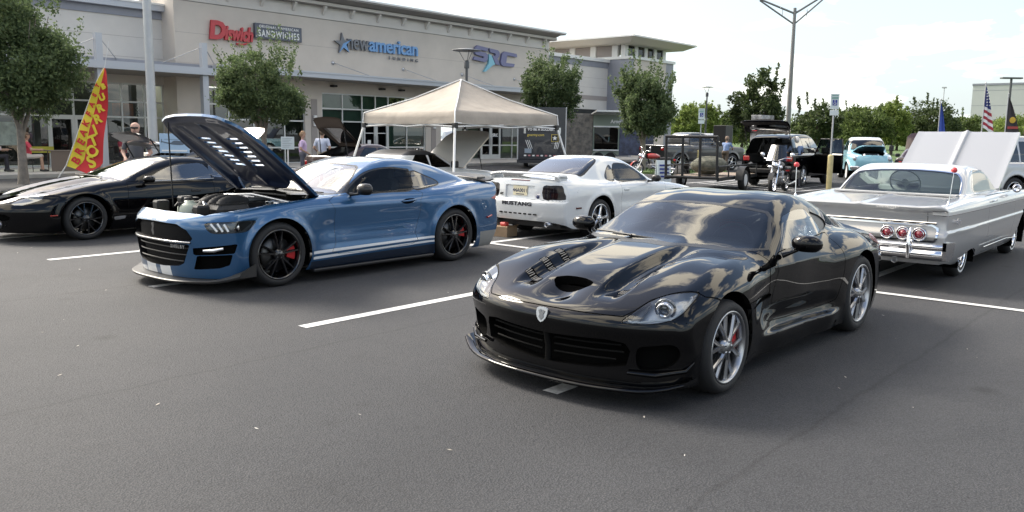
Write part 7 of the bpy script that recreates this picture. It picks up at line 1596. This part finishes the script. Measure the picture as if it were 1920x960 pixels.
    if kind in ('suv', 'pickup', 'old'):
        b = MB(); b.box((xf - .12, -.8, .46), (xf + .05, .8, .62), .04); b.build('front_bumper', M_CHROME if kind != 'suv' else dk, c.root); b = MB(); b.box((xr - .05, -.85, .48), (xr + .14, .85, .64), .03); b.build('rear_bumper', M_CHROME if kind != 'suv' else dk, c.root); b = MB(); b.box((xf - .03, -.5, .66), (xf + .02, .5, zf + .08), .02); b.build('grille', dk if kind != 'old' else M_CHROME, c.root)
    for sg in (-1, 1): b = MB(); yy = {'coupe': .94, 'hatch': .94, 'suv': 1.05, 'pickup': 1.1, 'old': .96}[kind]; b.box((x0 + .02, sg * yy - .09, zb - .02), (x0 + .14, sg * yy + .09, zb + .13 + (.08 if kind != 'coupe' else 0)), .03); b.build('mirror', dk, c.root)
    xd = x0 - .05
    c.line(lambda: np.maximum(np.abs(psd(c.B.V[:, 0], c.B.V[:, 2], [(xd, zb), (xd, zl + .12), (x0 + (x1 - x0) * .62, zl + .12), (x0 + (x1 - x0) * .62, zb)])), np.maximum(.5 - np.abs(c.B.V[:, 1]), c.B.V[:, 2] - zb)), .006)
    c.lining(zb - .35, .8, D[0] - .6); interior(c, (.9, D[0] - 1.2), .66, zl + .1, [(1.75, zt - .05, .3)] + ([(2.7, zt - .08, .62)] if kind == 'suv' else []), 1.0, zb - .06, wheel_side=-1)
    rm = rim or mat('alloy_bright', (.62, .63, .65), .14, 1.); yo = {'coupe': .875, 'hatch': .875, 'suv': .95, 'pickup': .99, 'old': .86}[kind]
    for sd in (1, -1):
        for xw in (0, wb): make_wheel(c, (xw, sd * yo, rt), sd, rt, .24, rt * .66, wheel, rm, disc=False, white=white)
    c.finish('body_shell'); return c
silv = mat('silver_paint_bg', (.38, .385, .39), .3, .4, 1.); wht = mat('white_paint_bg', (.60, .60, .58), .3, 0, 1.); blk = mat('black_car_paint', (.002, .002, .0025), .3, 0., 1., .0); tan = mat('cream_liner', (.72, .64, .54), .6); redp = mat('red_paint_bg', (.28, .02, .02), .3, 0, 1.); teal = mat('sky_blue_paint', (.26, .50, .60), .3, 0, 1.); navy = mat('dark_grey_paint', (.02, .022, .025), .3, 0, 1.)
bg_car('coupe', 'white coupe with a dark roof and cream-lined bonnet raised under the tent', (14.4, 14.05, 0), math.pi, 'coupe', wht, hood=(44, tan), roofm=mat('black_roof', (.03, .03, .032), .35))
bg_car('hatchback', 'dark hatchback with a clear rear hatch raised behind the black coupe', (11.3, 17.0, 0), math.pi, 'hatch', navy, hatch=(30, glass_mat('hatch_glass', (.75, .78, .78), boost=3.), silv))
bg_car('hatchback', 'dark maroon hatchback with its rear hatch raised left of the canopy tent', (19.0, 21.0, 0), math.pi, 'hatch', mat('maroon_paint', (.022, .004, .004), .3, 0, .6), hatch=(56, glass_mat('hatch_glass', ()), mat('brown_liner', (.10, .075, .06), .7)))
bg_car('coupe', 'cream coupe with its pale bonnet raised left of the notice board', (15.9, 25.6, 0), math.pi + .1, 'coupe', mat('cream_paint', (.52, .46, .38), .3, 0, 1.), hood=(46, tan))
bg_car('wagon', 'black wagon with its tailgate raised and front doors open beyond the trailer', (32.2, 12.8, 0), 3.22, 'suv', blk, hatch=(104, M_GLASSD, M_BLACK), cat='suv')
bg_car('pickup_truck', 'silver crew pickup parked beside the camouflage trailer', (49.2, 25.3, 0), math.pi + .25, 'pickup', silv, cat='pickup', wheel='five')
bg_car('pickup_truck', 'sky blue classic pickup with a white roof and raised bonnet', (35.8, 11.5, 0), .45, 'old', teal, roofm=wht, hood=(15, teal), cat='pickup', wheel='steel', rim=M_WHITE)
bg_car('pickup_truck', 'black off-road truck with big tyres behind the trailer gate', (41.0, 20.9, 0), math.pi * .9, 'pickup', navy, cat='pickup')
bg_car('sedan', 'dark classic car beyond the sky blue pickup', (47.5, 16.2, 0), .5, 'coupe', navy)
bg_car('coupe', 'dark red car with its bonnet raised behind the silver classic car', (40.4, 10.7, 0), math.pi + .2, 'coupe', mat('maroon_paint', ()), hood=(58, mat('maroon_paint', ())))
bg_car('suv', 'silver suv at the right edge behind the classic car bonnet', (28.5, 3.7, 0), 2.6, 'suv', silv, cat='suv')
# open front doors of the black wagon
def slab_door(label, root, x, z0, z1, zt, sg, ang, m):
    o = MB(); o.T = Matrix.Translation((x, sg * .97, 0)) @ Matrix.Rotation(ang, 4, 'Z'); o.box((0, -.04, z0), (1.0, .04, z1), .03); o.build('door', m, root); f = MB(); f.T = o.T; f.tube([(0.02, 0, z1), (.35, 0, zt), (.92, 0, zt), (.98, 0, z1)], .025, 6); f.build('door_window_frame', m, root); q = MB(); q.T = o.T; q.add([(.03, 0, z1), (.35, 0, zt), (.92, 0, zt), (.97, 0, z1)], [(0, 1, 2, 3)]); q.build('door_glass', M_GLASSD, root)
wg = [o for o in COL.objects if o.name.startswith('wagon') and o.type == 'EMPTY'][0]; slab_door('', wg, .95, .45, 1.15, 1.68, 1, 1.05, blk); slab_door('', wg, 1.95, .45, 1.15, 1.68, 1, .9, blk)
# utility trailer
U = empty('utility_trailer', (25.5, 13.2, 0), .16, 'black open utility trailer with a mesh ramp gate and white wheels', 'trailer'); tm = mat('trailer_black', (.012, .012, .013), .5)
b = MB(); b.box((-2.0, -.82, .42), (2.2, .82, .47)); b.build('deck', mat('trailer_wood', (.24, .19, .15), .8, vary=(4, .2)), U)
for sg in (-1, 1):
    b = MB(); b.box((-2.0, sg * .85 - .035, .36), (2.2, sg * .85 + .035, .46)); b.build('side_rail', tm, U); b = MB(); b.tube([(-2.0, sg * .85, .80), (2.2, sg * .85, .80)], .03, 6); b.build('top_rail', tm, U)
    for k in range(5): b = MB(); b.tube([(-2.0 + 1.05 * k, sg * .85, .46), (-2.0 + 1.05 * k, sg * .85, .80)], .025, 5); b.build('stanchion', tm, U)
    b = MB(); P = [(.46 * math.cos(t), .34 + .44 * math.sin(t)) for t in [math.pi * k / 12 for k in range(13)]]; b.grid([[(x, sg * .92, z), (x, sg * 1.16, z)] for x, z in P]); b.build('mudguard', tm, U, fix=False)
    w_ = MB(); w_.lathe([(.0005, 0), (.05, .01), (.11, -.02), (.17, .01), (.20, .0), (.20, -.16)], axis='y', n=24); w_ = w_.build('wheel', M_WHITE, U, (0, sg * 1.13, .33), (0, 0, 0 if sg > 0 else math.pi)); t_ = MB(); t_.lathe([(.20, 0), (.22, .012), (.30, .008), (.33, -.03), (.33, -.15), (.30, -.18), (.20, -.18)], axis='y', n=32); t_.build('tyre', M_RUBBER, w_)
for x in (-.82, -.28, .28, .82): b = MB(); b.tube([(-2.03, x, .42), (-2.10, x, 1.72)], .045, 5); b.build('gate_bar', tm, U)
for z in (.45, 1.70): b = MB(); b.tube([(-2.03 - .05 * (z - .42), -.82, z), (-2.03 - .05 * (z - .42), .82, z)], .05, 5); b.build('gate_rail', tm, U)
for k in range(9): b = MB(); b.tube([(-2.04, -.8, .55 + .13 * k), (-2.04 - .0, .8, .55 + .13 * k)], .006, 4); b.build('gate_mesh_wire', tm, U)
b = MB(); b.tube([(2.2, -.6, .42), (3.4, 0, .44), (2.2, .6, .42)], .04, 6); b.build('drawbar', tm, U); b = MB(); b.box((.55, -.86, .5), (.75, -.80, .75), .01); b.build('jack', mat('jack_red', (.40, .03, .03), .5), U)
rk = MB(); rg = random.Random(5); rk.grid([[(.75 * math.cos(a) * math.sin(t) * (1 + .12 * rg.random()) , .5 * math.sin(a) * math.sin(t) * (1 + .12 * rg.random()), .30 - .30 * math.cos(t) + .03 * rg.random()) for a in [6.283 * k / 14 for k in range(14)]] for t in [3.14159 * q / 8 for q in range(9)]], wrap=True)
camo = mat('camo_cover', (.16, .155, .12), .9, vary=(7, .5, (.045, .05, .035)), bump=(9, .8, .05)); tag(rk.build('covered_load', camo, None, (24.9, 13.0, .475)), 'mottled camouflage-covered load on the utility trailer deck', 'bundle')
# exhibition trailers
AT = empty('exhibition_trailer', (33.2, 26.6, 0), 0., 'black enclosed trailer lettered with a star emblem behind the tent', 'trailer'); AT.rotation_euler = (0, 0, -.90); am = mat('trailer_navy', (.012, .014, .022), .35, 0, .5)
box('box_body', (-1.2, 0, .45), (1.2, 4.5, 3.05), am, AT, .03); box('corner_trim', (-1.23, -.02, .45), (-1.17, .04, 3.06), M_GALV, AT); box('corner_trim', (1.17, -.02, .45), (1.23, .04, 3.06), M_GALV, AT); box('bumper', (-1.23, -.08, .28), (1.23, .05, .45), am, AT)
fw = lambda x, z: frame((x, -.008, z), (1, 0, 0), (0, 0, 1)); gold = mat('army_gold', (.55, .42, .08), .5)
text('lettering', 'TO BE A SOLDIER', M_WHITE, AT, fw(-.05, 1.95), size=.17, depth=.006, bold=.006); text('web_address', 'goarmy.com', gold, AT, fw(-.30, 1.68), size=.17, depth=.006, bold=.004)
b = MB(); b.box((.48, -.012, 1.35), (.83, -.004, 1.72)); b.build('emblem_frame', gold, AT); b = MB(); b.box((.505, -.016, 1.375), (.805, -.0125, 1.695)); b.build('emblem_field', M_BLACK, AT); b = MB(); b.prism(star((.655, 1.53), .135, .055), -.022, -.0165, 'y'); b.build('emblem_star', M_WHITE, AT); text('emblem_text', 'U.S.ARMY', M_WHITE, AT, fw(.655, 1.27), size=.08, depth=.006)
for k in range(3):
    for x, d in ((-.82 + .09 * k, .16), (.72 + .08 * k, -.1)): b = MB(); b.add([(x, -.008, 1.42), (x + .03, -.008, 1.42), (x + .03 + d, -.008, 1.0), (x + d, -.008, 1.0)], [(0, 1, 2, 3)]); b.build('chevron', M_WHITE, AT)
for x in (-.85, .9): box('marker_light', (x - .05, -.02, 1.75), (x + .05, -.004, 2.05), mat('lamp_silver', ()), AT)
for k in range(9): box('reflector_tape', (-.88 + .21 * k, -.012, .62), (-.76 + .21 * k, -.004, .69), mat('tape_pink', (.50, .20, .22), .4) if k % 2 else M_WHITE, AT)
box('plate', (-.85, -.014, .78), (-.5, -.004, 1.0), mat('plate_blue', (.25, .30, .36), .4), AT)
for sg in (-1, 1): b = MB(); b.lathe([(.0005, 0), (.2, .02), (.36, 0), (.36, -.22)], axis='y', n=20); b.build('wheel', M_RUBBER, AT, (sg * .95, 3.0, .36), (0, 0, math.pi / 2))
CT = empty('camouflage_trailer', (42.6, 30.2, 0), 0., 'camouflage-wrapped display trailer with a raised awning and dark hatch', 'trailer'); CT.rotation_euler = (0, 0, -HEAD + .2); cw = mat('camo_wrap', (.26, .23, .19), .6, vary=(3.2, .5, (.04, .04, .045))); cw2 = mat('camo_wrap_blue', (.10, .12, .20), .6, vary=(2.6, .6, (.03, .03, .04)))
box('box_body', (-1.6, 0, .5), (.05, 2.4, 3.0), cw, CT, .03); box('service_hatch', (.06, .0, .5), (1.75, 2.4, 3.0), mat('hatch_wall', (.20, .24, .20), .6), CT); box('dark_window', (.15, -.04, .85), (1.65, -.003, 2.2), M_GLASSD, CT); box('window_interior', (.15, .3, .85), (1.65, .34, 2.2), M_DARKIN, CT); box('window_frame', (.08, -.06, 2.2), (1.72, -.003, 2.28), M_WHITE, CT); box('window_sill', (.08, -.06, .77), (1.72, -.003, .85), M_WHITE, CT); box('rear_body', (1.76, 0, .5), (4.0, 2.4, 2.6), cw2, CT, .03)
b = MB(); b.add([(-.1, -.02, 2.95), (1.9, -.02, 2.95), (1.9, -1.2, 3.1), (-.1, -1.2, 3.1), (-.1, -.02, 3.02), (1.9, -.02, 3.02), (1.9, -1.2, 3.2), (-.1, -1.2, 3.2)], [(0, 1, 2, 3), (4, 5, 6, 7), (0, 1, 5, 4), (1, 2, 6, 5), (2, 3, 7, 6), (3, 0, 4, 7)]); b.build('awning', M_COPE, CT); text('lettering', 'Army', M_WHITE, CT, frame((1.5, -.02, 2.55), (1, 0, 0), (0, 0, 1)), size=.3, depth=.01, bold=.01)
for k in range(2): b = MB(); b.lathe([(.0005, .0), (.2, .02), (.34, 0), (.34, -.22)], axis='y', n=20); b.build('wheel', M_RUBBER, CT, (.45 + .75 * k, -.0, .34), (0, 0, math.pi)); 
b = MB(); b.grid([[(.82 + .85 * math.cos(t), y, .40 + .42 * math.sin(t)) for y in (-.02, -.10)] for t in [math.pi * k / 14 for k in range(15)]]); b.build('mudguard', M_COPE, CT, fix=False)
tag(box('speaker_cabinet', (40.3, 20.2, 0), (41.1, 20.9, 2.3), M_BLACK, None, .02), 'tall black cabinet beyond the trailer beside the grass', 'cabinet'); tag(box('display_screen', (43.2, 19.6, .2), (44.8, 20.2, 2.9), mat('screen_print', (.5, .5, .5), .6, vary=(2.4, .8, (.01, .01, .01))), None, .02), 'tall black and white printed display stand behind the wagon tailgate', 'display')
# motorcycles
def motorcycle(label, pos, rz, tank, screen=False):
    o = empty('motorcycle', pos, rz, label, 'motorcycle'); ch = M_CHROME
    for x, r in ((0, .31), (1.5, .30)):
        w = MB(); w.lathe([(.03, -.05), (.04, .0), (.03, .05)], axis='y', n=14)
        for k in range(12): a = 6.283 * k / 12; w.tube([(.03 * math.cos(a), 0, .03 * math.sin(a)), ((r - .07) * math.cos(a), 0, (r - .07) * math.sin(a))], .006, 4)
        w.lathe([(r - .075, -.05), (r - .06, -.045), (r - .06, .045), (r - .075, .05)], axis='y', n=28); w = w.build('wheel', ch, o, (x, 0, r)); t = MB(); t.lathe([(r - .07, -.055), (r - .02, -.065), (r, 0), (r - .02, .065), (r - .07, .055)], axis='y', n=32); t.build('tyre', M_RUBBER, w)
        g = MB(); g.grid([[(x + (r + .03) * math.cos(t_), y, r + (r + .03) * math.sin(t_)) for y in (-.08, 0, .08)] for t_ in [(.5 if x else .9) + 1.9 * k / 10 for k in range(11)]]); g.build('mudguard', tank if not screen else M_BLACK, o, fix=False)
    for sg in (-1, 1):
        b = MB(); b.tube([(0, sg * .09, .31), (.30, sg * .10, .98)], .026, 8); b.build('fork_leg', ch, o); b = MB(); b.tube([(.32, sg * .05, 1.0), (.30, sg * .25, 1.08), (.42, sg * .42, 1.06)], .014, 6); b.build('handlebar', ch, o); b = MB(); b.lathe([(.0005, -.02), (.045, -.01), (.05, .01)], axis='x', c=(.24, sg * .24, .84), n=12); b.build('indicator', mat('amber', ()), o)
        b = MB(); b.tube([(.6, sg * .16, .42), (1.0, sg * .2, .26), (1.85, sg * .22, .30)], [.03, .035, .045], 8); b.build('exhaust', ch, o); b = MB(); b.lathe([(.0005, .0), (.07, .0), (.07, .01)], axis='x', c=(.36, sg * .46, 1.18), n=10); b.tube([(.38, sg * .4, 1.06), (.36, sg * .46, 1.15)], .008, 5); b.build('mirror', ch, o)
    b = MB(); b.lathe([(.0005, -.10), (.07, -.085), (.10, -.03), (.09, .06), (.04, .11)], axis='x', c=(.16, 0, .86), n=20); b.build('headlight', ch, o)
    for k, y in enumerate((-.17, .17)): b = MB(); b.lathe([(.0005, -.05), (.05, -.04), (.06, .03)], axis='x', c=(.2, y, .80), n=14); b.build('spot_lamp', ch, o)
    b = MB(); b.grid([[(.45 + .62 * u, .15 * math.sin(t_) * math.sin(3.14 * min(1, .18 + u * .85)) ** .6, .84 + .13 * math.cos(t_) * math.sin(3.14 * min(1, .2 + u * .8)) ** .6) for t_ in [6.283 * k / 12 for k in range(12)]] for u in [q / 8 for q in range(9)]], wrap=True); b.build('fuel_tank', tank, o)
    b = MB(); b.box((.98, -.17, .70), (1.55, .17, .80), .05); b.build('seat', mat('seat_leather', (.05, .045, .045), .5), o); b = MB(); b.tube([(.34, 0, .92), (.5, 0, .72), (.6, 0, .35), (1.1, 0, .32), (1.5, 0, .31)], .03, 7); b.tube([(.5, 0, .76), (1.1, 0, .70), (1.5, 0, .45)], .025, 6); b.build('frame', M_BLACK, o)
    b = MB(); b.box((.55, -.17, .30), (1.05, .17, .52), .05)
    for k in range(2): b.T = Matrix.Translation((.72 + .18 * k, 0, .5)) @ Matrix.Rotation(-.35 + .7 * k, 4, 'Y'); b.lathe([(.08, 0), (.10, .02), (.08, .04), (.10, .06), (.08, .08), (.10, .10), (.08, .12), (.10, .14), (.07, .18)], n=12)
    b.T = None; b.build('engine', mat('engine_alloy', (.30, .30, .31), .35, .9), o); b = MB(); b.box((1.72, -.06, .62), (1.8, .06, .72), .02); b.build('tail_light', mat('tail_red', ()), o)
    if screen:
        b = MB(); b.grid([[(.18 - .12 * (1 - (y / .3) ** 2) + .22 * t_ + .1, y * (1 - .25 * t_), 1.0 + .48 * t_) for y in [-.32 + .64 * k / 8 for k in range(9)]] for t_ in [q / 5 for q in range(6)]]); b.build('windshield', glass_mat('plexi', (.80, .78, .78), boost=1.4), o, fix=False)
        for sg in (-1, 1): b = MB(); b.box((1.25, sg * .30 - .11, .40), (1.75, sg * .30 + .11, .68), .06); b.build('saddlebag', M_BLACK, o)
    b = MB(); b.tube([(.9, .05, .3), (.85, .28, .02)], .012, 5); b.build('kickstand', ch, o); return o
motorcycle('chrome touring motorcycle with a clear windshield in front of the black wagon', (24.95, 10.85, 0), .15, M_BLACK, True); motorcycle('red motorcycle with chrome exhausts beyond the white coupe', (31.2, 19.7, 0), -.6, mat('moto_red', (.42, .03, .02), .3, 0, 1.))
build_viper(); build_gt(); build_white(); build_imp(); build_fb()
